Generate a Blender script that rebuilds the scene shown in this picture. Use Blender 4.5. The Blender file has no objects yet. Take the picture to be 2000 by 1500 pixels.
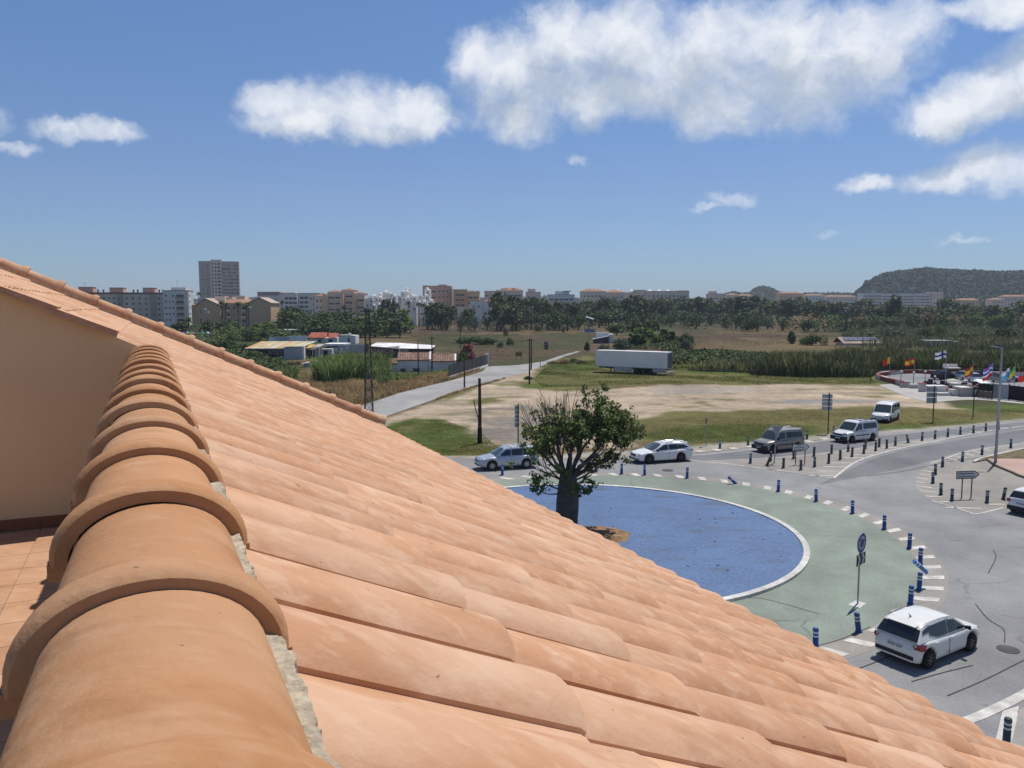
import bpy, math, random
import numpy as np
from mathutils import Vector, Matrix, noise as mnoise

random.seed(11)
RNG = np.random.default_rng(5)
SC = bpy.context.scene
COL = SC.collection
R = math.radians

# ------------------------------------------------------------------ camera
F_PX, CAM_H = 1560.0, 11.8            # focal length in photo pixels, eye height in metres
PITCH = math.atan(150 / F_PX)
cam_data = bpy.data.cameras.new('camera')
cam_data.sensor_width = 36.0
cam_data.lens = F_PX / 2000 * 36
cam_data.clip_start = 0.05
cam_data.clip_end = 20000
cam = bpy.data.objects.new('camera', cam_data)
cam.location = (0, 0, CAM_H)
cam.rotation_euler = (math.pi / 2 - PITCH, 0, 0)
COL.objects.link(cam)
SC.camera = cam

# ------------------------------------------------------------------ sun, sky, exposure
SUN_EL, SUN_AZ = R(66), R(38)
SUN_DIR = Vector((math.cos(SUN_EL) * math.sin(SUN_AZ), math.cos(SUN_EL) * math.cos(SUN_AZ), math.sin(SUN_EL)))
sun_data = bpy.data.lights.new('sun', 'SUN')
sun_data.energy = 4.0
sun_data.angle = R(0.55)
sun_data.color = (1.0, 0.955, 0.89)
sun = bpy.data.objects.new('sun', sun_data)
sun.rotation_euler = (-SUN_DIR).to_track_quat('-Z', 'Y').to_euler()
sun.location = (40, 60, 120)
COL.objects.link(sun)

SC.view_settings.view_transform = 'Standard'
SC.view_settings.look = 'None'
SC.view_settings.gamma = 1.0
SC.view_settings.exposure = 0.14
SC.view_settings.use_curve_mapping = False
SC.render.engine = 'CYCLES'
SC.cycles.use_denoising = True
SC.cycles.max_bounces = 6
SC.cycles.diffuse_bounces = 3
SC.cycles.glossy_bounces = 3
SC.cycles.transparent_max_bounces = 6
SC.cycles.volume_bounces = 0
SC.cycles.sample_clamp_indirect = 6.0


def ray_dir(px, py):
 x = (px - 1000) / F_PX
 y = (750 - py) / F_PX
 return Vector((x, math.cos(PITCH) + y * math.sin(PITCH), -math.sin(PITCH) + y * math.cos(PITCH)))


def G(px, py, z=0.0):
 """the ground point seen at a pixel of the photograph"""
 d = ray_dir(px, py)
 t = (z - CAM_H) / d.z
 return Vector((d.x * t, d.y * t, z))


def AT(px, py, Y):
 """the point seen at a pixel, Y metres ahead"""
 d = ray_dir(px, py)
 t = Y / d.y
 return Vector((d.x * t, Y, CAM_H + d.z * t))


def build_world():
 w = bpy.data.worlds.new('World')
 SC.world = w
 w.use_nodes = True
 w.cycles.sampling_method = 'MANUAL'
 w.cycles.sample_map_resolution = 1024
 nt = w.node_tree
 nt.nodes.clear()
 N, L = nt.nodes.new, nt.links.new
 out = N('ShaderNodeOutputWorld')
 bg = N('ShaderNodeBackground')
 bg.inputs['Strength'].default_value = 0.077
 sky = N('ShaderNodeTexSky')
 sky.sky_type = 'NISHITA'
 sky.sun_disc = False
 sky.sun_elevation = SUN_EL
 sky.sun_rotation = SUN_AZ
 sky.altitude = 0
 sky.air_density = 1.0
 sky.dust_density = 0.15
 sky.ozone_density = 4.0
 # cumulus clouds, laid out in azimuth / elevation of the place
 g = bpy.data.node_groups.new('cloud_cover', 'ShaderNodeTree')
 g.interface.new_socket('Dir', in_out='INPUT', socket_type='NodeSocketVector')
 g.interface.new_socket('Cover', in_out='OUTPUT', socket_type='NodeSocketFloat')
 n, l = g.nodes.new, g.links.new
 gi, go = n('NodeGroupInput'), n('NodeGroupOutput')

 def m(op, a, b=None, c=None):
  k = n('ShaderNodeMath')
  k.operation = op
  for i, v in enumerate((a, b, c)):
   if v is None:
    continue
   if isinstance(v, (int, float)):
    k.inputs[i].default_value = v
   else:
    l(v, k.inputs[i])
  return k.outputs[0]
 sep = n('ShaderNodeSeparateXYZ')
 l(gi.outputs[0], sep.inputs[0])
 az = m('ARCTAN2', sep.outputs[0], sep.outputs[1])
 el = m('ARCSINE', sep.outputs[2])
 comb = n('ShaderNodeCombineXYZ')
 l(az, comb.inputs[0])
 l(el, comb.inputs[1])
 # ragged warp of the outlines
 wn = n('ShaderNodeTexNoise')
 wn.inputs['Scale'].default_value = 14
 wn.inputs['Detail'].default_value = 8
 wn.inputs['Roughness'].default_value = 0.66
 l(comb.outputs[0], wn.inputs['Vector'])
 sub = n('ShaderNodeVectorMath')
 sub.operation = 'SUBTRACT'
 l(wn.outputs['Color'], sub.inputs[0])
 sub.inputs[1].default_value = (0.5, 0.5, 0.5)
 sc = n('ShaderNodeVectorMath')
 sc.operation = 'MULTIPLY_ADD'
 l(sub.outputs[0], sc.inputs[0])
 sc.inputs[1].default_value = (0.075, 0.058, 0)
 l(comb.outputs[0], sc.inputs[2])
 P = sc.outputs[0]
 blobs = [(1010, 150, 130, 95), (1110, 95, 120, 90), (1240, 75, 120, 85), (1400, 110, 150, 95), (1530, 120, 150, 110),
             (1660, 110, 130, 100), (1750, 60, 80, 60), (1020, 230, 75, 55), (1400, 215, 100, 55), (1560, 200, 110, 60), (1200, 185, 190, 55), (930, 120, 60, 60),
             (545, 195, 70, 42), (690, 210, 150, 55), (810, 215, 90, 55), (590, 240, 120, 30), (740, 250, 100, 28),
             (120, 255, 60, 24, 0.25), (200, 252, 75, 26, 0.2), (25, 285, 55, 18, 0.55),
             (1850, 225, 90, 38), (1930, 185, 95, 48), (2010, 150, 90, 70),
             (1850, 345, 90, 25), (1950, 325, 90, 40), (2040, 320, 90, 45), (1700, 352, 55, 22, 0.35),
             (1435, 390, 70, 18, 0.4), (1380, 408, 45, 10, 0.6), (1900, 20, 80, 22, 0.3), (1975, 5, 80, 38), (1130, 310, 40, 12, 0.75), (1612, 462, 40, 10, 0.85), (1880, 460, 60, 10, 0.85), (600, -8, 90, 14, 0.6),
             (2250, 120, 190, 90), (2500, 260, 230, 60), (-330, 190, 210, 55), (-700, 320, 160, 36), (2900, 60, 240, 120), (640, -190, 240, 60), (1500, -260, 300, 80)]
 far = None
 for (px, py, rx, ry, *thin) in blobs:
  d = ray_dir(px, py).normalized()
  a0, e0 = math.atan2(d.x, d.y), math.asin(d.z)
  k = math.cos(e0) * 1.04
  s = n('ShaderNodeVectorMath')
  s.operation = 'SUBTRACT'
  l(P, s.inputs[0])
  s.inputs[1].default_value = (a0, e0, 0)
  q = n('ShaderNodeVectorMath')
  q.operation = 'MULTIPLY'
  l(s.outputs[0], q.inputs[0])
  sq = math.cos(a0 * 0.5)
  q.inputs[1].default_value = (F_PX / rx * k, F_PX / ry, 0)
  dd = n('ShaderNodeVectorMath')
  dd.operation = 'DOT_PRODUCT'
  l(q.outputs[0], dd.inputs[0])
  l(q.outputs[0], dd.inputs[1])
  v = dd.outputs['Value']
  if thin:
   v = m('ADD', v, thin[0])
  if far is None:
   far = v
  else:
   k2 = n('ShaderNodeMath')
   k2.operation = 'SMOOTH_MIN'
   l(far, k2.inputs[0])
   l(v, k2.inputs[1])
   k2.inputs[2].default_value = 0.35
   far = k2.outputs[0]
 fb = n('ShaderNodeTexNoise')
 fb.inputs['Scale'].default_value = 17
 fb.inputs['Detail'].default_value = 8
 fb.inputs['Roughness'].default_value = 0.6
 l(P, fb.inputs['Vector'])
 core = m('SUBTRACT', 1.0, m('MINIMUM', far, 2.5))
 tot = m('ADD', core, m('MULTIPLY', m('SUBTRACT', fb.outputs['Fac'], 0.5), 2.3))
 l(tot, go.inputs[0])

 tc = N('ShaderNodeTexCoord')
 c1 = N('ShaderNodeGroup')
 c1.node_tree = g
 L(tc.outputs['Generated'], c1.inputs[0])
 off = N('ShaderNodeVectorMath')
 off.operation = 'ADD'
 L(tc.outputs['Generated'], off.inputs[0])
 off.inputs[1].default_value = (0.012, 0.0, 0.042)
 c2 = N('ShaderNodeGroup')
 c2.node_tree = g
 L(off.outputs[0], c2.inputs[0])
 ss = N('ShaderNodeMapRange')
 ss.interpolation_type = 'SMOOTHSTEP'
 ss.inputs['From Min'].default_value = -0.36
 ss.inputs['From Max'].default_value = 1.35
 L(c1.outputs[0], ss.inputs['Value'])
 sh = N('ShaderNodeMapRange')
 sh.interpolation_type = 'SMOOTHSTEP'
 sh.inputs['From Min'].default_value = 0.1
 sh.inputs['From Max'].default_value = 1.2
 L(c2.outputs[0], sh.inputs['Value'])
 cc = N('ShaderNodeMix')
 cc.data_type = 'RGBA'
 L(sh.outputs[0], cc.inputs['Factor'])
 cc.inputs['A'].default_value = (10.6, 10.9, 11.4, 1)
 cc.inputs['B'].default_value = (6.0, 6.8, 7.9, 1)
 fac = N('ShaderNodeMath')
 fac.operation = 'MULTIPLY'
 L(ss.outputs[0], fac.inputs[0])
 fac.inputs[1].default_value = 0.97
 # the sky's own colour, a little deeper than the model gives it
 tint = N('ShaderNodeMix')
 tint.data_type = 'RGBA'
 tint.blend_type = 'MULTIPLY'
 tint.inputs['Factor'].default_value = 1.0
 L(sky.outputs[0], tint.inputs['A'])
 sepz = N('ShaderNodeSeparateXYZ')
 L(tc.outputs['Generated'], sepz.inputs[0])
 ramp = N('ShaderNodeValToRGB')
 e = ramp.color_ramp.elements
 e[0].position, e[0].color = 0.0, (0.58, 0.74, 1.06, 1)
 e[1].position, e[1].color = 0.33, (0.88, 1.02, 1.20, 1)
 for pos, c in ((0.05, (0.66, 0.80, 1.06, 1)), (0.13, (0.82, 0.86, 1.06, 1)), (0.7, (0.9, 1.0, 1.14, 1))):
  k = e.new(pos)
  k.color = c
 L(sepz.outputs[2], ramp.inputs[0])
 L(ramp.outputs[0], tint.inputs['B'])
 mx = N('ShaderNodeMix')
 mx.data_type = 'RGBA'
 L(fac.outputs[0], mx.inputs['Factor'])
 L(tint.outputs['Result'], mx.inputs['A'])
 L(cc.outputs['Result'], mx.inputs['B'])
 L(mx.outputs['Result'], bg.inputs['Color'])
 L(bg.outputs[0], out.inputs['Surface'])


build_world()

# ------------------------------------------------------------------ helpers
MATS = {}


def mat(name, c1, c2=None, scale=3.0, rough=0.8, bump=0.0, bscale=None, spec=0.3, metal=0.0, big=0.25, bigscale=0.4,
  rnd=0.0, detail=5, island=0.0, trans=0.0, coat=0.0, up=0.0):
 """procedural surface: two tones broken up by fine noise, a broad uneven wear, optional relief and per-object variation"""
 if name in MATS:
  return MATS[name]
 m = bpy.data.materials.new(name)
 m.use_nodes = True
 nt = m.node_tree
 N, L = nt.nodes.new, nt.links.new
 b = nt.nodes['Principled BSDF']
 c2 = c2 or tuple(v * 0.82 for v in c1)
 geo = N('ShaderNodeNewGeometry')
 ns = N('ShaderNodeTexNoise')
 ns.inputs['Scale'].default_value = scale
 ns.inputs['Detail'].default_value = detail
 ns.inputs['Roughness'].default_value = 0.62
 L(geo.outputs['Position'], ns.inputs['Vector'])
 r1 = N('ShaderNodeMapRange')
 r1.inputs['From Min'].default_value = 0.32
 r1.inputs['From Max'].default_value = 0.68
 L(ns.outputs['Fac'], r1.inputs['Value'])
 mx = N('ShaderNodeMix')
 mx.data_type = 'RGBA'
 L(r1.outputs[0], mx.inputs['Factor'])
 mx.inputs['A'].default_value = (*c2, 1)
 mx.inputs['B'].default_value = (*c1, 1)
 col = mx.outputs['Result']

 def times(col, val):
  k = N('ShaderNodeMix')
  k.data_type = 'RGBA'
  k.blend_type = 'MULTIPLY'
  k.inputs['Factor'].default_value = 1
  L(col, k.inputs['A'])
  L(val, k.inputs['B'])
  return k.outputs['Result']

 def rng(val, lo, hi, a=0.0, bb=1.0):
  k = N('ShaderNodeMapRange')
  k.inputs['From Min'].default_value = a
  k.inputs['From Max'].default_value = bb
  k.inputs['To Min'].default_value = lo
  k.inputs['To Max'].default_value = hi
  L(val, k.inputs['Value'])
  return k.outputs[0]
 if big:
  n2 = N('ShaderNodeTexNoise')
  n2.inputs['Scale'].default_value = bigscale
  n2.inputs['Detail'].default_value = 3
  L(geo.outputs['Position'], n2.inputs['Vector'])
  col = times(col, rng(n2.outputs['Fac'], 1 - big, 1 + big, 0.25, 0.75))
 if rnd:
  oi = N('ShaderNodeObjectInfo')
  col = times(col, rng(oi.outputs['Random'], 1 - rnd, 1 + rnd))
 if island:
  col = times(col, rng(geo.outputs['Random Per Island'], 1 - island, 1 + island))
 L(col, b.inputs['Base Color'])
 b.inputs['Roughness'].default_value = rough
 b.inputs['Metallic'].default_value = metal
 b.inputs['Specular IOR Level'].default_value = spec
 if coat:
  b.inputs['Coat Weight'].default_value = coat
  b.inputs['Coat Roughness'].default_value = 0.06
 if bump:
  nb = N('ShaderNodeTexNoise')
  nb.inputs['Scale'].default_value = bscale or scale * 4
  nb.inputs['Detail'].default_value = 4
  L(geo.outputs['Position'], nb.inputs['Vector'])
  bp = N('ShaderNodeBump')
  bp.inputs['Strength'].default_value = 1.0
  bp.inputs['Distance'].default_value = bump
  L(nb.outputs['Fac'], bp.inputs['Height'])
  L(bp.outputs[0], b.inputs['Normal'])
 if up:
  # leaves of a mass are lit as a mass: lean the shading normal towards the sky
  va = N('ShaderNodeVectorMath')
  va.operation = 'MULTIPLY_ADD'
  L(geo.outputs['Normal'], va.inputs[0])
  va.inputs[1].default_value = (1 - up,) * 3
  va.inputs[2].default_value = (0, 0, up)
  vn = N('ShaderNodeVectorMath')
  vn.operation = 'NORMALIZE'
  L(va.outputs[0], vn.inputs[0])
  L(vn.outputs[0], b.inputs['Normal'])
 if trans:
  tr = N('ShaderNodeBsdfTranslucent')
  L(col, tr.inputs['Color'])
  ms = N('ShaderNodeMixShader')
  ms.inputs[0].default_value = trans
  L(b.outputs[0], ms.inputs[1])
  L(tr.outputs[0], ms.inputs[2])
  L(ms.outputs[0], nt.nodes['Material Output'].inputs['Surface'])
 MATS[name] = m
 return m


def tag(o, label=None, cat=None, group=None, kind=None):
 if label:
  o['label'] = label
 if cat:
  o['category'] = cat
 if group:
  o['group'] = group
 if kind:
  o['kind'] = kind
 return o


def empty(name, loc=(0, 0, 0), rz=0.0):
 o = bpy.data.objects.new(name, None)
 o.location = loc
 o.rotation_euler = (0, 0, rz)
 o.empty_display_size = 0.2
 COL.objects.link(o)
 return o


def link(name, me, parent=None, loc=(0, 0, 0), rot=(0, 0, 0), scale=None):
 o = bpy.data.objects.new(name, me)
 o.location = loc
 o.rotation_euler = rot
 if scale is not None:
  o.scale = scale if hasattr(scale, '__len__') else (scale,) * 3
 if parent is not None:
  o.parent = parent
 COL.objects.link(o)
 return o


def copy_tree(o, parent=None):
 """a thing with its parts and their sub-parts, sharing mesh data"""
 c = o.copy()
 COL.objects.link(c)
 c.parent = parent
 for ch in list(o.children):
  copy_tree(ch, c)
 return c


class MB:
 """collects simple shapes into one mesh"""

 def __init__(s):
  s.v, s.f, s.mi, s.sm = [], [], [], []

 def add(s, vs, fs, mi=0, smooth=False):
  k = len(s.v)
  s.v.extend(tuple(p) for p in vs)
  for f in fs:
   s.f.append(tuple(i + k for i in f))
   s.mi.append(mi)
   s.sm.append(smooth)
  return s

 def box(s, x0, x1, y0, y1, z0, z1, mi=0, rz=0.0, c=(0, 0)):
  vs = [(x, y, z) for z in (z0, z1) for (x, y) in ((x0, y0), (x1, y0), (x1, y1), (x0, y1))]
  if rz:
   cs, sn = math.cos(rz), math.sin(rz)
   vs = [(c[0] + (x - c[0]) * cs - (y - c[1]) * sn, c[1] + (x - c[0]) * sn + (y - c[1]) * cs, z) for x, y, z in vs]
  return s.add(vs, [(3, 2, 1, 0), (4, 5, 6, 7), (0, 1, 5, 4), (1, 2, 6, 5), (2, 3, 7, 6), (3, 0, 4, 7)], mi)

 def bar(s, a, b, w, mi=0, h=None):
  """square bar from a to b"""
  a, b = Vector(a), Vector(b)
  d = (b - a).normalized()
  up = Vector((0, 0, 1)) if abs(d.z) < 0.95 else Vector((1, 0, 0))
  u = d.cross(up).normalized()
  v = u.cross(d).normalized()
  h = h or w
  vs = []
  for p in (a, b):
   for (i, j) in ((-1, -1), (1, -1), (1, 1), (-1, 1)):
    vs.append(p + u * (i * w / 2) + v * (j * h / 2))
  return s.add(vs, [(0, 1, 2, 3), (7, 6, 5, 4), (0, 4, 5, 1), (1, 5, 6, 2), (2, 6, 7, 3), (3, 7, 4, 0)], mi)

 def tube(s, pts, rad, n=8, mi=0, cap=True, smooth=True):
  """round tube through points; rad a number or one per point"""
  pts = [Vector(p) for p in pts]
  if not hasattr(rad, '__len__'):
   rad = [rad] * len(pts)
  vs, fs = [], []
  u = None
  for i, p in enumerate(pts):
   d = (pts[min(i + 1, len(pts) - 1)] - pts[max(i - 1, 0)]).normalized()
   if u is None:
    u = d.orthogonal().normalized()
   else:
    u = (u - d * u.dot(d)).normalized()
   w = d.cross(u)
   for k in range(n):
    a = 2 * math.pi * k / n
    vs.append(p + (u * math.cos(a) + w * math.sin(a)) * rad[i])
  for i in range(len(pts) - 1):
   for k in range(n):
    fs.append((i * n + k, i * n + (k + 1) % n, (i + 1) * n + (k + 1) % n, (i + 1) * n + k))
  s.add(vs, fs, mi, smooth)
  if cap:
   s.add(vs[:n], [tuple(range(n))[::-1]], mi)
   s.add(vs[-n:], [tuple(range(n))], mi)
  return s

 def lathe(s, prof, n=16, c=(0, 0, 0), mi=0, smooth=True):
  """profile of (radius, z) turned about a vertical axis"""
  vs, fs = [], []
  for (r, z) in prof:
   for k in range(n):
    a = 2 * math.pi * k / n
    vs.append((c[0] + r * math.cos(a), c[1] + r * math.sin(a), c[2] + z))
  for i in range(len(prof) - 1):
   for k in range(n):
    fs.append((i * n + k, i * n + (k + 1) % n, (i + 1) * n + (k + 1) % n, (i + 1) * n + k))
  return s.add(vs, fs, mi, smooth)

 def prism(s, poly, z0, z1, mi=0, top=True, bottom=True):
  n = len(poly)
  vs = [(p[0], p[1], z0) for p in poly] + [(p[0], p[1], z1) for p in poly]
  fs = [(i, (i + 1) % n, n + (i + 1) % n, n + i) for i in range(n)]
  if bottom:
   fs.append(tuple(range(n))[::-1])
  if top:
   fs.append(tuple(range(n, 2 * n)))
  return s.add(vs, fs, mi)

 def extrude(s, poly3, off, mi=0):
  """a flat outline of 3-D points given thickness along off"""
  n = len(poly3)
  off = Vector(off)
  vs = [Vector(p) for p in poly3] + [Vector(p) + off for p in poly3]
  fs = [(i, (i + 1) % n, n + (i + 1) % n, n + i) for i in range(n)]
  fs += [tuple(range(n))[::-1], tuple(range(n, 2 * n))]
  return s.add(vs, fs, mi)

 def mesh(s, name, mats):
  me = bpy.data.meshes.new(name)
  me.from_pydata(s.v, [], s.f)
  for m in (mats if isinstance(mats, (list, tuple)) else [mats]):
   me.materials.append(m)
  me.polygons.foreach_set('material_index', s.mi)
  me.polygons.foreach_set('use_smooth', s.sm)
  me.update()
  return me

 def build(s, name, mats, parent=None, loc=(0, 0, 0), rot=(0, 0, 0)):
  return link(name, s.mesh(name, mats), parent, loc, rot)


def np_mesh(name, verts, faces, material, attr=None):
 """many equal faces at once; faces an (n,k) array"""
 me = bpy.data.meshes.new(name)
 verts = np.asarray(verts, np.float32)
 faces = np.asarray(faces, np.int32)
 k = faces.shape[1]
 me.vertices.add(len(verts))
 me.vertices.foreach_set('co', verts.ravel())
 me.loops.add(faces.size)
 me.loops.foreach_set('vertex_index', faces.ravel())
 me.polygons.add(len(faces))
 me.polygons.foreach_set('loop_start', np.arange(0, faces.size, k, dtype=np.int32))
 me.polygons.foreach_set('loop_total', np.full(len(faces), k, np.int32))
 me.materials.append(material)
 if attr is not None:
  ca = me.color_attributes.new('tint', 'FLOAT_COLOR', 'POINT')
  ca.data.foreach_set('color', np.asarray(attr, np.float32).ravel())
 me.update()
 me.validate()
 return me


def fbm2(x, y, seed=0, octaves=4):
 """cheap 2-D value noise on arrays, about -1..1"""
 out = np.zeros_like(x)
 amp, tot = 1.0, 0.0
 for o in range(octaves):
  xi, yi = np.floor(x).astype(np.int64), np.floor(y).astype(np.int64)
  fx, fy = x - xi, y - yi
  fx, fy = fx * fx * (3 - 2 * fx), fy * fy * (3 - 2 * fy)

  def h(a, b):
   n = (a * 374761393 + b * 668265263 + (seed + o) * 974634541) & 0xffffffff
   n = ((n ^ (n >> 13)) * 1274126177) & 0xffffffff
   return ((n ^ (n >> 16)) & 0xffff) / 32767.5 - 1
  v = (h(xi, yi) * (1 - fx) + h(xi + 1, yi) * fx) * (1 - fy) + (h(xi, yi + 1) * (1 - fx) + h(xi + 1, yi + 1) * fx) * fy
  out += v * amp
  tot += amp
  amp *= 0.5
  x, y = x * 2.03 + 17.1, y * 2.03 - 9.7
 return out / tot * 1.5


def inside(poly, x, y):
 """points in polygon, on arrays"""
 r = np.zeros(x.shape, bool)
 n = len(poly)
 for i in range(n):
  x0, y0 = poly[i][0], poly[i][1]
  x1, y1 = poly[(i + 1) % n][0], poly[(i + 1) % n][1]
  if y0 == y1:
   continue
  c = ((y0 > y) != (y1 > y)) & (x < (x1 - x0) * (y - y0) / (y1 - y0) + x0)
  r ^= c
 return r


def GP(pts):
 return [tuple(G(*p))[:2] for p in pts]


def text_obj(name, body, size, m, parent, loc, rot, depth=0.01, align='CENTER'):
 cu = bpy.data.curves.new(name, 'FONT')
 cu.body = body
 cu.size = size
 cu.extrude = depth
 cu.align_x = align
 cu.align_y = 'CENTER'
 cu.materials.append(m)
 tmp = bpy.data.objects.new(name, cu)
 COL.objects.link(tmp)
 bpy.context.view_layer.update()
 me = bpy.data.meshes.new_from_object(tmp)
 bpy.data.objects.remove(tmp)
 o = bpy.data.objects.new(name, me)
 o.location = loc
 o.rotation_euler = rot
 o.parent = parent
 COL.objects.link(o)
 return o


ORD = ['first', 'second', 'third', 'fourth', 'fifth', 'sixth', 'seventh', 'eighth', 'ninth', 'tenth', 'eleventh', 'twelfth',
       'thirteenth', 'fourteenth', 'fifteenth', 'sixteenth', 'seventeenth', 'eighteenth', 'nineteenth', 'twentieth']


def nth(i):
 if i < 20:
  return ORD[i]
 t = ['twenty', 'thirty', 'forty', 'fifty', 'sixty', 'seventy', 'eighty'][(i + 1) // 10 - 2]
 u = (i + 1) % 10
 return t + '-' + ORD[u - 1] if u else {'twenty': 'twentieth', 'thirty': 'thirtieth', 'forty': 'fortieth', 'fifty': 'fiftieth', 'sixty': 'sixtieth', 'seventy': 'seventieth', 'eighty': 'eightieth'}[t]

# ------------------------------------------------------------------ ground sheet
C_SAND = (0.375, 0.295, 0.21)
C_SANDD = (0.205, 0.175, 0.145)
C_GREEN = (0.075, 0.098, 0.022)
C_OLIVE = (0.135, 0.125, 0.045)
C_DRY = (0.13, 0.095, 0.048)
C_FIELD = (0.088, 0.064, 0.038)
C_FIELDG = (0.062, 0.064, 0.028)
C_DARKG = (0.05, 0.062, 0.022)
C_GREY = (0.24, 0.225, 0.205)
C_PAD = (0.36, 0.34, 0.31)

GROUND_ZONES = [
 # (outline in photo pixels, colour, ragged edge in metres)
 ([(560, 615), (2000, 612), (3200, 612), (3200, 606), (-600, 606), (-600, 615)], C_DARKG, 20),
 ([(-900, 660), (560, 640), (700, 660), (560, 700), (-900, 760)], C_DARKG, 5),
 ([(740, 628), (1140, 625), (1180, 650), (1160, 690), (1090, 695), (950, 712), (800, 660)], C_FIELD, 6),
 ([(830, 655), (1010, 652), (1000, 672), (860, 690)], C_FIELDG, 6),
 ([(1000, 640), (1180, 632), (1190, 648), (1040, 652)], C_DRY, 6),
 ([(1260, 640), (1900, 622), (1700, 655), (1330, 672)], C_FIELD, 8),
 ([(1290, 632), (1500, 628), (1480, 636), (1300, 640)], C_FIELDG, 6),
 ([(1380, 648), (1700, 636), (1660, 642), (1420, 654)], C_DRY, 6),
 ([(1620, 640), (2400, 628), (2500, 700), (1700, 690)], C_FIELDG, 8),
 ([(1140, 676), (1330, 678), (1300, 690), (1140, 690)], (0.11, 0.072, 0.05), 3),
 ([(1080, 700), (1140, 694), (1180, 720), (1330, 728), (1500, 730), (1720, 735), (1715, 752), (1500, 752), (1330, 750), (1050, 756)], C_OLIVE, 2.5),
 ([(1090, 705), (1170, 705), (1170, 722), (1120, 728), (1080, 722)], C_GREEN, 2),
 ([(1310, 712), (1500, 716), (1480, 730), (1320, 728)], C_GREEN, 2),
 # dry grass between the reeds and the lane
 ([(300, 700), (560, 722), (600, 735), (760, 735), (890, 722), (952, 714), (885, 741), (787, 765), (700, 795), (640, 830), (300, 820)], C_DRY, 1.2),
 ([(560, 700), (600, 715), (580, 740), (520, 725)], C_FIELDG, 1.5),
 # the sandy lot
 ([(680, 850), (735, 818), (800, 795), (907, 757), (980, 738), (1025, 728), (1060, 716), (1050, 735), (1010, 745), (1030, 760), (1120, 764),
      (1300, 752), (1500, 752), (1720, 752), (1800, 772), (1900, 800), (1760, 802), (1560, 806), (1330, 820), (1240, 850), (1230, 880), (1000, 872), (930, 852), (900, 838), (860, 818), (800, 822), (735, 842)], C_SAND, 1.6),
 ([(1020, 742), (1090, 735), (1200, 742), (1200, 756), (1120, 764), (1030, 760)], C_OLIVE, 1.5),
 ([(1010, 752), (1070, 748), (1075, 757), (1020, 759)], C_GREEN, 1.2),
 ([(1250, 822), (1330, 805), (1560, 797), (1760, 793), (1860, 800), (2050, 800), (2050, 825), (1830, 836), (1600, 851), (1475, 871), (1400, 874), (1300, 868), (1240, 852)], C_OLIVE, 1.2),
 ([(1255, 850), (1330, 832), (1480, 828), (1600, 832), (1560, 850), (1480, 862), (1330, 866)], C_GREEN, 1.4),
 ([(1640, 836), (1700, 826), (1850, 822), (1930, 826), (1800, 838), (1650, 846)], C_GREEN, 1.2),
 ([(1860, 795), (2050, 790), (2050, 803), (1930, 808)], C_GREEN, 1.2),
 ([(930, 800), (1050, 788), (1090, 830), (1050, 858), (985, 853), (940, 838)], C_SANDD, 2.0),
 ([(1180, 850), (1260, 838), (1240, 868), (1170, 866)], C_SANDD, 1.2),
 ([(1270, 758), (1500, 758), (1480, 770), (1310, 772)], (0.33, 0.285, 0.23), 2.0),
 ([(1530, 781), (1690, 780), (1730, 785), (1660, 789), (1540, 788)], C_GREY, 0.7),
 ([(700, 855), (760, 828), (810, 814), (860, 816), (905, 834), (945, 850), (960, 866), (1030, 876), (1080, 880), (1060, 893), (850, 893), (780, 893)], C_GREEN, 0.9),
 ([(780, 838), (830, 820), (850, 822), (800, 846)], C_OLIVE, 0.8),
 ([(880, 876), (960, 868), (1040, 878), (1050, 893), (900, 893)], C_OLIVE, 0.8),
 ([(850, 787), (907, 757), (930, 752), (930, 760), (890, 776)], C_OLIVE, 0.7),
 ([(905, 782), (960, 775), (990, 783), (930, 790)], C_OLIVE, 0.8),
 ([(730, 818), (820, 789), (907, 759), (980, 738), (975, 741), (905, 763), (820, 793), (740, 822)], C_DRY, 0.4),
 ([(1340, 873), (1480, 862), (1600, 848), (1830, 834), (2050, 815), (2050, 822), (1830, 842), (1600, 858), (1480, 873), (1345, 886)], (0.33, 0.295, 0.25), 0.3),
 ([(820, 889), (940, 891), (1050, 893), (1150, 884), (1245, 882), (1345, 880), (1345, 890), (1150, 897), (820, 897)], (0.33, 0.295, 0.25), 0.4),
]


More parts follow.
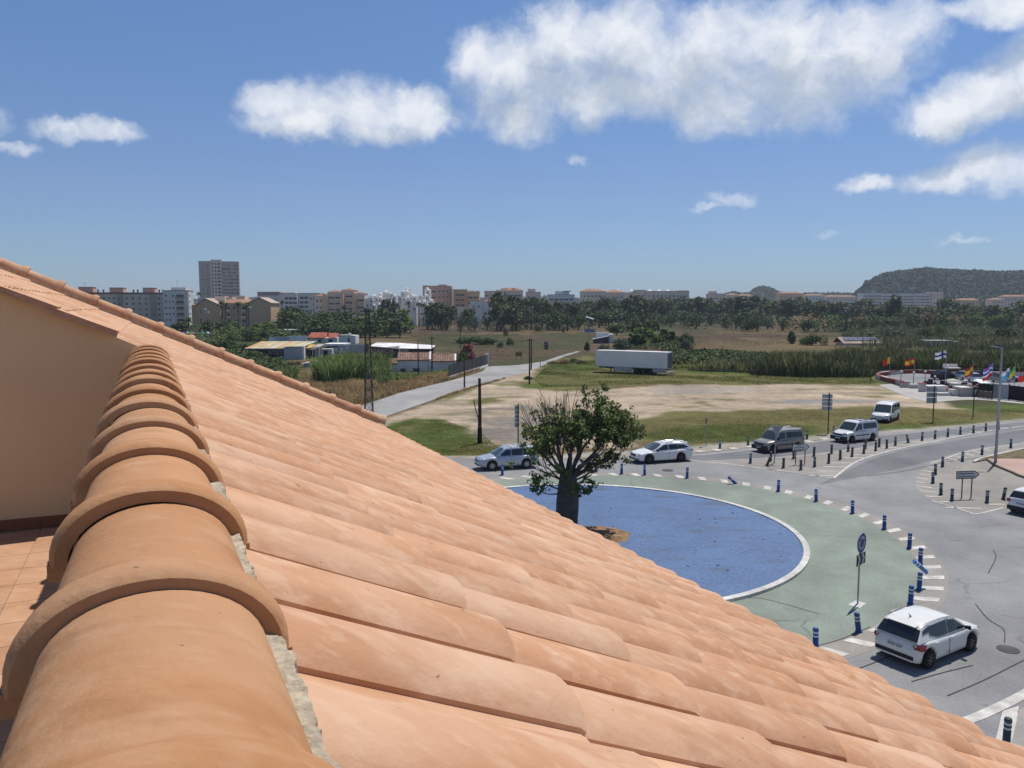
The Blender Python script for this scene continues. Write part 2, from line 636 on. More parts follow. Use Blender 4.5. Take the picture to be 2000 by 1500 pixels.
def ground_material():
 m = bpy.data.materials.new('ground_cover')
 m.use_nodes = True
 nt = m.node_tree
 N, L = nt.nodes.new, nt.links.new
 b = nt.nodes['Principled BSDF']
 b.inputs['Roughness'].default_value = 0.95
 b.inputs['Specular IOR Level'].default_value = 0.1
 at = N('ShaderNodeAttribute')
 at.attribute_name = 'tint'
 geo = N('ShaderNodeNewGeometry')
 col = at.outputs['Color']
 for (scale, lo, hi, det) in ((0.9, 0.74, 1.26, 6), (0.13, 0.8, 1.2, 4), (0.03, 0.82, 1.18, 3)):
  n = N('ShaderNodeTexNoise')
  n.inputs['Scale'].default_value = scale
  n.inputs['Detail'].default_value = det
  n.inputs['Roughness'].default_value = 0.68
  L(geo.outputs['Position'], n.inputs['Vector'])
  r = N('ShaderNodeMapRange')
  r.inputs['From Min'].default_value = 0.28
  r.inputs['From Max'].default_value = 0.72
  r.inputs['To Min'].default_value = lo
  r.inputs['To Max'].default_value = hi
  L(n.outputs['Fac'], r.inputs['Value'])
  k = N('ShaderNodeMix')
  k.data_type = 'RGBA'
  k.blend_type = 'MULTIPLY'
  k.inputs['Factor'].default_value = 1
  L(col, k.inputs['A'])
  L(r.outputs[0], k.inputs['B'])
  col = k.outputs['Result']
 L(col, b.inputs['Base Color'])
 nb = N('ShaderNodeTexNoise')
 nb.inputs['Scale'].default_value = 2.2
 nb.inputs['Detail'].default_value = 6
 L(geo.outputs['Position'], nb.inputs['Vector'])
 bp = N('ShaderNodeBump')
 bp.inputs['Distance'].default_value = 0.22
 L(nb.outputs['Fac'], bp.inputs['Height'])
 L(bp.outputs[0], b.inputs['Normal'])
 return m


def build_ground():
 def grow(lo, step, growth, hi):
  out = []
  v, s = lo, step
  while v < hi:
   out.append(v)
   v += s
   s *= growth
  out.append(hi)
  return out
 right = grow(0, 0.55, 1.0, 85) + grow(85.6, 0.8, 1.04, 4200)
 left = [-v for v in grow(0.55, 0.55, 1.0, 45) + grow(45.6, 0.8, 1.045, 4200)][::-1]
 xs = np.array(left + right)
 ys = np.array([-v for v in grow(1, 8, 1.5, 500)][::-1] + grow(0, 4, 1, 56) + grow(57, 0.4, 1.012, 430) + grow(440, 9, 1.09, 5200))
 X, Y = np.meshgrid(xs, ys)
 Z = np.zeros_like(X)
 colr = np.empty(X.shape + (4,))
 base = fbm2(X / 60, Y / 60, 3)
 colr[..., :3] = np.where((base > 0.1)[..., None], C_FIELDG, C_DRY)
 colr[..., 3] = 1
 far = Y > 420
 w1, w2 = fbm2(X / 9, Y / 9, 21, 5), fbm2(X / 9, Y / 9, 42, 5)
 w3, w4 = fbm2(X / 2.2, Y / 2.2, 23, 3), fbm2(X / 2.2, Y / 2.2, 44, 3)
 for (px, c, rag) in GROUND_ZONES:
  m = inside(GP(px), X + rag * (w1 + 0.5 * w3), Y + rag * 1.6 * (w2 + 0.5 * w4))
  if c in (C_SANDD, C_GREY):
   m &= (w1 * 0.6 + w3 * 0.5 + fbm2(X / 5, Y / 1.6, 13, 3) * 0.5) > -0.12
  colr[m, :3] = c
  if c is C_FIELD:
   g_ = m & (fbm2(X / 26, Y / 40, 55, 4) > 0.12)
   colr[g_, :3] = C_FIELDG
   g_ = m & (fbm2(X / 18, Y / 30, 66, 4) > 0.5)
   colr[g_, :3] = (0.15, 0.105, 0.06)
 # streaks of vehicle tracks and thin growth in the sand
 sand = (np.abs(colr[..., 0] - C_SAND[0]) < 1e-6)
 st = fbm2(X / 14 + w1, Y / 2.0, 77, 4)
 colr[sand & (st > 0.40), :3] = (0.27, 0.225, 0.16)
 colr[sand & (st < -0.5), :3] = (0.46, 0.37, 0.275)
 # soften by a one-vertex blur
 st2 = fbm2(X / 7, Y / 3.0, 99, 5)
 colr[sand & (st2 > 0.58), :3] = (0.16, 0.15, 0.065)
 k = colr[..., :3].copy()
 k[1:-1, 1:-1] = (k[1:-1, 1:-1] * 2 + k[:-2, 1:-1] + k[2:, 1:-1] + k[1:-1, :-2] + k[1:-1, 2:]) / 6
 colr[..., :3] = k
 # slight unevenness of the open ground, none under the roads
 near = (Y > 95) & (Y < 430)
 Z += np.where(near, 0.10 * fbm2(X / 6, Y / 6, 9), 0) * np.clip((Y - 95) / 30, 0, 1)
 lane = inside(GP([(600, 800), (955, 705), (1200, 680), (1200, 700), (1060, 722), (700, 850)]), X, Y)
 Z[lane] = 0
 Z[(Y > 120) & (Y < 160) & (X > 10) & (X < 30)] = 0
 Z[(X > 38) & (X < 160) & (Y < 152)] = 0
 ny, nx = X.shape
 idx = np.arange(nx * ny).reshape(ny, nx)
 faces = np.stack([idx[:-1, :-1], idx[:-1, 1:], idx[1:, 1:], idx[1:, :-1]], -1).reshape(-1, 4)
 verts = np.stack([X, Y, Z], -1).reshape(-1, 3)
 me = np_mesh('ground', verts, faces, ground_material(), colr.reshape(-1, 4))
 tag(link('ground', me), kind='structure')


build_ground()

# ------------------------------------------------------------------ roads
def road_mat(name, c1, c2, crack=0.35):
 m = mat(name, c1, c2, scale=0.55, rough=0.9, bump=0.006, bscale=30, spec=0.25, big=0.2, bigscale=0.14, detail=9)
 nt = m.node_tree
 N, L = nt.nodes.new, nt.links.new
 b = nt.nodes['Principled BSDF']
 src = b.inputs['Base Color'].links[0].from_socket
 geo = N('ShaderNodeNewGeometry')
 # fine aggregate grain
 gr = N('ShaderNodeTexNoise')
 gr.inputs['Scale'].default_value = 9
 gr.inputs['Detail'].default_value = 5
 gr.inputs['Roughness'].default_value = 0.7
 L(geo.outputs['Position'], gr.inputs['Vector'])
 gm = N('ShaderNodeMapRange')
 gm.inputs['From Min'].default_value = 0.3
 gm.inputs['From Max'].default_value = 0.7
 gm.inputs['To Min'].default_value = 0.86
 gm.inputs['To Max'].default_value = 1.14
 L(gr.outputs['Fac'], gm.inputs['Value'])
 # cracks: warped voronoi edges, broken up by noise
 wn = N('ShaderNodeTexNoise')
 wn.inputs['Scale'].default_value = 0.5
 wn.inputs['Detail'].default_value = 4
 L(geo.outputs['Position'], wn.inputs['Vector'])
 ad = N('ShaderNodeVectorMath')
 ad.operation = 'MULTIPLY_ADD'
 L(wn.outputs['Color'], ad.inputs[0])
 ad.inputs[1].default_value = (2.4, 2.4, 0)
 L(geo.outputs['Position'], ad.inputs[2])
 vo = N('ShaderNodeTexVoronoi')
 vo.feature = 'DISTANCE_TO_EDGE'
 vo.inputs['Scale'].default_value = 0.17
 L(ad.outputs[0], vo.inputs['Vector'])
 cr = N('ShaderNodeMapRange')
 cr.inputs['From Min'].default_value = 0.0
 cr.inputs['From Max'].default_value = 0.012
 cr.inputs['To Min'].default_value = 1 - crack
 cr.inputs['To Max'].default_value = 1
 L(vo.outputs['Distance'], cr.inputs['Value'])
 pm = N('ShaderNodeMapRange')
 pm.inputs['From Min'].default_value = 0.5
 pm.inputs['From Max'].default_value = 0.6
 L(wn.outputs['Fac'], pm.inputs['Value'])
 mx = N('ShaderNodeMix')
 L(pm.outputs[0], mx.inputs['Factor'])
 mx.inputs['A'].default_value = 1
 L(cr.outputs[0], mx.inputs['B'])
 pr = N('ShaderNodeMath')
 pr.operation = 'MULTIPLY'
 L(gm.outputs[0], pr.inputs[0])
 L(mx.outputs['Result'], pr.inputs[1])
 k = N('ShaderNodeMix')
 k.data_type = 'RGBA'
 k.blend_type = 'MULTIPLY'
 k.inputs['Factor'].default_value = 1
 L(src, k.inputs['A'])
 L(pr.outputs[0], k.inputs['B'])
 L(k.outputs['Result'], b.inputs['Base Color'])
 return m


M_ASPH = road_mat('old_asphalt', (0.265, 0.262, 0.258), (0.205, 0.203, 0.201))
M_LANE = road_mat('lane_asphalt', (0.33, 0.32, 0.30), (0.27, 0.262, 0.25), 0.15)
M_TAN = road_mat('dusty_asphalt', (0.305, 0.28, 0.245), (0.235, 0.215, 0.19))
M_GREENP = road_mat('worn_green_paint', (0.235, 0.285, 0.225), (0.19, 0.205, 0.175))
M_DARKPATCH = road_mat('dark_asphalt', (0.185, 0.185, 0.187), (0.145, 0.145, 0.148), 0.2)
M_WHITE = mat('worn_road_paint', (0.66, 0.64, 0.58), (0.36, 0.34, 0.31), scale=2.2, rough=0.8, big=0.12, bigscale=0.5, detail=8)


def sheet(name, poly, z, m, smooth_n=0, parent=None, kind='structure'):
 """a flat sheet lying on the ground, polygon given in metres"""
 me = bpy.data.meshes.new(name)
 me.from_pydata([(p[0], p[1], z) for p in poly], [], [tuple(range(len(poly)))])
 me.materials.append(m)
 me.update()
 if me.polygons[0].normal.z < 0:
  me.flip_normals()
 o = link(name, me, parent)
 if kind:
  o['kind'] = kind
 return o


def smooth_line(pts, n=6):
 """Catmull-Rom through points"""
 P = [Vector((p[0], p[1], 0)) for p in pts]
 P = [P[0] * 2 - P[1]] + P + [P[-1] * 2 - P[-2]]
 out = []
 for i in range(1, len(P) - 2):
  for k in range(n):
   t = k / n
   a, b, c, d = P[i - 1:i + 3]
   q = 0.5 * ((2 * b) + (c - a) * t + (2 * a - 5 * b + 4 * c - d) * t * t + (3 * b - a - 3 * c + d) * t ** 3)
   out.append((q.x, q.y))
 out.append((P[-2].x, P[-2].y))
 return out


ROAD_FAR = smooth_line(GP([(760, 893), (850, 894), (932, 897), (1040, 899), (1150, 896), (1240, 891), (1350, 887), (1475, 874), (1572, 864), (1630, 856), (1710, 848), (1825, 838), (2000, 821), (2200, 803)]))
road = sheet('road', [(-60, ROAD_FAR[0][1] + 3), *ROAD_FAR, (140, ROAD_FAR[-1][1] - 30), (140, -30), (-60, -30)], 0.006, M_ASPH)

lane_l = smooth_line(GP([(560, 850), (700, 795), (787, 766), (885, 742), (940, 726), (955, 716), (1012, 713), (1067, 705)]))
lane_r = smooth_line(GP([(1080, 705), (1030, 726), (980, 738), (907, 760), (820, 790), (730, 822), (640, 860)]))
sheet('lane', lane_l + lane_r, 0.006, M_LANE)
la, lb = G(955, 716), G(1080, 706)
sheet('branch_lane', GP([(1062, 706), (1090, 696), (1133, 684), (1138, 685), (1098, 698), (1078, 707)]), 0.016, M_LANE)

# roundabout: kerbed disc of blue gravel inside a painted apron
RC, RR = Vector((3.83, 41.04, 0)), 11.1
GC = Vector((5.5, 41.3, 0))
_green = [(1200, 930), (1350, 936), (1432, 945.5), (1512, 960), (1592, 980), (1660, 1004), (1725, 1035), (1773, 1078), (1790, 1102), (1787, 1155), (1747, 1193), (1660, 1240), (1577, 1273), (1037, 936.5), (950, 941)]
_ang = sorted((math.atan2((G(*p) - GC).y, (G(*p) - GC).x), (G(*p) - GC).xy.length) for p in _green)
_ang = [a for a in _ang] + [(-2.6, 15.6), (-2.0, 15.9), (3.0, 15.0), (-3.05, 15.2)]
_ang.sort()
_aa, _rr = np.array([a for a, r in _ang]), np.array([r for a, r in _ang])
_dense = np.linspace(-math.pi, math.pi, 241)
_ri = np.interp(_dense, np.r_[_aa[-1] - 2 * math.pi, _aa, _aa[0] + 2 * math.pi], np.r_[_rr[-1], _rr, _rr[0]])
_ker = np.ones(19) / 19
_ri = np.convolve(np.r_[_ri[-10:-1], _ri, _ri[1:10]], _ker, 'valid')


def green_r(a):
 a = (a + math.pi) % (2 * math.pi) - math.pi
 return float(np.interp(a, _dense, _ri))


def ringpt(a, dr=0.0):
 r = green_r(a) + dr
 return (GC.x + r * math.cos(a), GC.y + r * math.sin(a))


tan_ring = sheet('dusty_ring', [ringpt(a, 1.15) for a in np.linspace(-math.pi, math.pi, 181)[:-1]], 0.011, M_TAN)
apron = sheet('painted_apron', [ringpt(a) for a in np.linspace(-math.pi, math.pi, 181)[:-1]], 0.016, M_GREENP)

M_KERB = mat('kerb_concrete', (0.62, 0.6, 0.55), (0.45, 0.43, 0.39), scale=5, rough=0.85, bump=0.004, bscale=40, rnd=0.08)
ks = MB()
nk = 72
da = 2 * math.pi / nk * 0.5 * 0.985
poly = []
for a in (-da, 0, da):
 poly.append(((RR + 0.0) * math.cos(a), (RR + 0.0) * math.sin(a)))
for a in (da, 0, -da):
 poly.append(((RR - 0.3) * math.cos(a), (RR - 0.3) * math.sin(a)))
ks.prism(poly, 0.0, 0.14, bottom=False)
kme = ks.mesh('kerb_stone', M_KERB)
M_BLUE = None


def gravel_mat():
 m = mat('blue_glass_gravel', (0.098, 0.168, 0.31), (0.048, 0.098, 0.205), scale=7, rough=0.6, bump=0.02, bscale=9, spec=0.4, big=0.12, bigscale=0.35, detail=9)
 nt = m.node_tree
 N, L = nt.nodes.new, nt.links.new
 b = nt.nodes['Principled BSDF']
 src = b.inputs['Base Color'].links[0].from_socket
 geo = N('ShaderNodeNewGeometry')
 # blown soil and leaf litter gathered in streaks
 mp = N('ShaderNodeMapping')
 mp.inputs['Scale'].default_value = (0.28, 0.75, 1)
 mp.inputs['Rotation'].default_value = (0, 0, R(28))
 L(geo.outputs['Position'], mp.inputs['Vector'])
 n = N('ShaderNodeTexNoise')
 n.inputs['Scale'].default_value = 1.3
 n.inputs['Detail'].default_value = 8
 n.inputs['Roughness'].default_value = 0.72
 L(mp.outputs[0], n.inputs['Vector'])
 r = N('ShaderNodeMapRange')
 r.inputs['From Min'].default_value = 0.52
 r.inputs['From Max'].default_value = 0.70
 r.inputs['To Max'].default_value = 0.75
 L(n.outputs['Fac'], r.inputs['Value'])
 k = N('ShaderNodeMix')
 k.data_type = 'RGBA'
 L(r.outputs[0], k.inputs['Factor'])
 L(src, k.inputs['A'])
 k.inputs['B'].default_value = (0.055, 0.06, 0.075, 1)
 L(k.outputs['Result'], b.inputs['Base Color'])
 return m


M_BLUE = gravel_mat()
kerb = empty('roundabout_kerb', (RC.x, RC.y, 0))
tag(kerb, kind='structure')
for i in range(nk):
 o = link('kerb_stone', kme, kerb, rot=(0, 0, 2 * math.pi * i / nk))
# gravel bed: gently uneven disc
rings, segs = 46, 120
gv, gf = [(RC.x, RC.y, 0.10)], []
for i in range(1, rings + 1):
 r = (RR - 0.3) * i / rings
 for j in range(segs):
  a = 2 * math.pi * j / segs
  x, y = RC.x + r * math.cos(a), RC.y + r * math.sin(a)
  z = 0.085 + 0.10 * (1 - (r / RR) ** 2) + 0.03 * mnoise.noise((x * 0.9, y * 0.9, 3)) + 0.014 * mnoise.noise((x * 3.1, y * 3.1, 9))
  gv.append((x, y, z))
for j in range(segs):
 gf.append((0, 1 + j, 1 + (j + 1) % segs))
for i in range(rings - 1):
 for j in range(segs):
  a, b = 1 + i * segs + j, 1 + i * segs + (j + 1) % segs
  gf.append((a, a + segs, b + segs, b))
tag(MB().add(gv, gf, 0, True).build('blue_gravel', M_BLUE), kind='stuff')

# loose stones: glints put in as pale pebbles, dark bits over the bed
def scatter_stones(name, n, m, rmin, rmax, size, seed, z=0.13):
 rg = np.random.default_rng(seed)
 V, Fc = [], []
 base = np.array([(1, 0, 0), (0, 1, 0), (-1, 0, 0), (0, -1, 0), (0, 0, 1), (0, 0, -1)])
 tri = np.array([(0, 1, 4), (1, 2, 4), (2, 3, 4), (3, 0, 4), (1, 0, 5), (2, 1, 5), (3, 2, 5), (0, 3, 5)])
 k = 0
 for i in range(n):
  a, r = rg.uniform(0, 6.283), math.sqrt(rg.uniform(rmin ** 2, rmax ** 2))
  s = rg.uniform(*size) * rg.uniform(0.6, 1.3, 3)
  x, y = RC.x + r * math.cos(a), RC.y + r * math.sin(a)
  zz = 0.085 + 0.10 * (1 - (r / RR) ** 2) + 0.03 * mnoise.noise((x * 0.9, y * 0.9, 3)) + 0.014 * mnoise.noise((x * 3.1, y * 3.1, 9))
  ca, sa = math.cos(a * 7), math.sin(a * 7)
  b = base * s * (1, 1, 0.4)
  b = np.c_[b[:, 0] * ca - b[:, 1] * sa, b[:, 0] * sa + b[:, 1] * ca, b[:, 2]]
  V.append(b + (x, y, zz))
  Fc.append(tri + k)
  k += 6
 o = link(name, np_mesh(name, np.concatenate(V), np.concatenate(Fc), m))
 return tag(o, kind='stuff')


scatter_stones('pale_glass_pebbles', 260, mat('pale_glass', (0.8, 0.85, 0.95), scale=9, rough=0.15, spec=0.8), 1, 10.6, (0.018, 0.04), 3)
scatter_stones('dead_leaves', 70, mat('dead_leaf', (0.09, 0.06, 0.035), (0.05, 0.04, 0.03), scale=9, island=0.4), 0.9, 10.7, (0.03, 0.09), 8)

# soil mound round the tree foot
mv, mf = [], []
MC = Vector((4.25, 40.0, 0))
for i in range(13):
 r = i / 12
 for j in range(36):
  a = 2 * math.pi * j / 36
  rr = r * (1.95 + 0.45 * mnoise.noise((math.cos(a) * 2, math.sin(a) * 2, 1.7)))
  x, y = MC.x + rr * 1.15 * math.cos(a), MC.y + rr * 0.95 * math.sin(a)
  z = 0.17 + 0.27 * (1 - r * r) + 0.10 * mnoise.noise((x * 2.1, y * 2.1, 5)) * (1 - r) - 0.12 * r ** 6 + 0.04 * mnoise.noise((x * 7, y * 7, 5)) * (1 - r)
  mv.append((x, y, z))
for i in range(12):
 for j in range(36):
  a, b = i * 36 + j, i * 36 + (j + 1) % 36
  mf.append((a, a + 36, b + 36, b))
tag(MB().add(mv, mf, 0, True).build('soil_mound', mat('orange_soil', (0.36, 0.22, 0.11), (0.11, 0.065, 0.035), scale=2.6, rough=1, bump=0.05, bscale=9, detail=8)), kind='structure')

# ------------------------------------------------------------------ road markings
def dash(pts, z=0.021, name='road_marking'):
 o = sheet(name, pts, z, M_WHITE, parent=None, kind=None)
 o.parent = road
 return o


ci = 0
a = -math.pi * 0.72
while a < math.pi * 0.98:
 r = green_r(a) + 0.6
 step = 1.55 / r
 w = 0.5 / r
 sk = 0.22 / r
 dash([ringpt(a - w / 2 - sk, 0.12), ringpt(a + w / 2 - sk, 0.12), ringpt(a + w / 2 + sk, 0.98), ringpt(a - w / 2 + sk, 0.98)])
 a += step
def stripe(px0, px1, w, z=0.021):
 p, q = G(*px0), G(*px1)
 d = (q - p).normalized()
 n = Vector((-d.y, d.x, 0)) * w / 2
 return dash([(p - n).xy, (q - n).xy, (q + n).xy, (p + n).xy], z)


def ribbon(pts, w, z=0.021, n=5):
 L = smooth_line(pts, n)
 left, right = [], []
 for i, p in enumerate(L):
  q0, q1 = Vector(L[max(i - 1, 0)]), Vector(L[min(i + 1, len(L) - 1)])
  d = (q1 - q0).normalized()
  nn = Vector((-d.y, d.x)) * w / 2
  left.append(Vector(p) + nn)
  right.append(Vector(p) - nn)
 v = [(*p, z) for p in left] + [(*p, z) for p in right]
 k = len(L)
 f = [(i, k + i, k + i + 1, i + 1) for i in range(k - 1)]
 m = MB().add(v, f)
 return m


def line_mark(pxs, w, z=0.021):
 o = ribbon(GP(pxs), w, z).build('road_marking', M_WHITE, road)
 return o


# splitter island and the right-hand island: dusty unused asphalt
near_edge = [(1628, 934), (1675, 901), (1750, 878), (1850, 857), (1912, 845), (2000, 833), (2120, 816)]
far_edge = [(2120, 811), (2000, 827), (1900, 842), (1800, 857), (1715, 872), (1660, 878), (1582, 890), (1500, 895), (1415, 901), (1360, 901)]
sheet('splitter_island', smooth_line(GP(near_edge), 4) + smooth_line(GP(far_edge), 4) + smooth_line(GP([(1365, 903), (1450, 912), (1540, 922)]), 4), 0.011, M_TAN)
line_mark([(1628, 934), (1675, 901), (1750, 878), (1850, 857), (1912, 845), (2000, 832), (2120, 815)], 0.18)
line_mark([(1345, 899), (1410, 905), (1480, 914), (1550, 923), (1628, 934)], 0.14)
line_mark([(1380, 901), (1450, 898), (1530, 894), (1600, 887), (1700, 873)], 0.12)
line_mark([(1490, 916), (1580, 923), (1640, 926)], 0.12)
for k in range(17):
 t = k / 16
 L = smooth_line(GP(near_edge[:6]), 8)
 p = Vector(L[int(1 + t * (len(L) - 4))])
 ln = 1.9 * (1 - 0.35 * t)
 pts = [(p.x - 0.15, p.y - 0.11 + 0.02), (p.x - 0.15, p.y + 0.11), (p.x - ln, p.y + 0.11), (p.x - ln, p.y - 0.11)]
 dash(pts)
isl = smooth_line(GP([(2120, 850), (1990, 868), (1898, 880), (1845, 896), (1818, 905), (1801, 916), (1790, 933), (1788, 948), (1796, 961), (1809, 971), (1822, 978), (1846, 986), (1891, 1000), (1909, 1004), (1990, 988), (2120, 975)]), 5)
sheet('entry_island', isl, 0.011, M_TAN)
line_mark([(2050, 859), (1990, 868), (1898, 880), (1845, 896), (1818, 905)], 0.14)
line_mark([(1820, 978), (1846, 986), (1891, 1000), (1909, 1004), (1960, 992)], 0.12)
for (x0, y0, x1, y1) in [(630, 1210, 850, 1220), (545, 1133, 780, 1157), (500, 1068, 710, 1092), (495, 1008, 620, 1025), (500, 955, 650, 972), (540, 900, 690, 920),
                         (580, 848, 740, 880), (655, 800, 740, 815), (760, 770, 840, 780), (890, 740, 970, 748), (945, 688, 1075, 715), (1060, 655, 1190, 675),
                         (1190, 618, 1300, 648), (1275, 575, 1390, 605), (1430, 555, 1540, 578), (1520, 525, 1670, 552), (830, 1285, 1000, 1290), (1510, 1325, 1740, 1325), (900, 1370, 1400, 1382)]:
 stripe((1720 + x0 / 7.143, 800 + y0 / 7.143), (1720 + x1 / 7.143, 800 + y1 / 7.143), 0.2)
for (x0, y0, x1, y1) in [(1360, 882, 1374, 881), (1394, 879.5, 1408, 878.5), (1427, 876.5, 1440, 875.5), (1458, 873, 1470, 872), (1574, 863, 1584, 861.5), (1603, 858, 1616, 857), (1632, 855, 1642, 854)]:
 stripe((x0, y0), (x1, y1), 0.75)
line_mark([(1843, 1423), (1890, 1408), (1933, 1390), (2000, 1357), (2080, 1310)], 0.34)
dash([G(1958, 1390).xy, G(1990, 1380).xy, G(1978, 1457).xy, G(1942, 1457).xy])
line_mark([(1240, 893), (1350, 890), (1480, 877), (1600, 862), (1720, 850), (1850, 838), (2000, 824)], 0.1)
# darker resurfaced carriageways
sheet('resurfaced_lane', smooth_line(GP([(1240, 897), (1350, 891), (1480, 879), (1600, 864), (1720, 852), (1850, 840), (2100, 813)]), 4) + smooth_line(GP([(2100, 822), (1900, 847), (1760, 862), (1660, 877), (1580, 886), (1480, 894), (1360, 901), (1235, 908)]), 4), 0.013, M_DARKPATCH)
sheet('worn_lane', smooth_line(GP([(1600, 946), (1690, 903), (1740, 886), (1850, 863), (2100, 825)]), 4) + smooth_line(GP([(2100, 846), (1990, 864), (1890, 879), (1815, 900), (1745, 918), (1600, 947)]), 4), 0.0125, M_DARKPATCH)

# tyre marks and old cracks
for pts, w in (([(1775, 903), (1830, 897), (1875, 899), (1925, 892), (2000, 876)], 0.3), ([(1690, 930), (1760, 921), (1820, 909), (1880, 897)], 0.3)):
 ribbon(GP(pts), w, 0.0145).build('tyre_mark', M_DARKPATCH, road)
M_CRACK = mat('tar_crack', (0.075, 0.073, 0.072), (0.05, 0.05, 0.05), scale=3, rough=0.8)
for pts, w in (([(1402, 1178), (1470, 1168), (1530, 1180), (1600, 1200)], 0.045), ([(1640, 1320), (1700, 1298), (1740, 1282)], 0.04), ([(1780, 1332), (1840, 1315), (1900, 1300)], 0.04), ([(1905, 1180), (1930, 1210), (1960, 1230), (1962, 1255)], 0.04), ([(1930, 1120), (1945, 1090), (1940, 1075)], 0.04), ([(1850, 1360), (1920, 1330), (2000, 1290)], 0.04), ([(1585, 1265), (1640, 1250), (1700, 1225)], 0.04)):
 ribbon(GP(pts), w, 0.0225).build('crack', M_CRACK, road)

# manhole covers
for (px, py, r) in ((1969, 1269, 0.36), (1304, 919, 0.42)):
 p = G(px, py)
 mh = MB()
 mh.lathe([(r, 0.0), (r, 0.012), (r * 0.9, 0.014), (r * 0.88, 0.008), (0.001, 0.009)], 24)
 for k in range(-3, 4):
  ww = math.sqrt(max(0, (r * 0.8) ** 2 - (k * 0.1) ** 2))
  mh.box(-ww, ww, k * 0.1 - 0.02, k * 0.1 + 0.02, 0.009, 0.0135)
 o = mh.build('manhole_cover', mat('cast_iron', (0.09, 0.085, 0.085), scale=8, rough=0.6), loc=(p.x, p.y, 0.012))
 tag(o, 'round iron manhole cover in the road beside the white hatchback' if py > 1000 else 'round iron manhole cover in the road beyond the blue roundabout', 'manhole', 'manhole covers')
p = G(1766, 1196)
mh = MB().box(-0.42, 0.42, -0.32, 0.32, 0, 0.016).box(-0.36, 0.36, -0.26, 0.26, 0.016, 0.02, 1)
tag(mh.build('drain_cover', [MATS['kerb_concrete'], MATS['cast_iron']], loc=(p.x, p.y, 0.017), rot=(0, 0, 0.5)), 'square iron drain cover behind the white hatchback', 'drain cover')

# pavement on the right: raised, pink, edged by a kerb, with a dry verge behind
pink = smooth_line(GP([(1929, 900), (1945, 911), (1976, 924), (2000, 934), (2080, 955), (2200, 965)]), 5)
verge = smooth_line(GP([(2200, 845), (2060, 866), (1990, 880), (1950, 889), (1915, 898), (1902, 904)]), 5)
M_PINK = mat('pink_paving', (0.46, 0.315, 0.25), (0.38, 0.26, 0.21), scale=6, rough=0.9, big=0.1)
pv = MB().prism(list(pink) + [tuple(G(2200, 900).xy), tuple(G(1932, 899).xy)], 0.0, 0.13, 0, bottom=False)
tag(pv.build('pavement', M_PINK), kind='structure')
for i in range(0, len(pink) - 1):
 p, q = Vector(pink[i]), Vector(pink[i + 1])
 if (q - p).length < 0.2:
  continue
 d = (q - p).normalized() * 0.008
 o = MB().bar((*(p + d), 0.07), (*(q - d), 0.07), 0.16, h=0.15).build('kerb_stone', mat('dark_kerb', (0.16, 0.14, 0.12), scale=5, rough=0.9), bpy.data.objects['pavement'])
vv = MB().prism(list(verge) + [tuple(G(1929, 899.5).xy), tuple(G(2200, 899).xy)], 0.0, 0.10, 0, bottom=False)
tag(vv.build('verge', mat('dry_verge', (0.20, 0.165, 0.095), (0.105, 0.09, 0.05), scale=1.2, rough=1, bump=0.05, bscale=6, detail=8)), kind='structure')
for i in range(0, len(verge) - 1):
 p, q = Vector(verge[i]), Vector(verge[i + 1])
 if (q - p).length < 0.2:
  continue
 d = (q - p).normalized() * 0.008
 MB().bar((*(p + d), 0.06), (*(q - d), 0.06), 0.2, h=0.13).build('kerb_stone', MATS['kerb_concrete'], bpy.data.objects['verge'])
# corner pavement under the eaves, bottom right
cp = GP([(1990, 1395), (2040, 1360), (2300, 1500), (2300, 1700), (1900, 1700), (1850, 1520), (1930, 1480), (1975, 1458)])
tag(MB().prism(cp, 0.0, 0.13, 0, bottom=False).build('corner_pavement', mat('grey_paving', (0.33, 0.31, 0.28), (0.26, 0.25, 0.225), scale=3, rough=0.9)), kind='structure')

# ------------------------------------------------------------------ the house we stand on
# local frame of the house: x down the roof slope, y along the ridge, z up
HOUSE_A = R(24.4)
SL = 0.47
SLA = math.atan(SL)
Z0 = 11.43
T_WALL, T_END = 6.8, 12.5


def zp(s):
 return Z0 - SL * s


house = empty('apartment_house', (0, 0, 0), HOUSE_A)
tag(house, 'terracotta tiled house roof with a sunken terrace, in the foreground', 'house')


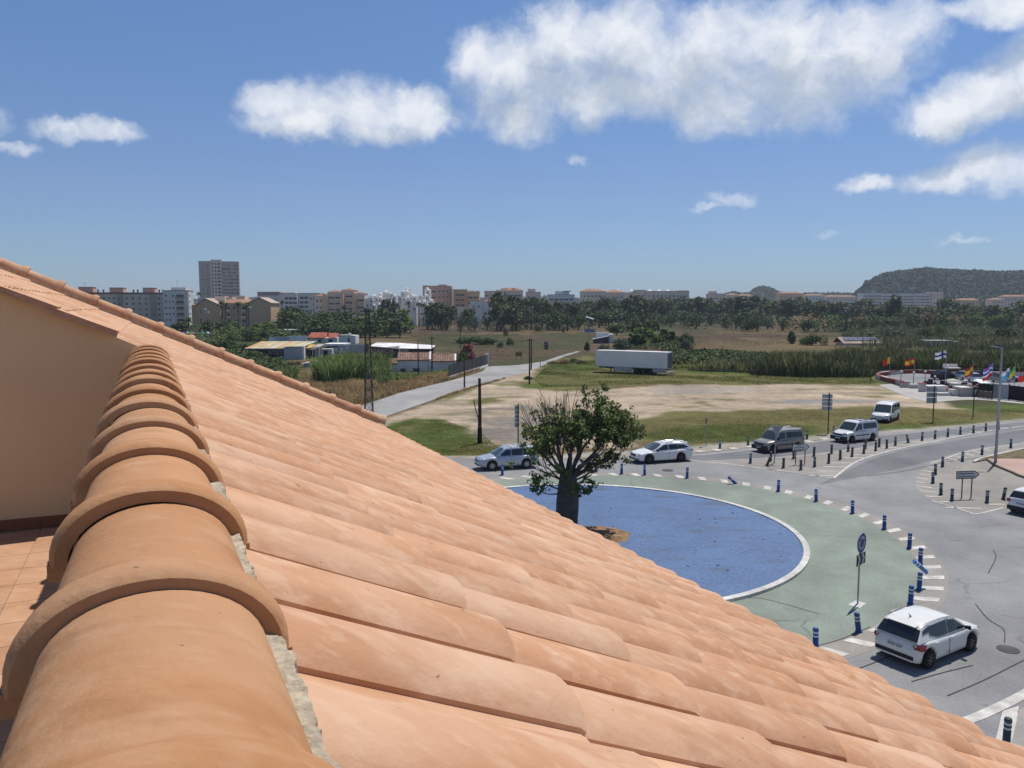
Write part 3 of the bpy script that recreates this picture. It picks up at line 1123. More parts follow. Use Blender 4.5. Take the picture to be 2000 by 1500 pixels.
def terracotta(name, c1, c2, pale, palefac=0.5, rnd=0.07, dark=0.5):
 m = bpy.data.materials.new(name)
 m.use_nodes = True
 nt = m.node_tree
 N, L = nt.nodes.new, nt.links.new
 b = nt.nodes['Principled BSDF']
 b.inputs['Roughness'].default_value = 0.82
 b.inputs['Specular IOR Level'].default_value = 0.22
 geo = N('ShaderNodeNewGeometry')
 tcd = N('ShaderNodeTexCoord')
 oi = N('ShaderNodeObjectInfo')
 mp = N('ShaderNodeMapping')
 mp.inputs['Rotation'].default_value = (0, 0, -HOUSE_A)
 mp.inputs['Scale'].default_value = (0.55, 1.25, 1.0)
 L(geo.outputs['Position'], mp.inputs['Vector'])

 def noise(scale, det, ro=0.6, vec=None):
  n = N('ShaderNodeTexNoise')
  n.inputs['Scale'].default_value = scale
  n.inputs['Detail'].default_value = det
  n.inputs['Roughness'].default_value = ro
  L(vec or mp.outputs[0], n.inputs['Vector'])
  return n.outputs['Fac']

 def rng(v, a, bb, lo=0.0, hi=1.0):
  k = N('ShaderNodeMapRange')
  k.interpolation_type = 'SMOOTHSTEP'
  for nm, x in (('From Min', a), ('From Max', bb), ('To Min', lo), ('To Max', hi)):
   k.inputs[nm].default_value = x
  L(v, k.inputs['Value'])
  return k.outputs[0]

 def mix(f, a, bb, mode='MIX'):
  k = N('ShaderNodeMix')
  k.data_type = 'RGBA'
  k.blend_type = mode
  if isinstance(f, float):
   k.inputs['Factor'].default_value = f
  else:
   L(f, k.inputs['Factor'])
  for nm, x in (('A', a), ('B', bb)):
   if isinstance(x, tuple):
    k.inputs[nm].default_value = (*x, 1)
   else:
    L(x, k.inputs[nm])
  return k.outputs['Result']
 col = mix(rng(noise(5.0, 5), 0.35, 0.65), c1, c2)
 col = mix(rng(noise(9.0, 4, 0.5), 0.53, 0.68, 0, palefac), col, pale)
 col = mix(rng(noise(2.3, 3, 0.5), 0.52, 0.66, 0, palefac * 0.8), col, pale)
 col = mix(rng(noise(16.0, 4, 0.55), 0.55, 0.68, 0, palefac * 0.8), col, pale)
 col = mix(rng(noise(38.0, 3, 0.5), 0.56, 0.7, 0, palefac * 0.6), col, pale)
 col = mix(rng(noise(7.0, 4, 0.6), 0.56, 0.7, 0, 0.5), col, tuple(v * 0.84 for v in c1))
 # small dark specks and a few sooty patches
 col = mix(rng(noise(55, 2, 0.5), 0.735, 0.76, 0, 0.7), col, (0.12, 0.075, 0.05))
 col = mix(rng(noise(3.1, 8, 0.75), 0.69, 0.76, 0, dark), col, (0.13, 0.10, 0.08))
 # grime gathers along the lowest courses
 if palefac > 0.5:
  fr = N('ShaderNodeMapping')
  fr.inputs['Rotation'].default_value = (0, 0, -HOUSE_A)
  L(geo.outputs['Position'], fr.inputs['Vector'])
  sx = N('ShaderNodeSeparateXYZ')
  L(fr.outputs[0], sx.inputs[0])
  gm = N('ShaderNodeMath')
  gm.operation = 'MULTIPLY'
  L(rng(sx.outputs[0], 1.9, 3.1), gm.inputs[0])
  L(rng(noise(6.5, 7, 0.78), 0.55, 0.68, 0, 0.55), gm.inputs[1])
  col = mix(gm.outputs[0], col, (0.20, 0.15, 0.12))
 v = N('ShaderNodeMapRange')
 v.inputs['To Min'].default_value = 1 - rnd
 v.inputs['To Max'].default_value = 1 + rnd
 L(oi.outputs['Random'], v.inputs['Value'])
 col = mix(1.0, col, v.outputs[0], 'MULTIPLY')
 v2 = N('ShaderNodeMapRange')
 v2.inputs['To Min'].default_value = 0.97
 v2.inputs['To Max'].default_value = 1.03
 L(geo.outputs['Random Per Island'], v2.inputs['Value'])
 col = mix(1.0, col, v2.outputs[0], 'MULTIPLY')
 L(col, b.inputs['Base Color'])
 nb = noise(70, 4, 0.6, geo.outputs['Position'])
 bp = N('ShaderNodeBump')
 bp.inputs['Distance'].default_value = 0.0016
 L(nb, bp.inputs['Height'])
 nb2 = noise(11, 3, 0.5, geo.outputs['Position'])
 bp2 = N('ShaderNodeBump')
 bp2.inputs['Distance'].default_value = 0.004
 L(nb2, bp2.inputs['Height'])
 L(bp.outputs[0], bp2.inputs['Normal'])
 L(bp2.outputs[0], b.inputs['Normal'])
 return m


M_TILE = terracotta('roof_terracotta', (0.47, 0.245, 0.132), (0.54, 0.31, 0.185), (0.63, 0.425, 0.285), 0.58, 0.08, 0.4)
M_RIDGE = terracotta('ridge_terracotta', (0.40, 0.195, 0.085), (0.455, 0.235, 0.112), (0.52, 0.315, 0.185), 0.42, 0.06, 0.55)
M_RENDER = mat('painted_render', (0.78, 0.545, 0.30), (0.74, 0.51, 0.28), scale=1.4, rough=0.92, bump=0.003, bscale=90, big=0.06, bigscale=0.5)
M_MORTAR = mat('mortar', (0.52, 0.44, 0.32), (0.27, 0.225, 0.165), scale=45, rough=1, bump=0.006, bscale=60)

# walls
wb = MB()
prof1 = [(-5, 0), (2.85, 0), (2.85, zp(2.85) - 0.12), (0.1, zp(0.1) - 0.12), (0.1, 10.1), (-5, 10.1)]
wb.extrude([(s, -4, z) for s, z in prof1], (0, 4 + T_WALL, 0))
prof2 = [(-5, 0), (2.85, 0), (2.85, zp(2.85) - 0.12), (0.3, zp(0.3) - 0.015), (-5, zp(-5) - 0.015)]
wb.extrude([(s, T_WALL, z) for s, z in prof2], (0, T_END - 0.1 - T_WALL, 0))
wb.extrude([(-5, T_WALL, zp(-5) - 0.015), (0.1, T_WALL, zp(0.1) - 0.015), (0.1, T_WALL, zp(0.1) + 0.034), (-5, T_WALL, zp(-5) + 0.034)], (0, 0.05, 0))
wb.build('wall', M_RENDER, house)
MB().box(-0.105, 0.098, -4, T_WALL - 0.002, 10.1, 11.407).build('parapet_wall', M_RENDER, house)
# boarded deck under the tiles
dk = MB()
for (t0, t1, s0) in ((-4, T_WALL + 0.02, 0.102), (T_WALL + 0.02, T_END, -5.0)):
 pr = [(s0, zp(s0) - 0.03), (3.2, zp(3.2) - 0.03), (3.2, zp(3.2) - 0.1), (s0, zp(s0) - 0.1)]
 dk.extrude([(s, t0, z) for s, z in pr], (0, t1 - t0, 0))
roof = dk.build('roof', M_MORTAR, house)

# one interlocking barrel tile
PROF = [(y, z * 0.6) for y, z in [(0.0, 0.016), (0.012, 0.036), (0.035, 0.055), (0.07, 0.068), (0.105, 0.069), (0.14, 0.057), (0.168, 0.036), (0.188, 0.016), (0.205, 0.006), (0.235, 0.003), (0.262, 0.006)]]
TL, TX, TP, TTH = 0.50, 0.392 / math.cos(SLA), 0.25, 0.017


def tile_mesh():
 b = MB()
 n = len(PROF)
 xs = (0.0, 0.30, TL - 0.012, TL)
 vs = []
 for k, x in enumerate(xs):
  for (y, z) in PROF:
   fl = 1.0 + 0.07 * x / TL
   vs.append((x, y, z * fl + 0.016 * x / TL - (0.004 if k == 3 else 0)))
 fs = [(r * n + i, (r + 1) * n + i, (r + 1) * n + i + 1, r * n + i + 1) for r in range(3) for i in range(n - 1)]
 b.add(vs, fs, 0, True)
 last = vs[3 * n:]
 fr = last + [(x, y, z - TTH) for x, y, z in last]
 b.add(fr, [(i, n + i, n + i + 1, i + 1) for i in range(n - 1)])
 sd = [vs[r * n] for r in range(4)]
 sd = sd + [(x, y, z - 0.026) for x, y, z in sd]
 b.add(sd, [(i + 1, i, 4 + i, 4 + i + 1) for i in range(3)])
 return b


tb = tile_mesh()
tile_me = tb.mesh('roof_tile', M_TILE)
Mh = Matrix.Rotation(HOUSE_A, 4, 'Z')
cells = []
rs = random.Random(4)
for k in range(-16, 10):
 s_end = -0.245 + 0.392 * k
 s0 = s_end - TL * math.cos(SLA)
 if s_end < -5 or s_end > 3.4:
  continue
 t = T_END - 0.31
 while t > -4:
  if s_end > 0.3 or t > T_WALL + 0.06:
   cells.append((s0, t))
  t -= TP
cells2 = []
for (s0, t) in cells:
 c = Mh @ Vector((s0 + 0.22, t + 0.12, zp(s0 + 0.22)))
 d = c - Vector((0, 0, CAM_H))
 fwd = d.y * math.cos(PITCH) - d.z * math.sin(PITCH)
 up = d.y * math.sin(PITCH) + d.z * math.cos(PITCH)
 vis = fwd > 0.15 and abs(d.x / fwd) < 0.70 and abs(up / fwd) < 0.56
 cells2.append((0 if vis else 1, d.length, s0, t))
cells2.sort()
rest_v, rest_f = [], []
for i, (hid, dist, s0, t) in enumerate(cells2):
 jx, jy, jr, jz = rs.uniform(-.006, .006), rs.uniform(-.0025, .0025), rs.uniform(-.005, .005), rs.uniform(0, .003)
 if i < 300:
  link('roof_tile', tile_me, roof, (s0 + jx, t + jy, zp(s0) + jz), (0, SLA, jr))
 else:
  M4 = Matrix.Translation((s0 + jx, t + jy, zp(s0) + jz)) @ Matrix.Rotation(SLA, 4, 'Y') @ Matrix.Rotation(jr, 4, 'Z')
  kk = len(rest_v)
  rest_v += [tuple(M4 @ Vector(v)) for v in tb.v]
  rest_f += [tuple(x + kk for x in f) for f in tb.f]
me = bpy.data.meshes.new('far_roof_tiles')
me.from_pydata(rest_v, [], rest_f)
me.materials.append(M_TILE)
me.polygons.foreach_set('use_smooth', [len(f) == 4 and (j % len(tb.f)) < 30 for j, f in enumerate(rest_f)])
me.update()
tag(link('far_roof_tiles', me, roof), kind='stuff')


def cap_mesh(w, h, L, rim, n=22, taper=0.025):
 """half-round ridge tile; its thick collar is at y = 0, the body runs on to y = L"""
 b = MB()
 ang = [math.pi * i / n for i in range(n + 1)]
 # (y along axis, radial growth, drop of the skirt)
 sect = [(L, -taper * w - 0.004), (0.35 * L, -0.25 * taper * w), (0.105, 0.0), (0.092, 0.004), (0.076, rim * 0.55), (0.055, rim * 0.92), (0.03, rim), (0.006, rim * 0.86), (0.0, rim * 0.62)]
 vs = []
 for (y, g) in sect:
  for a in ang:
   vs.append(((w + g) * math.cos(a), y, (h + g) * math.sin(a) ** 0.92 if math.sin(a) > 0 else 0.0))
 m = n + 1
 fs = [(r * m + i, r * m + i + 1, (r + 1) * m + i + 1, (r + 1) * m + i) for r in range(len(sect) - 1) for i in range(n)]
 b.add(vs, fs, 0, True)
 # the flat end of the collar, and the hollow behind it
 e0 = vs[-m:]
 e1 = [((w - 0.003) * math.cos(a), 0.0, (h - 0.003) * math.sin(a)) for a in ang]
 e2 = [((w - 0.006) * math.cos(a), 0.06, (h - 0.006) * math.sin(a)) for a in ang]
 b.add(e0 + e1, [(i, i + 1, m + i + 1, m + i) for i in range(n)])
 b.add(e1 + e2, [(i, i + 1, m + i + 1, m + i) for i in range(n)])
 # ears: feet of the collar
 for sgn in (-1, 1):
  x = sgn * (w + rim * 0.5)
  b.box(x - rim * 0.5, x + rim * 0.5, 0.004, 0.075, -0.022, 0.004)
 return b


RIDGE_W, RIDGE_H, RIDGE_X = 0.121, 0.091, 0.43
ridge_me = cap_mesh(RIDGE_W, RIDGE_H, 0.50, 0.024).mesh('ridge_tile', M_RIDGE)
t = 0.91 - RIDGE_X * 6
i = 0
while t < T_WALL - 0.02:
 # each tile lies with its far end under the collar of the next
 o = link('ridge_tile', ridge_me, house, (-0.012 + rs.uniform(-.004, .004), t, 11.409 + rs.uniform(-.003, .003)), (R(0.6), rs.uniform(-.012, .012), rs.uniform(-.008, .008)))
 t += RIDGE_X
# mortar bed on the roof side of the ridge
mv, mf = [], []
nt_, nw_ = 1500, 9
for i in range(nt_ + 1):
 t = -1.6 + (T_WALL + 1.5) * i / nt_
 nn = mnoise.noise((t * 5, 1.3, 0)) * 0.6 + mnoise.noise((t * 22, 4.3, 0)) * 0.4 + mnoise.noise((t * 90, 4.3, 2)) * 0.3
 w = 0.124 + 0.018 * nn
 for k in range(nw_):
  s_ = 0.08 + (w - 0.08) * k / (nw_ - 1)
  n2 = mnoise.noise((t * 40, s_ * 40, 3)) * 0.004 + mnoise.noise((t * 130, s_ * 130, 5)) * 0.003 + mnoise.noise((t * 300, s_ * 300, 5)) * 0.0018
  mv.append((s_, t, 11.4355 - 0.10 * (s_ - 0.085) + n2))
 mv.append((w + 0.003 + 0.004 * mnoise.noise((t * 70, 2, 2)), t, 11.33))
nw_ += 1
for i in range(nt_):
 for j in range(nw_ - 1):
  a = i * nw_ + j
  mf.append((a, a + 1, a + nw_ + 1, a + nw_))
MB().add(mv, mf).build('mortar_bed', M_MORTAR, house)
# mortar crumbs on the tiles beside the ridge
mc = MB()
for i in range(120):
 t = rs.uniform(0.2, 2.5)
 s = 0.15 + abs(rs.gauss(0, 0.02))
 r = rs.uniform(0.002, 0.006)
 z = zp(s) + 0.035
 mc.add([(s + r, t, z), (s, t + r, z), (s - r, t, z), (s, t - r, z), (s, t, z + r)], [(0, 1, 4), (1, 2, 4), (2, 3, 4), (3, 0, 4)])

# verge: half-round tiles up the far gable edge
verge_me = cap_mesh(0.092, 0.094, 0.47, 0.03, 14, 0.05).mesh('verge_tile', M_RIDGE if False else M_TILE)
q = 3.40
first = True
while q > -5.2:
 o = link('verge_tile', verge_me, house, (q, T_END + 0.03, zp(q) + 0.105), (0, 0, 0))
 # axis points up the slope (towards -x), collar at the lower end
 ax = Vector((-math.cos(SLA), 0, math.sin(SLA)))
 upn = Vector((math.sin(SLA), 0, math.cos(SLA)))
 side = ax.cross(upn)
 m3 = Matrix((side, ax, upn)).transposed()
 o.rotation_euler = m3.to_euler()
 q -= 0.405
gb = MB()
pr = [(3.3, zp(3.3) + 0.115), (-5, zp(-5) + 0.115), (-5, zp(-5) - 0.12), (3.3, zp(3.3) - 0.12)]
gb.extrude([(s, T_END - 0.05, z) for s, z in pr], (0, 0.15, 0))
gb.build('verge_mortar', M_MORTAR, house)
# verge pieces on top of the terrace side wall
vt = MB()
Lv = TL
for (y0, y1, z0, z1) in ((-0.06, 0.24, 0.036, 0.058), (-0.06, -0.04, 0.012, 0.036)):
 vs = [(x, y, z + 0.021 * x / Lv) for x in (0, Lv) for (y, z) in ((y0, z0), (y1, z0), (y1, z1), (y0, z1))]
 vt.add(vs, [(0, 3, 2, 1), (4, 5, 6, 7), (0, 1, 5, 4), (1, 2, 6, 5), (2, 3, 7, 6), (3, 0, 4, 7)])
vt_me = vt.mesh('verge_flat_tile', M_TILE)
for k in range(-12, 1):
 s_end = -0.245 + 0.392 * k
 if s_end > 0.2:
  continue
 s0 = s_end - TL * math.cos(SLA)
 link('verge_flat_tile', vt_me, house, (s0, T_WALL - 0.02, zp(s0) + 0.003), (0, SLA, 0))

# terrace floor
MB().box(-5, -0.107, -4, T_WALL - 0.002, 10.1, 10.145).build('terrace_slab', mat('grout', (0.52, 0.47, 0.40), scale=9, rough=0.9), house)
fl = MB().box(-0.164, 0.164, -0.164, 0.164, 0, 0.008)
fl_me = fl.mesh('floor_tile', terracotta('floor_terracotta', (0.42, 0.225, 0.125), (0.46, 0.26, 0.15), (0.52, 0.33, 0.21), 0.5, 0.06, 0.3))
for i in range(8):
 for j in range(20):
  link('floor_tile', fl_me, house, (-0.29 - 0.333 * i, T_WALL - 0.2 - 0.333 * j, 10.145))
sk_me = MB().box(-0.164, 0.164, -0.012, 0, 0, 0.085).mesh('skirting_tile', mat('brown_skirting', (0.27, 0.105, 0.05), (0.22, 0.085, 0.04), scale=6, rough=0.6))
for i in range(9):
 link('skirting_tile', sk_me, house, (-0.29 - 0.333 * i, T_WALL - 0.003, 10.153))
sk2 = MB().box(-0.012, 0, -0.164, 0.164, 0, 0.085).mesh('skirting_tile', MATS['brown_skirting'])
for j in range(18):
 link('skirting_tile', sk2, house, (-0.108, T_WALL - 0.2 - 0.333 * j, 10.153))

# ------------------------------------------------------------------ street furniture
M_STEEL = mat('galvanised_steel', (0.36, 0.37, 0.38), (0.28, 0.29, 0.30), scale=6, rough=0.5, metal=0.3, spec=0.5)
M_SIGNBACK = mat('sign_back', (0.40, 0.42, 0.44), (0.33, 0.345, 0.36), scale=2, rough=0.5, spec=0.5)
M_SIGNWHITE = mat('sign_white', (0.62, 0.62, 0.62), (0.54, 0.54, 0.53), scale=5, rough=0.5)
M_SIGNBLUE = mat('sign_blue', (0.022, 0.06, 0.24), (0.018, 0.048, 0.19), scale=5, rough=0.45)
M_BLACK = mat('black_paint', (0.02, 0.02, 0.021), (0.015, 0.015, 0.016), scale=5, rough=0.5)
M_DARKSTEEL = mat('dark_steel', (0.075, 0.07, 0.062), (0.05, 0.047, 0.042), scale=8, rough=0.7)
M_BOLBLUE = mat('bollard_blue', (0.03, 0.095, 0.30), (0.026, 0.075, 0.24), scale=9, rough=0.5, rnd=0.12)
M_BOLTEAL = mat('bollard_dark_green', (0.045, 0.085, 0.10), (0.035, 0.065, 0.075), scale=9, rough=0.55, rnd=0.15)
M_BOLGREEN = mat('bollard_green', (0.03, 0.13, 0.085), (0.025, 0.10, 0.065), scale=9, rough=0.55, rnd=0.12)
M_BOLGREY = mat('bollard_grey', (0.125, 0.115, 0.115), (0.085, 0.08, 0.08), scale=9, rough=0.7, rnd=0.15)
M_BAND = mat('reflective_band', (0.62, 0.65, 0.70), (0.45, 0.48, 0.54), scale=12, rough=0.35, rnd=0.15)


def bollard_proto(m, worn):
 r = empty('bollard')
 b = MB()
 b.lathe([(0.0, 0.0), (0.135, 0.0), (0.135, 0.02), (0.105, 0.035), (0.098, 0.06), (0.098, 0.42), (0.088, 0.425), (0.088, 0.495), (0.098, 0.50),
             (0.098, 0.55), (0.088, 0.555), (0.088, 0.625), (0.098, 0.63), (0.1, 0.70), (0.092, 0.735), (0.06, 0.752), (0.0, 0.756)], 14)
 b.build('post', m, r)
 for z in (0.46, 0.59):
  MB().lathe([(0.089, z - 0.033), (0.0925, z - 0.030), (0.0925, z + 0.030), (0.089, z + 0.033)], 14).build('band', M_BOLGREY if worn else M_BAND, r)
 return r


PROTO = {k: bollard_proto(m, w) for k, m, w in (('blue', M_BOLBLUE, False), ('teal', M_BOLTEAL, False), ('green', M_BOLGREEN, False), ('grey', M_BOLGREY, True))}
USED = set()


def bollard(kind, px, py, label, group, lean=(0, 0), z=0.02):
 p = G(px, py)
 src = PROTO[kind]
 if kind in USED:
  o = copy_tree(src)
 else:
  o = src
  USED.add(kind)
 o.location = (p.x, p.y, z)
 o.rotation_euler = (lean[0], lean[1], random.uniform(0, 6))
 if lean != (0, 0):
  o.rotation_euler = (lean[0], lean[1], 0)
 else:
  o.rotation_euler = (random.uniform(-.03, .03), random.uniform(-.03, .03), 0)
 tag(o, label, 'bollard', group)
 return o


BLUE = [(981, 928), (1164, 922), (1214, 926), (1259, 928), (1342, 934), (1437, 945), (1520, 960), (1594, 979.5), (1665, 1003), (1727, 1034), (1776, 1071), (1797, 1102), (1795, 1153), (1778, 1180), (1677, 1235), (1593, 1268)]
BL = ['blue bollard on the ring beside the silver estate car', 'blue bollard half hidden behind the bottle tree', 'blue bollard on the ring just beyond the bottle tree',
      'blue bollard in front of the white estate car', 'blue bollard between the white estate car and the leaning blue one', 'blue bollard knocked over to a steep lean',
      'first upright blue bollard after the one leaning over', 'second upright blue bollard after the one leaning over', 'third upright blue bollard after the one leaning over',
      'fourth upright blue bollard after the one leaning over', 'fifth upright blue bollard, above the round sign', 'upright blue bollard just above the broken bollard',
      'blue bollard with a snapped bollard lying on its top', 'blue bollard just below the broken bollard', 'tilted blue bollard beside the foot of the round sign', 'blue bollard close to the roof eaves']
for i, (px, py) in enumerate(BLUE):
 lean = (0, 0)
 if i == 5:
  lean = (0.25, -0.85)
 if i == 14:
  lean = (0.05, -0.16)
 bollard('blue', px, py, BL[i], 'blue bollards round the roundabout', lean)
# the snapped one: bent over its neighbour
br = empty('broken_bollard', G(1800, 1150) + Vector((0.02, 0.12, 0.62)))
br.rotation_euler = (0.0, 0, 0.2)
tag(br, 'snapped blue bollard with pale bands bent over the one below', 'bollard', 'blue bollards round the roundabout')
MB().tube([(0.12, 0, 0.14), (-0.05, 0.02, 0.30), (-0.20, 0.03, 0.42), (-0.36, 0.04, 0.56)], [0.09, 0.095, 0.09, 0.088], 12).tube([(0.12, 0, 0.14), (0.20, 0, 0.10), (0.25, 0, 0.0)], [0.09, 0.08, 0.075], 12).build('post', mat('faded_blue', (0.11, 0.24, 0.50), (0.08, 0.18, 0.40), scale=7, rough=0.5), br)
for f in (0.32, 0.68):
 a = Vector((-0.05, 0.02, 0.30)).lerp(Vector((-0.36, 0.04, 0.56)), f)
 d = Vector((-0.31, 0.02, 0.26)).normalized() * 0.03
 MB().tube([a - d, a + d], 0.0985, 12).build('band', M_BAND, br)

GREY = [(1465.5, 905), (1505, 901), (1497.5, 910), (1530, 914), (1550, 896), (1564, 918), (1589.6, 891), (1591, 912), (1618.5, 905), (1624, 886), (1641, 897.6), (1656.5, 882), (1664, 892), (1687, 886), (1690, 876.5), (1710, 881), (1717, 873), (1732, 875.6),
  (1748.7, 870), (1774, 864.7), (1800.8, 860.5), (1826, 857), (1851, 853), (1875.7, 849), (1901, 846), (1925, 842), (1950, 839)]
teal = {0, 7, 11, 18, 19, 20, 26}
lab_grey = {0: 'dark bollard with pale bands at the left tip of the splitter island', 1: 'grey bollard just left of the give way sign post', 2: 'grey bollard leaning over at the foot of the give way sign',
   3: 'grey bollard between the give way sign and the arrow sign', 4: 'grey bollard just left of the arrow sign legs', 5: 'grey bollard between the two legs of the arrow sign, nearer the road',
   6: 'grey bollard right behind the arrow sign point', 7: 'banded dark bollard on the near edge, right of the arrow sign', 19: 'banded dark bollard leaning to one side on the splitter strip'}
nn = 0
for i, (px, py) in enumerate(GREY):
 near = py > 880 or i in (15, 17)
 if i in lab_grey:
  lb = lab_grey[i]
 elif i < 18:
  lb = 'grey bollard on the splitter island, %s to the right of the arrow sign' % nth(i - 8)
 else:
  lb = 'dark bollard on the painted strip beside the far road, %s before the lamp post' % nth(26 - i)
 bollard('teal' if i in teal or i > 19 else 'grey', px, py, lb, 'dark bollards on the splitter island', (0.2, 0.3) if i == 2 else ((0.1, -0.28) if i == 19 else (0, 0)))
ISL = [(1974, 875), (1917.7, 888), (1879.6, 901.5), (1840.7, 912), (1826.7, 927), (1822, 944), (1837.6, 966.6), (1859, 978.5), (1927.5, 982), (1959.4, 975.7)]
IL = ['dark green bollard by the verge, right of the lamp post', 'dark green bollard just left of the lamp post', 'dark green bollard on the hatched edge, second left of the lamp post', 'dark green bollard on the hatched edge, third left of the lamp post',
      'upper one of two overlapping dark green bollards', 'lower one of two overlapping dark green bollards', 'dark green bollard two places left of the lower arrow sign', 'dark green bollard just left of the lower arrow sign', 'dark green bollard just right of the lower arrow sign', 'dark green bollard nearest the white car at the picture edge']
for i, (px, py) in enumerate(ISL):
 bollard('teal', px, py, IL[i], 'dark green bollards on the entry island', (0.06, 0.10) if i == 9 else (0, 0))
for i, (px, py) in enumerate([(1406, 876), (1461, 870), (1576, 857.5), (1628, 848)]):
 bollard('green', px, py, ['green bollard on the far roadside just right of the thin pole', 'green bollard on the far roadside, second right of the thin pole', 'green bollard right behind the beige van', 'green bollard in front of the white van bonnet'][i], 'green bollards on the far roadside')
bollard('teal', 1965, 1455, 'dark bollard on the white painted patch at the corner pavement', 'corner bollard')


def sign_post(b, x, y, h, w=0.06, mi=0):
 b.tube([(x, y, 0), (x, y, h)], w / 2, 8, mi)


# round roundabout sign with a chevron board
p = G(1675, 1180)
root = empty('roundabout_sign', (p.x, p.y, 0.016), R(44))
tag(root, 'round blue roundabout sign above a black and white chevron board', 'road sign')
b = MB()
sign_post(b, 0, 0, 2.86, 0.07)
b.box(-0.03, 0.03, -0.045, 0.0, 1.9, 2.7)
b.build('post', M_STEEL, root)
MB().prism([(-0.42, -0.26), (0.30, -0.22), (0.32, 0.2), (-0.36, 0.22)], 0, 0.008).build('footing', mat('white_footing', (0.55, 0.53, 0.49), scale=8), root)
disc = MB()
ring = [(0.40 * math.cos(2 * math.pi * i / 40), 0.40 * math.sin(2 * math.pi * i / 40)) for i in range(40)]
disc.extrude([(x, -0.045, 2.50 + z) for x, z in ring], (0, -0.025, 0))
face = disc.build('sign_face', M_SIGNBLUE, root)
rim = MB()
for i in range(40):
 a0, a1 = 2 * math.pi * i / 40, 2 * math.pi * (i + 1) / 40
 rim.add([(r * math.cos(a), y, 2.50 + r * math.sin(a)) for a in (a0, a1) for (r, y) in ((0.385, -0.0725), (0.402, -0.0725), (0.402, -0.044), )], [(0, 1, 4, 3), (1, 2, 5, 4)])
rim.build('rim', mat('sign_rim', (0.30, 0.36, 0.5), scale=5, rough=0.5), root)
for k in range(3):
 ar = MB()
 a0 = R(90 + 120 * k + 42)
 n = 12
 sweep = R(84)
 vs = []
 for i in range(n + 1):
  a = a0 - sweep * i / n
  for r in (0.20, 0.262):
   vs.append((r * math.cos(a), -0.0735, 2.50 + r * math.sin(a)))
 ar.add(vs, [(2 * i, 2 * i + 1, 2 * i + 3, 2 * i + 2) for i in range(n)])
 # arrow head
 a = a0 - sweep
 t = Vector((math.sin(a), 0, -math.cos(a)))
 c = Vector((math.cos(a), 0, math.sin(a)))
 q = Vector((0, -0.0735, 2.50))
 ar.add([q + c * 0.165, q + c * 0.30, q + c * 0.225 + t * 0.10], [(0, 1, 2)])
 ar.build('arrow', M_SIGNWHITE, root)
MB().box(-0.40, 0.40, -0.07, -0.045, 1.62, 2.07).build('chevron_board', M_BLACK, root)
for x0 in (-0.36, 0.03):
 ch = MB()
 for (pts) in ([(x0, 2.065), (x0 + 0.15, 2.065), (x0 + 0.29, 1.845), (x0 + 0.14, 1.845)], [(x0 + 0.14, 1.845), (x0 + 0.29, 1.845), (x0 + 0.15, 1.625), (x0, 1.625)]):
  ch.add([(x, -0.0735, z) for x, z in pts], [(0, 1, 2, 3)])
 ch.build('chevron', M_SIGNWHITE, root)


def arrow_sign(pxa, pxb, wb, hb, zb, label, lines, facing, face_m):
 a, b2 = G(*pxa), G(*pxb)
 mid = (a + b2) / 2
 ang = math.atan2((b2 - a).y, (b2 - a).x)
 root = empty('direction_sign', (mid.x, mid.y, 0.012), ang)
 tag(root, label, 'road sign', 'white arrow direction signs')
 half = (b2 - a).length / 2
 for s in (-1, 1):
  MB().tube([(s * half, 0.03, 0), (s * half, 0.03, zb + hb * 0.9)], 0.035, 8).build('leg', M_DARKSTEEL, root)
 tip = hb * 0.62
 out = [(-wb / 2, zb), (wb / 2 - tip, zb), (wb / 2, zb + hb / 2), (wb / 2 - tip, zb + hb), (-wb / 2, zb + hb)]
 inn = [(-wb / 2 + 0.035, zb + 0.045), (wb / 2 - tip - 0.01, zb + 0.045), (wb / 2 - 0.09, zb + hb / 2), (wb / 2 - tip - 0.01, zb + hb - 0.045), (-wb / 2 + 0.035, zb + hb - 0.045)]
 MB().extrude([(x, 0.0, z) for x, z in out], (0, -0.03, 0)).build('border', M_BLACK, root)
 fc = MB().add([(x, -0.032, z) for x, z in inn], [(0, 1, 2, 3, 4)])
 board = fc.build('board', face_m, root)
 # lines of lettering too small in the photograph to read
 for (z, words, m) in lines:
  lt = MB()
  for (x0, x1) in words:
   x = x0
   while x < x1:
    w = random.uniform(0.03, 0.055)
    hgt = random.choice((0.055, 0.055, 0.075))
    lt.add([(x, -0.034, zb + z), (x + w, -0.034, zb + z), (x + w, -0.034, zb + z + hgt), (x, -0.034, zb + z + hgt)], [(0, 1, 2, 3)])
    x += w + 0.022
  lt.build('lettering', m, board)
 return root


M_REDTXT = mat('red_lettering', (0.30, 0.05, 0.06), scale=5)
M_GREYTXT = mat('dark_lettering', (0.05, 0.05, 0.055), scale=5)
arrow_sign((1554, 908), (1572, 907), 1.48, 0.53, 1.05, 'white arrow sign with red and black lettering near the beige van', [(0.38, [(-0.36, -0.02)], M_REDTXT), (0.24, [(-0.58, 0.25)], M_GREYTXT), (0.09, [(-0.6, -0.42), (-0.34, -0.2), (-0.14, -0.02), (0.06, 0.34)], M_GREYTXT)], 0, M_SIGNWHITE)
arrow_sign((1878.5, 973.6), (1897, 973), 1.55, 0.5, 1.22, 'lower white arrow sign with two lines of black lettering', [(0.30, [(-0.66, 0.36)], M_GREYTXT), (0.11, [(-0.64, -0.2), (-0.1, 0.45)], M_GREYTXT)], 0, M_SIGNWHITE)

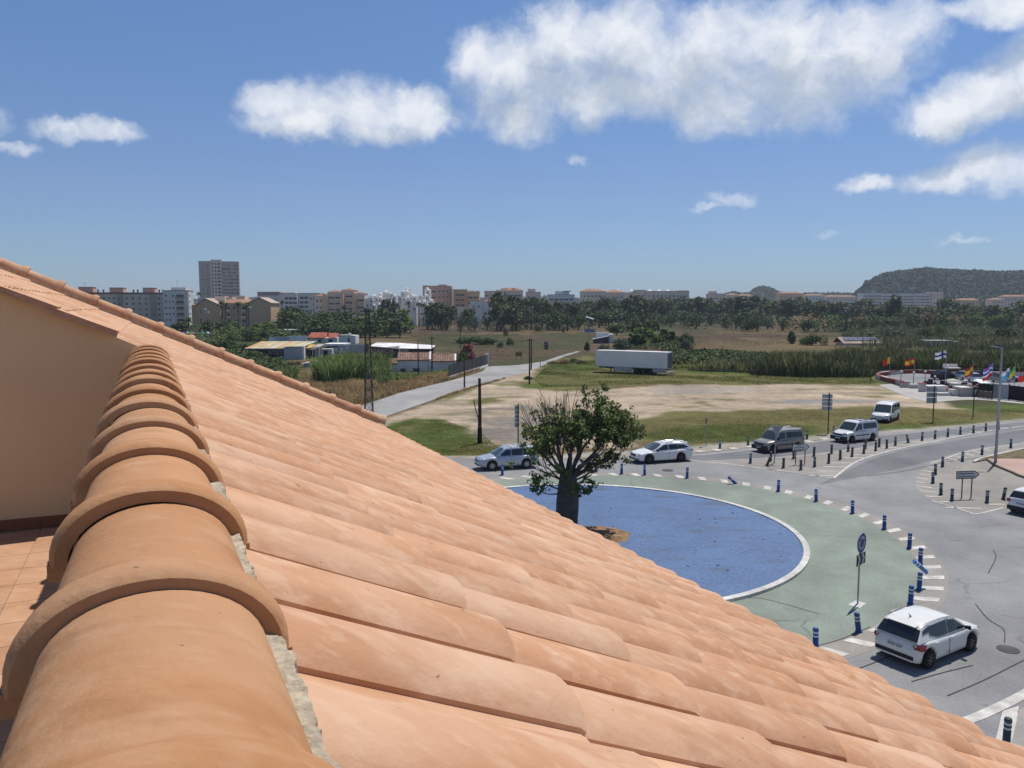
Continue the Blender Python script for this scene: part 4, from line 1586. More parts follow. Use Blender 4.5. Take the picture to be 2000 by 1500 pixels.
# give-way triangle seen from behind
p = G(1512, 904.5)
root = empty('give_way_sign', (p.x, p.y, 0.012), R(-14))
root.rotation_euler = (0, R(2.5), R(-14))
tag(root, 'give way triangle seen from behind, in front of the beige van', 'road sign')
MB().tube([(0, 0, 0), (0, 0, 2.85)], 0.045, 8).build('post', M_STEEL, root)
MB().extrude([(-0.46, 0.05, 2.86), (0.46, 0.05, 2.86), (0.05, 0.05, 2.12), (-0.05, 0.05, 2.12)], (0, 0.025, 0)).build('sign_plate', M_SIGNBACK, root)
for z in (2.7, 2.45):
 MB().box(-0.12, 0.12, -0.03, 0.05, z, z + 0.04).build('clamp', M_STEEL, root)

# stacked direction boards seen from behind
def board_stack(base, ptop, x0, x1, rows, label, ang, group='stacked direction boards'):
 p = G(*base)
 root = empty('direction_board', (p.x, p.y, 0.0), ang)
 tag(root, label, 'road sign', group)
 sc = p.y / F_PX
 w0, w1 = (x0 - base[0]) * sc, (x1 - base[0]) * sc
 H = (base[1] - ptop) * sc
 MB().tube([(0, 0, 0), (0, 0, H + 0.1)], 0.055, 8).build('post', M_DARKSTEEL, root)
 for (t0, t1) in rows:
  z1, z0 = (base[1] - t0) * sc, (base[1] - t1) * sc
  b = MB().extrude([(w0, 0.07, z0), (w1 - 0.05, 0.07, z0), (w1, 0.07, (z0 + z1) / 2), (w1 - 0.05, 0.07, z1), (w0, 0.07, z1)], (0, 0.03, 0))
  pl = b.build('board', M_SIGNBACK, root)
  MB().box(w1 - 0.1, w1 - 0.02, -0.03, 0.07, z0 + 0.05, z0 + 0.12).build('clamp', M_BAND, pl)
  MB().box(w0 + 0.05, w1 - 0.1, 0.055, 0.07, (z0 + z1) / 2 - 0.03, (z0 + z1) / 2 + 0.03).build('rail', M_SIGNBACK, pl)
 return root


board_stack((1617, 847.5), 768, 1604, 1624, [(769, 776.5), (777.5, 783.5), (784.3, 792), (793, 800)], 'stack of four direction boards seen from behind, above the white van', R(-8))
board_stack((1822, 825.5), 754, 1808.5, 1828, [(755, 765), (765.8, 775), (776, 787)], 'stack of direction boards seen from behind, beside the kart track', R(-8))
board_stack((1012, 871), 790, 1004.5, 1014, [(791, 799.5), (800.5, 808.5), (809.3, 816.5), (817.3, 824), (825, 834)], 'narrow stack of five boards seen from behind, over the silver car', R(-14))
# pale square sign on a dark pole by the kart track
p = G(1900, 817)
root = empty('small_sign', (p.x, p.y, 0), R(6))
tag(root, 'small pale sign on a thin dark post below the kart track boxes', 'road sign')
MB().tube([(0, 0, 0), (0.02, 0, 3.0)], 0.05, 8).build('post', M_DARKSTEEL, root)
MB().extrude([(-0.05, 0.06, 2.95), (0.36, 0.06, 3.08), (0.08, 0.06, 2.35)], (0, 0.02, 0)).build('sign_plate', M_SIGNBACK, root)
p = G(1379, 871)
root = empty('small_sign', (p.x, p.y, 0), R(80))
tag(root, 'small round sign seen edge-on on a thin grey post by the far road', 'road sign')
MB().tube([(0, 0, 0), (0, 0, 2.4)], 0.04, 8).build('post', M_STEEL, root)
r8 = [(0.3 * math.cos(math.pi * i / 8), 0.3 * math.sin(math.pi * i / 8)) for i in range(16)]
MB().extrude([(x, 0.05, 2.2 + z) for x, z in r8], (0, 0.03, 0)).build('sign_plate', M_DARKSTEEL, root)

# lamp post
p = G(1944, 906)
root = empty('street_lamp', (p.x, p.y, 0.05))
tag(root, 'tall pale grey street lamp with a short arm, on the verge', 'street lamp')
LH = 8.75
MB().lathe([(0.13, 0), (0.13, 0.06), (0.11, 0.10), (0.105, 1.2), (0.06, LH)], 14).build('pole', mat('lamp_grey', (0.42, 0.42, 0.43), (0.37, 0.37, 0.38), scale=3, rough=0.5), root)
MB().box(-0.17, 0.17, -0.17, 0.17, 0, 0.025).build('base_plate', MATS['lamp_grey'], root)
MB().bar((0.04, 0, LH - 0.03), (-0.42, -0.02, LH + 0.05), 0.07, h=0.07).build('arm', MATS['lamp_grey'], root)
MB().add([(-0.38, -0.11, LH + 0.0), (-0.38, 0.10, LH + 0.0), (-0.86, 0.09, LH + 0.09), (-0.86, -0.11, LH + 0.09), (-0.36, -0.09, LH + 0.10), (-0.36, 0.08, LH + 0.10), (-0.86, 0.07, LH + 0.15), (-0.86, -0.09, LH + 0.15)],
         [(0, 1, 2, 3), (7, 6, 5, 4), (0, 4, 5, 1), (1, 5, 6, 2), (2, 6, 7, 3), (3, 7, 4, 0)]).build('lamp_head', mat('lamp_head_pale', (0.55, 0.55, 0.56), scale=4, rough=0.4), root)
MB().box(-0.108, -0.09, -0.06, 0.06, 0.6, 1.0).build('service_door', M_STEEL, root)

# lattice power mast
p = G(721, 826)
root = empty('lattice_mast', (p.x, p.y, 0), R(18))
tag(root, 'tall narrow steel lattice power mast beside the lane', 'power mast')
MH, wb0, wt0 = 11.6, 0.42, 0.17
def mleg(sx, sy, z):
 w = wb0 + (wt0 - wb0) * z / MH
 return Vector((sx * w, sy * w, z))
M_MAST = mat('mast_steel', (0.085, 0.082, 0.076), (0.06, 0.058, 0.054), scale=5, rough=0.6)
for sx in (-1, 1):
 for sy in (-1, 1):
  MB().bar(mleg(sx, sy, 0), mleg(sx, sy, MH), 0.075).build('leg', M_MAST, root)
bz = MB()
z, k = 0.1, 0
cor = [(-1, -1), (1, -1), (1, 1), (-1, 1)]
while z < MH - 0.5:
 st = 0.62 - 0.25 * z / MH
 for i in range(4):
  a, b2 = cor[i], cor[(i + 1) % 4]
  if (k + i) % 2:
   a, b2 = b2, a
  bz.bar(mleg(*a, z), mleg(*b2, z + st), 0.04)
  bz.bar(mleg(*cor[i], z + st), mleg(*cor[(i + 1) % 4], z + st), 0.032)
 z += st
 k += 1
tag(bz.build('bracing', M_MAST, root), kind='stuff')
MB().bar((-0.7, 0, MH - 0.25), (0.7, 0, MH - 0.25), 0.08).build('cross_arm', M_MAST, root)
for x in (-0.6, 0.6, 0):
 MB().lathe([(0.02, 0), (0.06, 0.03), (0.03, 0.06), (0.06, 0.09), (0.03, 0.13), (0.02, 0.16)], 8, (x, 0, MH - 0.21 if x else MH)).build('insulator', mat('insulator_glass', (0.16, 0.2, 0.17), scale=4, rough=0.2), root)

# wooden and metal poles
M_WOOD = mat('weathered_wood', (0.085, 0.066, 0.05), (0.045, 0.036, 0.028), scale=4, rough=0.95, bump=0.01, bscale=20)
M_TAR = mat('tarred_wood', (0.025, 0.021, 0.018), (0.018, 0.015, 0.013), scale=5, rough=0.9)
POLES = {}


def pole(key, px, ptop, pbase, r, label, tar=False, arm=False):
 p = G(px, pbase)
 h = (pbase - ptop) * p.y / F_PX * 0.995
 root = empty('utility_pole', (p.x, p.y, -0.05))
 tag(root, label, 'utility pole', 'poles along the lane')
 MB().tube([(0, 0, 0), (0.02, 0, h * 0.5), (0.0, 0, h)], [r * 1.2, r, r * 0.8], 10).build('shaft', M_WOOD, root)
 if tar:
  MB().tube([(0, 0, 0.0), (0.01, 0, 1.5)], [r * 1.45, r * 1.25], 10).build('tarred_foot', M_TAR, root)
  MB().tube([(0.01, 0, 1.5), (0.01, 0, 1.56)], r * 1.35, 10).build('strap', M_STEEL, root)
  MB().tube([(0.02, 0, 1.7), (-0.42, 0.1, 3.3), (-0.5, 0.1, 3.9)], [0.05, 0.04, 0.03], 6).build('stay_stub', M_WOOD, root)
 if arm:
  MB().bar((-0.45, 0, h - 0.25), (0.45, 0, h - 0.25), 0.09).build('cross_arm', M_WOOD, root)
  for x in (-0.38, 0.38):
   MB().lathe([(0.02, 0), (0.05, 0.04), (0.03, 0.1), (0.02, 0.14)], 8, (x, 0, h - 0.2)).build('insulator', MATS['insulator_glass'], root)
 POLES[key] = Vector((p.x, p.y, h - 0.12))
 return root


pole('a', 937, 735, 866, 0.15, 'thick bare wooden pole with a tarred foot at the sandy lot', True)
pole('b', 907, 702, 757, 0.11, 'bare pole on the near edge of the lane, between the tall ones')
pole('c', 1034, 660, 750, 0.11, 'tall pole rising from a bush at the edge of the sandy lot', arm=True)
pole('d', 1037.5, 661, 722, 0.12, 'pole standing just behind the one that rises from a bush', arm=True)
pole('e', 844, 657, 728, 0.11, 'dark pole in front of the dividing wall of the tiled white cottage', arm=True)
pole('f', 817, 664, 736, 0.09, 'thin pole in front of the cottage, next to its shutter')
pole('g', 899, 643, 681, 0.11, 'far pole standing in the brown field beyond the cottage', arm=True)
pole('h', 1055, 705, 716, 0.06, 'short post at the bend of the lane')
mast_top = Vector((G(721, 826).x, G(721, 826).y, MH - 0.1))


def cable(a, b, sag, label, r=0.03):
 pts = []
 for i in range(21):
  t = i / 20
  q = a.lerp(b, t)
  q.z -= sag * 4 * t * (1 - t)
  pts.append(q)
 o = MB().tube(pts, r, 5, cap=False).build('cable', M_BLACK)
 tag(o, label, 'cable', 'overhead cables')


cable(mast_top, POLES['e'] + Vector((0, 0, .1)), 1.0, 'overhead cable from the lattice mast to the cottage pole', 0.022)
cable(POLES['e'], POLES['d'], 1.6, 'overhead cable sagging from the cottage pole across the lane')
cable(POLES['d'], G(1300, 731) + Vector((0, 0, 0.9)), 2.2, 'overhead cable from the lane poles down to the trailer rear')
cable(G(1310, 731) + Vector((0, 0, 0.9)), G(2100, 741) + Vector((0, 0, 2.2)), 0.5, 'thin cable strung low over the grass right of the trailer', 0.045)
cable(POLES['g'], POLES['d'], 1.6, 'far overhead cable over the brown field')
for i, (px, py) in enumerate(((1480, 739), (1700, 745))):
 p = G(px, py)
 tag(MB().tube([(0, 0, 0), (0, 0, 1.2)], 0.05, 6).build('fence_post', M_WOOD, loc=(p.x, p.y, 0)), ['low post holding the cable, nearer the trailer', 'low post holding the cable, nearer the kart track'][i], 'post', 'cable posts')

# sign with solar panel on a pole in the field
p = G(1151, 687)
root = empty('solar_pole', (p.x, p.y, 0), R(-10))
tag(root, 'pole with a tilted solar panel over a blue board, behind the trailer', 'solar pole')
MB().tube([(0, 0, 0), (0, 0, 8.9)], 0.07, 8).build('pole', M_STEEL, root)
MB().extrude([(-1.0, -0.3, 9.15), (1.1, -0.3, 8.5), (1.1, 0.5, 8.75), (-1.0, 0.5, 9.4)], (0, 0, 0.05)).build('solar_panel', mat('solar_pale', (0.45, 0.47, 0.5), scale=3, rough=0.15), root)
MB().box(-1.35, 1.5, -0.12, -0.07, 5.2, 6.0).build('board', mat('board_blue', (0.16, 0.27, 0.45), (0.13, 0.22, 0.4), scale=2, rough=0.5), root)
MB().tube([(-0.6, 0.2, 0), (-0.6, 0.2, 2.4)], 0.12, 8).build('stub', M_WOOD, root)
# yellow bent plate by the lane
p = G(1013, 702)
root = empty('field_sign', (p.x, p.y, 0), R(10))
tag(root, 'small yellow board with black marks standing in the dry field', 'notice board')
MB().box(-0.75, 0.75, -0.03, 0.03, 0.7, 1.75).build('board', mat('yellow_board', (0.42, 0.33, 0.03), (0.36, 0.28, 0.03), scale=2), root)
for x in (-0.55, 0.55):
 MB().box(x - 0.04, x + 0.04, 0.03, 0.1, 0, 1.5).build('leg', M_DARKSTEEL, root)
lt = MB()
for k in range(4):
 x = -0.6 + 0.32 * k
 lt.add([(x, -0.033, 1.05), (x + 0.22, -0.033, 1.05), (x + 0.22, -0.033, 1.4), (x, -0.033, 1.4)], [(0, 1, 2, 3)])
lt.build('lettering', M_BLACK, root)
p = G(1067, 682)
root = empty('dark_bin', (p.x, p.y, 0))
tag(root, 'small dark standing bin in the brown field beyond the lane', 'bin')
MB().lathe([(0.55, 0), (0.62, 1.5), (0.6, 1.9), (0.35, 2.3), (0, 2.35)], 10).build('drum', M_DARKSTEEL, root)
MB().box(-0.5, 0.5, -0.66, -0.6, 1.3, 1.6).build('flap', M_STEEL, root)

# ------------------------------------------------------------------ vehicles
M_GLASS = mat('car_glass', (0.018, 0.022, 0.025), (0.014, 0.017, 0.02), scale=2, rough=0.06, spec=0.7, big=0)
M_GLASSLIT = mat('windscreen_glass', (0.045, 0.06, 0.065), (0.03, 0.045, 0.05), scale=2, rough=0.06, spec=0.7, big=0.2)  # paler copy of the car glass, painted as if lit
M_TYRE = mat('tyre_rubber', (0.018, 0.018, 0.018), (0.013, 0.013, 0.013), scale=9, rough=0.85)
M_RIM = mat('alloy', (0.45, 0.45, 0.46), (0.35, 0.35, 0.36), scale=9, rough=0.35, metal=0.6)
M_RIMDARK = mat('dark_wheel', (0.10, 0.085, 0.08), (0.07, 0.06, 0.058), scale=9, rough=0.5, metal=0.3)
M_PLASTIC = mat('black_plastic', (0.022, 0.021, 0.022), (0.017, 0.017, 0.018), scale=6, rough=0.6)
M_RED = mat('tail_lens', (0.33, 0.012, 0.02), (0.22, 0.01, 0.015), scale=8, rough=0.15, spec=0.7)
M_LENS = mat('head_lens', (0.5, 0.52, 0.55), (0.3, 0.32, 0.34), scale=8, rough=0.1, spec=0.8)
M_PLATE = mat('number_plate', (0.55, 0.56, 0.6), scale=9, rough=0.4)
M_CHROME = mat('chrome', (0.6, 0.6, 0.62), scale=5, rough=0.15, metal=0.9)


def paint(name, c):
 return mat(name, c, tuple(v * 0.93 for v in c), scale=1.2, rough=0.32, spec=0.5, big=0.03, coat=0.5)


def sm(x, xs, ys):
 """smooth interpolation along the car"""
 i = int(np.clip(np.searchsorted(xs, x) - 1, 0, len(xs) - 2))
 t = min(max((x - xs[i]) / (xs[i + 1] - xs[i]), 0), 1)
 t = t * t * (3 - 2 * t) * 0.5 + t * 0.5
 return ys[i] + (ys[i + 1] - ys[i]) * t


def wheel_parts(parent, x, y, r, w, side, rim_m, spokes):
 wl = MB()
 prof = [(r * 0.62, -w / 2), (r * 0.93, -w / 2), (r, -w / 2 + 0.03), (r, w / 2 - 0.03), (r * 0.93, w / 2), (r * 0.62, w / 2 - 0.005)]
 vs, fs = [], []
 n = 24
 for (rr, yy) in prof:
  for k in range(n):
   a = 2 * math.pi * k / n
   vs.append((rr * math.cos(a), yy, rr * math.sin(a)))
 for i in range(len(prof) - 1):
  for k in range(n):
   fs.append((i * n + k, (i + 1) * n + k, (i + 1) * n + (k + 1) % n, i * n + (k + 1) % n))
 wl.add(vs, fs, 0, True)
 wheel = wl.build('wheel', M_TYRE, parent, (x, y, r))
 rm = MB()
 yo = side * (w / 2 - 0.012)
 # rim ring, dark dish and spokes
 for (r0, r1, y0, y1, mi) in ((0.66, 0.58, 0, -0.012, 0), (0.58, 0.0, -0.05, -0.05, 1)):
  v = [(rr * r * math.cos(2 * math.pi * k / n), yo + side * yy, rr * r * math.sin(2 * math.pi * k / n)) for (rr, yy) in ((r0, y0), (max(r1, 0.001), y1)) for k in range(n)]
  rm.add(v, [(k, (k + 1) % n, n + (k + 1) % n, n + k) for k in range(n)], mi)
 for k in range(spokes):
  a = 2 * math.pi * k / spokes + 0.3
  c, s2 = math.cos(a), math.sin(a)
  rm.bar((0.08 * r * c, yo - side * 0.02, 0.08 * r * s2), (0.6 * r * c, yo - side * 0.012, 0.6 * r * s2), 0.055, 0, h=0.07)
 rm.build('rim', [rim_m, M_PLASTIC], wheel)


def build_car(name, label, spec, pf, pr, side, z=0.014, cat='car', group=None):
 """pf, pr: pixels where the two wheels on the near side touch the ground; side +1 if the car's left side is near"""
 a, b2 = G(*pf), G(*pr)
 h = (a - b2).normalized()
 left = Vector((-h.y, h.x, 0))
 W = spec['W']
 mid = (a + b2) / 2 - left * side * (W / 2 - 0.09)
 xm = (spec['wf'] + spec['wr']) / 2
 org = mid - h * xm
 root = empty(name, (org.x, org.y, z), math.atan2(h.y, h.x))
 tag(root, label, cat, group)
 Lh = spec['L'] / 2
 pm = spec['paint']
 low = spec.get('lower', pm)
 hx, hz = zip(*spec['top'])       # top of the lower body: bonnet, belt, tail
 wx, ww = zip(*spec['width'])
 gr = spec.get('gr', 0.20)
 r = spec['r']
 arch = r + 0.055
 xs = list(np.linspace(-Lh, Lh, 74))
 for wc in (spec['wf'], spec['wr']):
  xs += [wc - arch, wc + arch, wc - arch * 0.98, wc + arch * 0.98]
 xs = sorted(xs)
 body = MB()
 n = 0
 rows = []
 for x in xs:
  zt = sm(x, hx, hz)
  w = sm(x, wx, ww) * W / 2
  e = min(Lh - abs(x), 0.5)
  zb = gr + 0.10 * max(0, 1 - e / 0.35)
  wheel = False
  for wc in (spec['wf'], spec['wr']):
   d = abs(x - wc)
   if d < arch:
    zb = max(zb, r + math.sqrt(arch * arch - d * d))
    wheel = True
  zt = max(zt, zb + 0.05)
  hgt = zt - zb
  bulge = 1.0
  pts = [(0, zb), (w * 0.90, zb), (w * 0.965, zb + min(0.06, hgt * 0.2)), (w * 0.995, zb + hgt * 0.35), (w * 1.0, zb + hgt * 0.55), (w * 0.985, zb + hgt * 0.80), (w * 0.94, zt - min(0.04, hgt * 0.12)), (w * 0.86, zt), (w * 0.5, zt + 0.022), (0, zt + 0.03)]
  rows.append(pts)
 m = len(rows[0])
 vs = []
 for x, pts in zip(xs, rows):
  for (y, zz) in pts:
   vs.append((x, y, zz))
  for (y, zz) in pts[1:-1]:
   vs.append((x, -y, zz))
 M = 2 * m - 2
 loop = list(range(m)) + [m + k for k in range(m - 2)][::-1]
 fs = []
 for i in range(len(xs) - 1):
  for k in range(M):
   p0, p1 = loop[k], loop[(k + 1) % M]
   fs.append((i * M + p0, (i + 1) * M + p0, (i + 1) * M + p1, i * M + p1))
 body.add(vs, fs, 0, True)
 body.add(vs[:M], [tuple(loop)], 0)
 body.add(vs[-M:], [tuple(loop[::-1])], 0)
 bo = body.build('body', pm, root)
 # cabin shell: side outline (x, z) from windscreen foot over the roof to the tail
 cab = spec['cabin']
 wbelt, wroof = spec['wbelt'] * W / 2, spec['wroof'] * W / 2
 zbelt = min(zz for _, zz in cab)
 zroof = max(zz for _, zz in cab)

 def cw(zz):
  t = (zz - zbelt) / (zroof - zbelt)
  return wbelt + (wroof - wbelt) * (t ** 1.25)
 sh = MB()
 k = len(cab)
 vs = []
 for (x, zz) in cab:
  w = cw(zz)
  ins = 0.0
  vs += [(x, w, zz), (x, w * 0.86, zz + 0.020 * (zz > zbelt + 0.05)), (x, w * 0.4, zz + 0.038 * (zz > zbelt + 0.05)), (x, -w * 0.4, zz + 0.038 * (zz > zbelt + 0.05)), (x, -w * 0.86, zz + 0.020 * (zz > zbelt + 0.05)), (x, -w, zz)]
 fs = [(i * 6 + j, i * 6 + j + 1, (i + 1) * 6 + j + 1, (i + 1) * 6 + j) for i in range(k - 1) for j in range(5)]
 sh.add(vs, fs, 0, True)
 sh.add([v for v in vs[0::6]], [tuple(range(k))])
 sh.add([v for v in vs[5::6]], [tuple(range(k))[::-1]])
 sh.build('roof', spec.get('roofpaint', pm), root)
 # glass, 8 mm proud of the shell
 def side_glass(poly, nm='side_window'):
  for s in (-1, 1):
   g = MB()
   g.add([(x, s * (cw(zz) + 0.008), zz) for x, zz in poly], [tuple(range(len(poly)))[::s]])
   g.build(nm, M_GLASS, root)
 for poly in spec['side']:
  side_glass(poly)
 for (nm, e0, e1, f0, f1, mt) in spec['ends']:
  (x0, z0), (x1, z1) = e0, e1
  nrm = Vector((-(z1 - z0), 0, (x1 - x0))).normalized()
  if nrm.x * (1 if nm == 'windscreen' else -1) < 0:
   nrm = -nrm
  g = MB()
  vs = []
  for i in range(5):
   t = 0.06 + 0.88 * i / 4
   x, zz = x0 + (x1 - x0) * t, z0 + (z1 - z0) * t
   w = cw(zz) * (f0 + (f1 - f0) * t)
   for j in range(9):
    u = -1 + j / 4
    bow = 0.036 * (1 - u * u) * min(1, (zz - zbelt) / 0.2 + .2) + 0.008
    vs.append((x + nrm.x * bow, u * w, zz + nrm.z * bow))
  g.add(vs, [(i * 9 + j, i * 9 + j + 1, (i + 1) * 9 + j + 1, (i + 1) * 9 + j) for i in range(4) for j in range(8)], 0, True)
  g.build(nm, mt, root)
 for wc in (spec['wf'], spec['wr']):
  for s in (-1, 1):
   wheel_parts(root, wc, s * (W / 2 - 0.115), r, 0.21, s, spec['rim'], spec.get('spokes', 5))
 def quad_on(nm, m2, x, y0, y1, z0, z1, dx=0.02, parent=None):
  return MB().box(min(x, x + dx), max(x, x + dx), y0, y1, z0, z1).build(nm, m2, parent or root)
 for (nm, m2, x, y0, y1, z0, z1, dx) in spec['ends_detail']:
  quad_on(nm, m2, x, y0, y1, z0, z1, dx)
  if y0 * y1 > 0:
   quad_on(nm, m2, x, -y1, -y0, z0, z1, dx)
 # side furniture: handles, mirrors, sill strip, wheel-arch trim
 for s in (-1, 1):
  for x in spec['handles']:
   MB().box(x - 0.09, x + 0.09, s * (W / 2 - 0.012) - 0.018, s * (W / 2 - 0.012) + 0.018, spec['hz'], spec['hz'] + 0.03).build('door_handle', spec.get('handle_m', pm), root)
  xm2, zm2 = spec['mirror']
  MB().add([(xm2 + 0.09, s * (W / 2 - 0.06), zm2 + 0.02), (xm2 + 0.05, s * (W / 2 + 0.15), zm2), (xm2 - 0.05, s * (W / 2 + 0.15), zm2), (xm2 - 0.06, s * (W / 2 - 0.04), zm2 + 0.02),
                  (xm2 + 0.07, s * (W / 2 - 0.06), zm2 + 0.08), (xm2 + 0.03, s * (W / 2 + 0.14), zm2 + 0.13), (xm2 - 0.05, s * (W / 2 + 0.14), zm2 + 0.13), (xm2 - 0.06, s * (W / 2 - 0.04), zm2 + 0.08)],
                 [(0, 1, 2, 3), (4, 5, 6, 7), (0, 1, 5, 4), (1, 2, 6, 5), (2, 3, 7, 6), (3, 0, 4, 7)]).build('mirror', spec.get('mirror_m', pm), root)
  for (x0, x1, z0, z1, m2) in spec.get('strips', []):
   MB().box(x0, x1, s * (W / 2 + 0.004) - 0.014, s * (W / 2 + 0.004) + 0.014, z0, z1).build('side_strip', m2, root)
  for x in spec['doorlines']:
   if min(abs(x - spec['wf']), abs(x - spec['wr'])) < arch + 0.03:
    continue
   zt = sm(x, hx, hz)
   MB().box(x - 0.007, x + 0.007, s * (W / 2 - 0.012) - 0.012, s * (W / 2 - 0.012) + 0.0125, gr + 0.12, zt - 0.10).build('door_gap', M_PLASTIC, root)
 for (x0, x1, y, z0, m2) in spec.get('rails', []):
  for s in (-1, 1):
   MB().tube([(x0, s * y, z0 - 0.03), (x0 + 0.08, s * y, z0 + 0.02), (x1 - 0.08, s * y, z0 + 0.02), (x1, s * y, z0 - 0.03)], 0.02, 6).build('roof_rail', m2, root)
 for (x, y, z0, m2) in spec.get('bars', []):
  MB().bar((x, -y, z0), (x, y, z0), 0.07, h=0.045).build('roof_bar', m2, root)
 # dark underside between the wheels
 MB().box(-Lh + 0.25, Lh - 0.25, -W / 2 + 0.25, W / 2 - 0.25, gr - 0.02, gr + 0.22).build('chassis', M_PLASTIC, root)
 return root


WHITE_P = paint('white_paint', (0.74, 0.74, 0.73))
CREAM_P = paint('warm_white_paint', (0.72, 0.715, 0.67))
SILVER_P = mat('silver_paint', (0.43, 0.47, 0.53), (0.40, 0.44, 0.50), scale=1.2, rough=0.34, metal=0.35, spec=0.5, big=0.03, coat=0.5)
BEIGE_P = mat('beige_grey_paint', (0.27, 0.255, 0.225), (0.25, 0.235, 0.21), scale=1.2, rough=0.36, metal=0.3, spec=0.5, big=0.03, coat=0.5)

# silver sport-utility estate
silver = dict(L=4.55, W=1.76, r=0.35, wf=1.32, wr=-1.30, paint=SILVER_P, rim=M_RIM, spokes=6, gr=0.26,
              top=[(-2.275, 0.72), (-2.18, 0.98), (-1.9, 1.02), (0.0, 1.0), (0.95, 1.0), (1.3, 0.97), (2.0, 0.86), (2.2, 0.74), (2.275, 0.58)],
              width=[(-2.275, 0.86), (-2.05, 0.97), (-1.2, 1.0), (1.3, 1.0), (1.95, 0.95), (2.275, 0.72)],
              wbelt=0.94, wroof=0.76, cabin=[(1.08, 0.98), (0.30, 1.50), (0.1, 1.555), (-0.9, 1.575), (-1.75, 1.545), (-1.88, 1.50), (-2.2, 0.98)],
              side=[[(0.82, 1.04), (0.28, 1.43), (-0.10, 1.47), (-0.10, 1.04)], [(-0.16, 1.04), (-0.16, 1.47), (-1.0, 1.48), (-1.0, 1.04)], [(-1.06, 1.04), (-1.06, 1.48), (-1.68, 1.45), (-1.98, 1.06)]],
              ends=[('windscreen', (1.08, 0.98), (0.30, 1.50), 0.93, 0.93, M_GLASSLIT), ('rear_window', (-2.2, 0.98), (-1.88, 1.50), 0.9, 0.9, M_GLASS)],
              ends_detail=[('headlight', M_LENS, 2.13, 0.48, 0.78, 0.66, 0.82, 0.06), ('grille', M_PLASTIC, 2.25, -0.4, 0.4, 0.62, 0.74, 0.035), ('bumper_intake', M_PLASTIC, 2.24, -0.55, 0.55, 0.32, 0.44, 0.045),
                           ('tail_light', M_RED, -2.24, 0.62, 0.80, 0.78, 1.0, -0.02), ('number_plate', M_PLATE, -2.28, -0.26, 0.26, 0.72, 0.83, -0.015), ('fog_light', M_LENS, 2.2, 0.55, 0.7, 0.40, 0.48, 0.05)],
              handles=[0.12, -0.85], hz=0.88, handle_m=M_CHROME, mirror=(0.78, 1.02), doorlines=[0.95, -0.13, -1.02], rails=[(0.1, -1.7, 0.55, 1.60, M_STEEL)], bars=[(-0.2, 0.6, 1.64, M_BAND), (-1.2, 0.6, 1.64, M_DARKSTEEL)])
build_car('estate_car', 'silver estate car with roof bars driving behind the bottle tree', silver, (962.5, 919.5), (1027, 915.5), 1, group='vehicles on the roads')
# white low estate with dark roof glass
wagon = dict(L=4.69, W=1.83, r=0.345, wf=1.40, wr=-1.29, paint=WHITE_P, rim=M_RIMDARK, spokes=5, gr=0.2,
             top=[(-2.345, 0.62), (-2.25, 0.94), (-2.0, 0.99), (-0.2, 0.955), (0.95, 0.93), (1.4, 0.88), (2.1, 0.76), (2.28, 0.66), (2.345, 0.52)],
             width=[(-2.345, 0.84), (-2.1, 0.96), (-1.2, 1.0), (1.3, 1.0), (2.0, 0.93), (2.345, 0.70)],
             wbelt=0.93, wroof=0.70, cabin=[(1.15, 0.92), (0.18, 1.40), (-0.1, 1.45), (-0.9, 1.455), (-1.7, 1.40), (-1.9, 1.36), (-2.28, 0.94)],
             side=[[(0.85, 0.98), (0.15, 1.33), (-0.2, 1.37), (-0.2, 0.99)], [(-0.26, 0.99), (-0.26, 1.37), (-1.02, 1.36), (-1.1, 1.02)], [(-1.12, 1.02), (-1.06, 1.355), (-1.58, 1.30), (-1.98, 1.10)]],
             ends=[('windscreen', (1.15, 0.92), (0.18, 1.40), 0.92, 0.94, M_GLASSLIT), ('rear_window', (-2.28, 0.94), (-1.9, 1.36), 0.86, 0.9, M_GLASS)],
             ends_detail=[('headlight', M_LENS, 2.16, 0.45, 0.80, 0.62, 0.74, 0.07), ('grille', M_PLASTIC, 2.30, -0.42, 0.42, 0.52, 0.70, 0.05), ('bumper_intake', M_PLASTIC, 2.27, -0.72, 0.72, 0.24, 0.40, 0.075),
                          ('tail_light', M_RED, -2.29, 0.50, 0.84, 0.80, 0.93, -0.03), ('number_plate', M_PLATE, -2.345, -0.26, 0.26, 0.60, 0.71, -0.015)],
             handles=[0.05, -0.95], hz=0.83, mirror=(0.80, 0.96), mirror_m=M_PLASTIC, doorlines=[0.98, -0.23, -1.10], rails=[(-0.1, -1.7, 0.58, 1.475, M_CHROME)])
wr = build_car('estate_car', 'white estate car with a dark glass roof approaching the bottle tree', wagon, (1268.5, 906), (1329.5, 902), 1, group='vehicles on the roads')
MB().add([(0.10, -0.48, 1.462), (0.10, 0.48, 1.462), (-0.95, 0.48, 1.497), (-0.95, -0.48, 1.497)], [(0, 1, 2, 3)]).build('glass_roof', M_GLASS, wr)
MB().add([(-1.72, -0.58, 1.44), (-1.72, 0.58, 1.44), (-2.05, 0.52, 1.42), (-2.05, -0.52, 1.42), (-1.72, -0.58, 1.41), (-1.72, 0.58, 1.41), (-2.05, 0.52, 1.40), (-2.05, -0.52, 1.40)], [(0, 1, 2, 3), (7, 6, 5, 4), (2, 3, 7, 6), (1, 2, 6, 5), (3, 0, 4, 7)]).build('tail_spoiler', WHITE_P, wr)


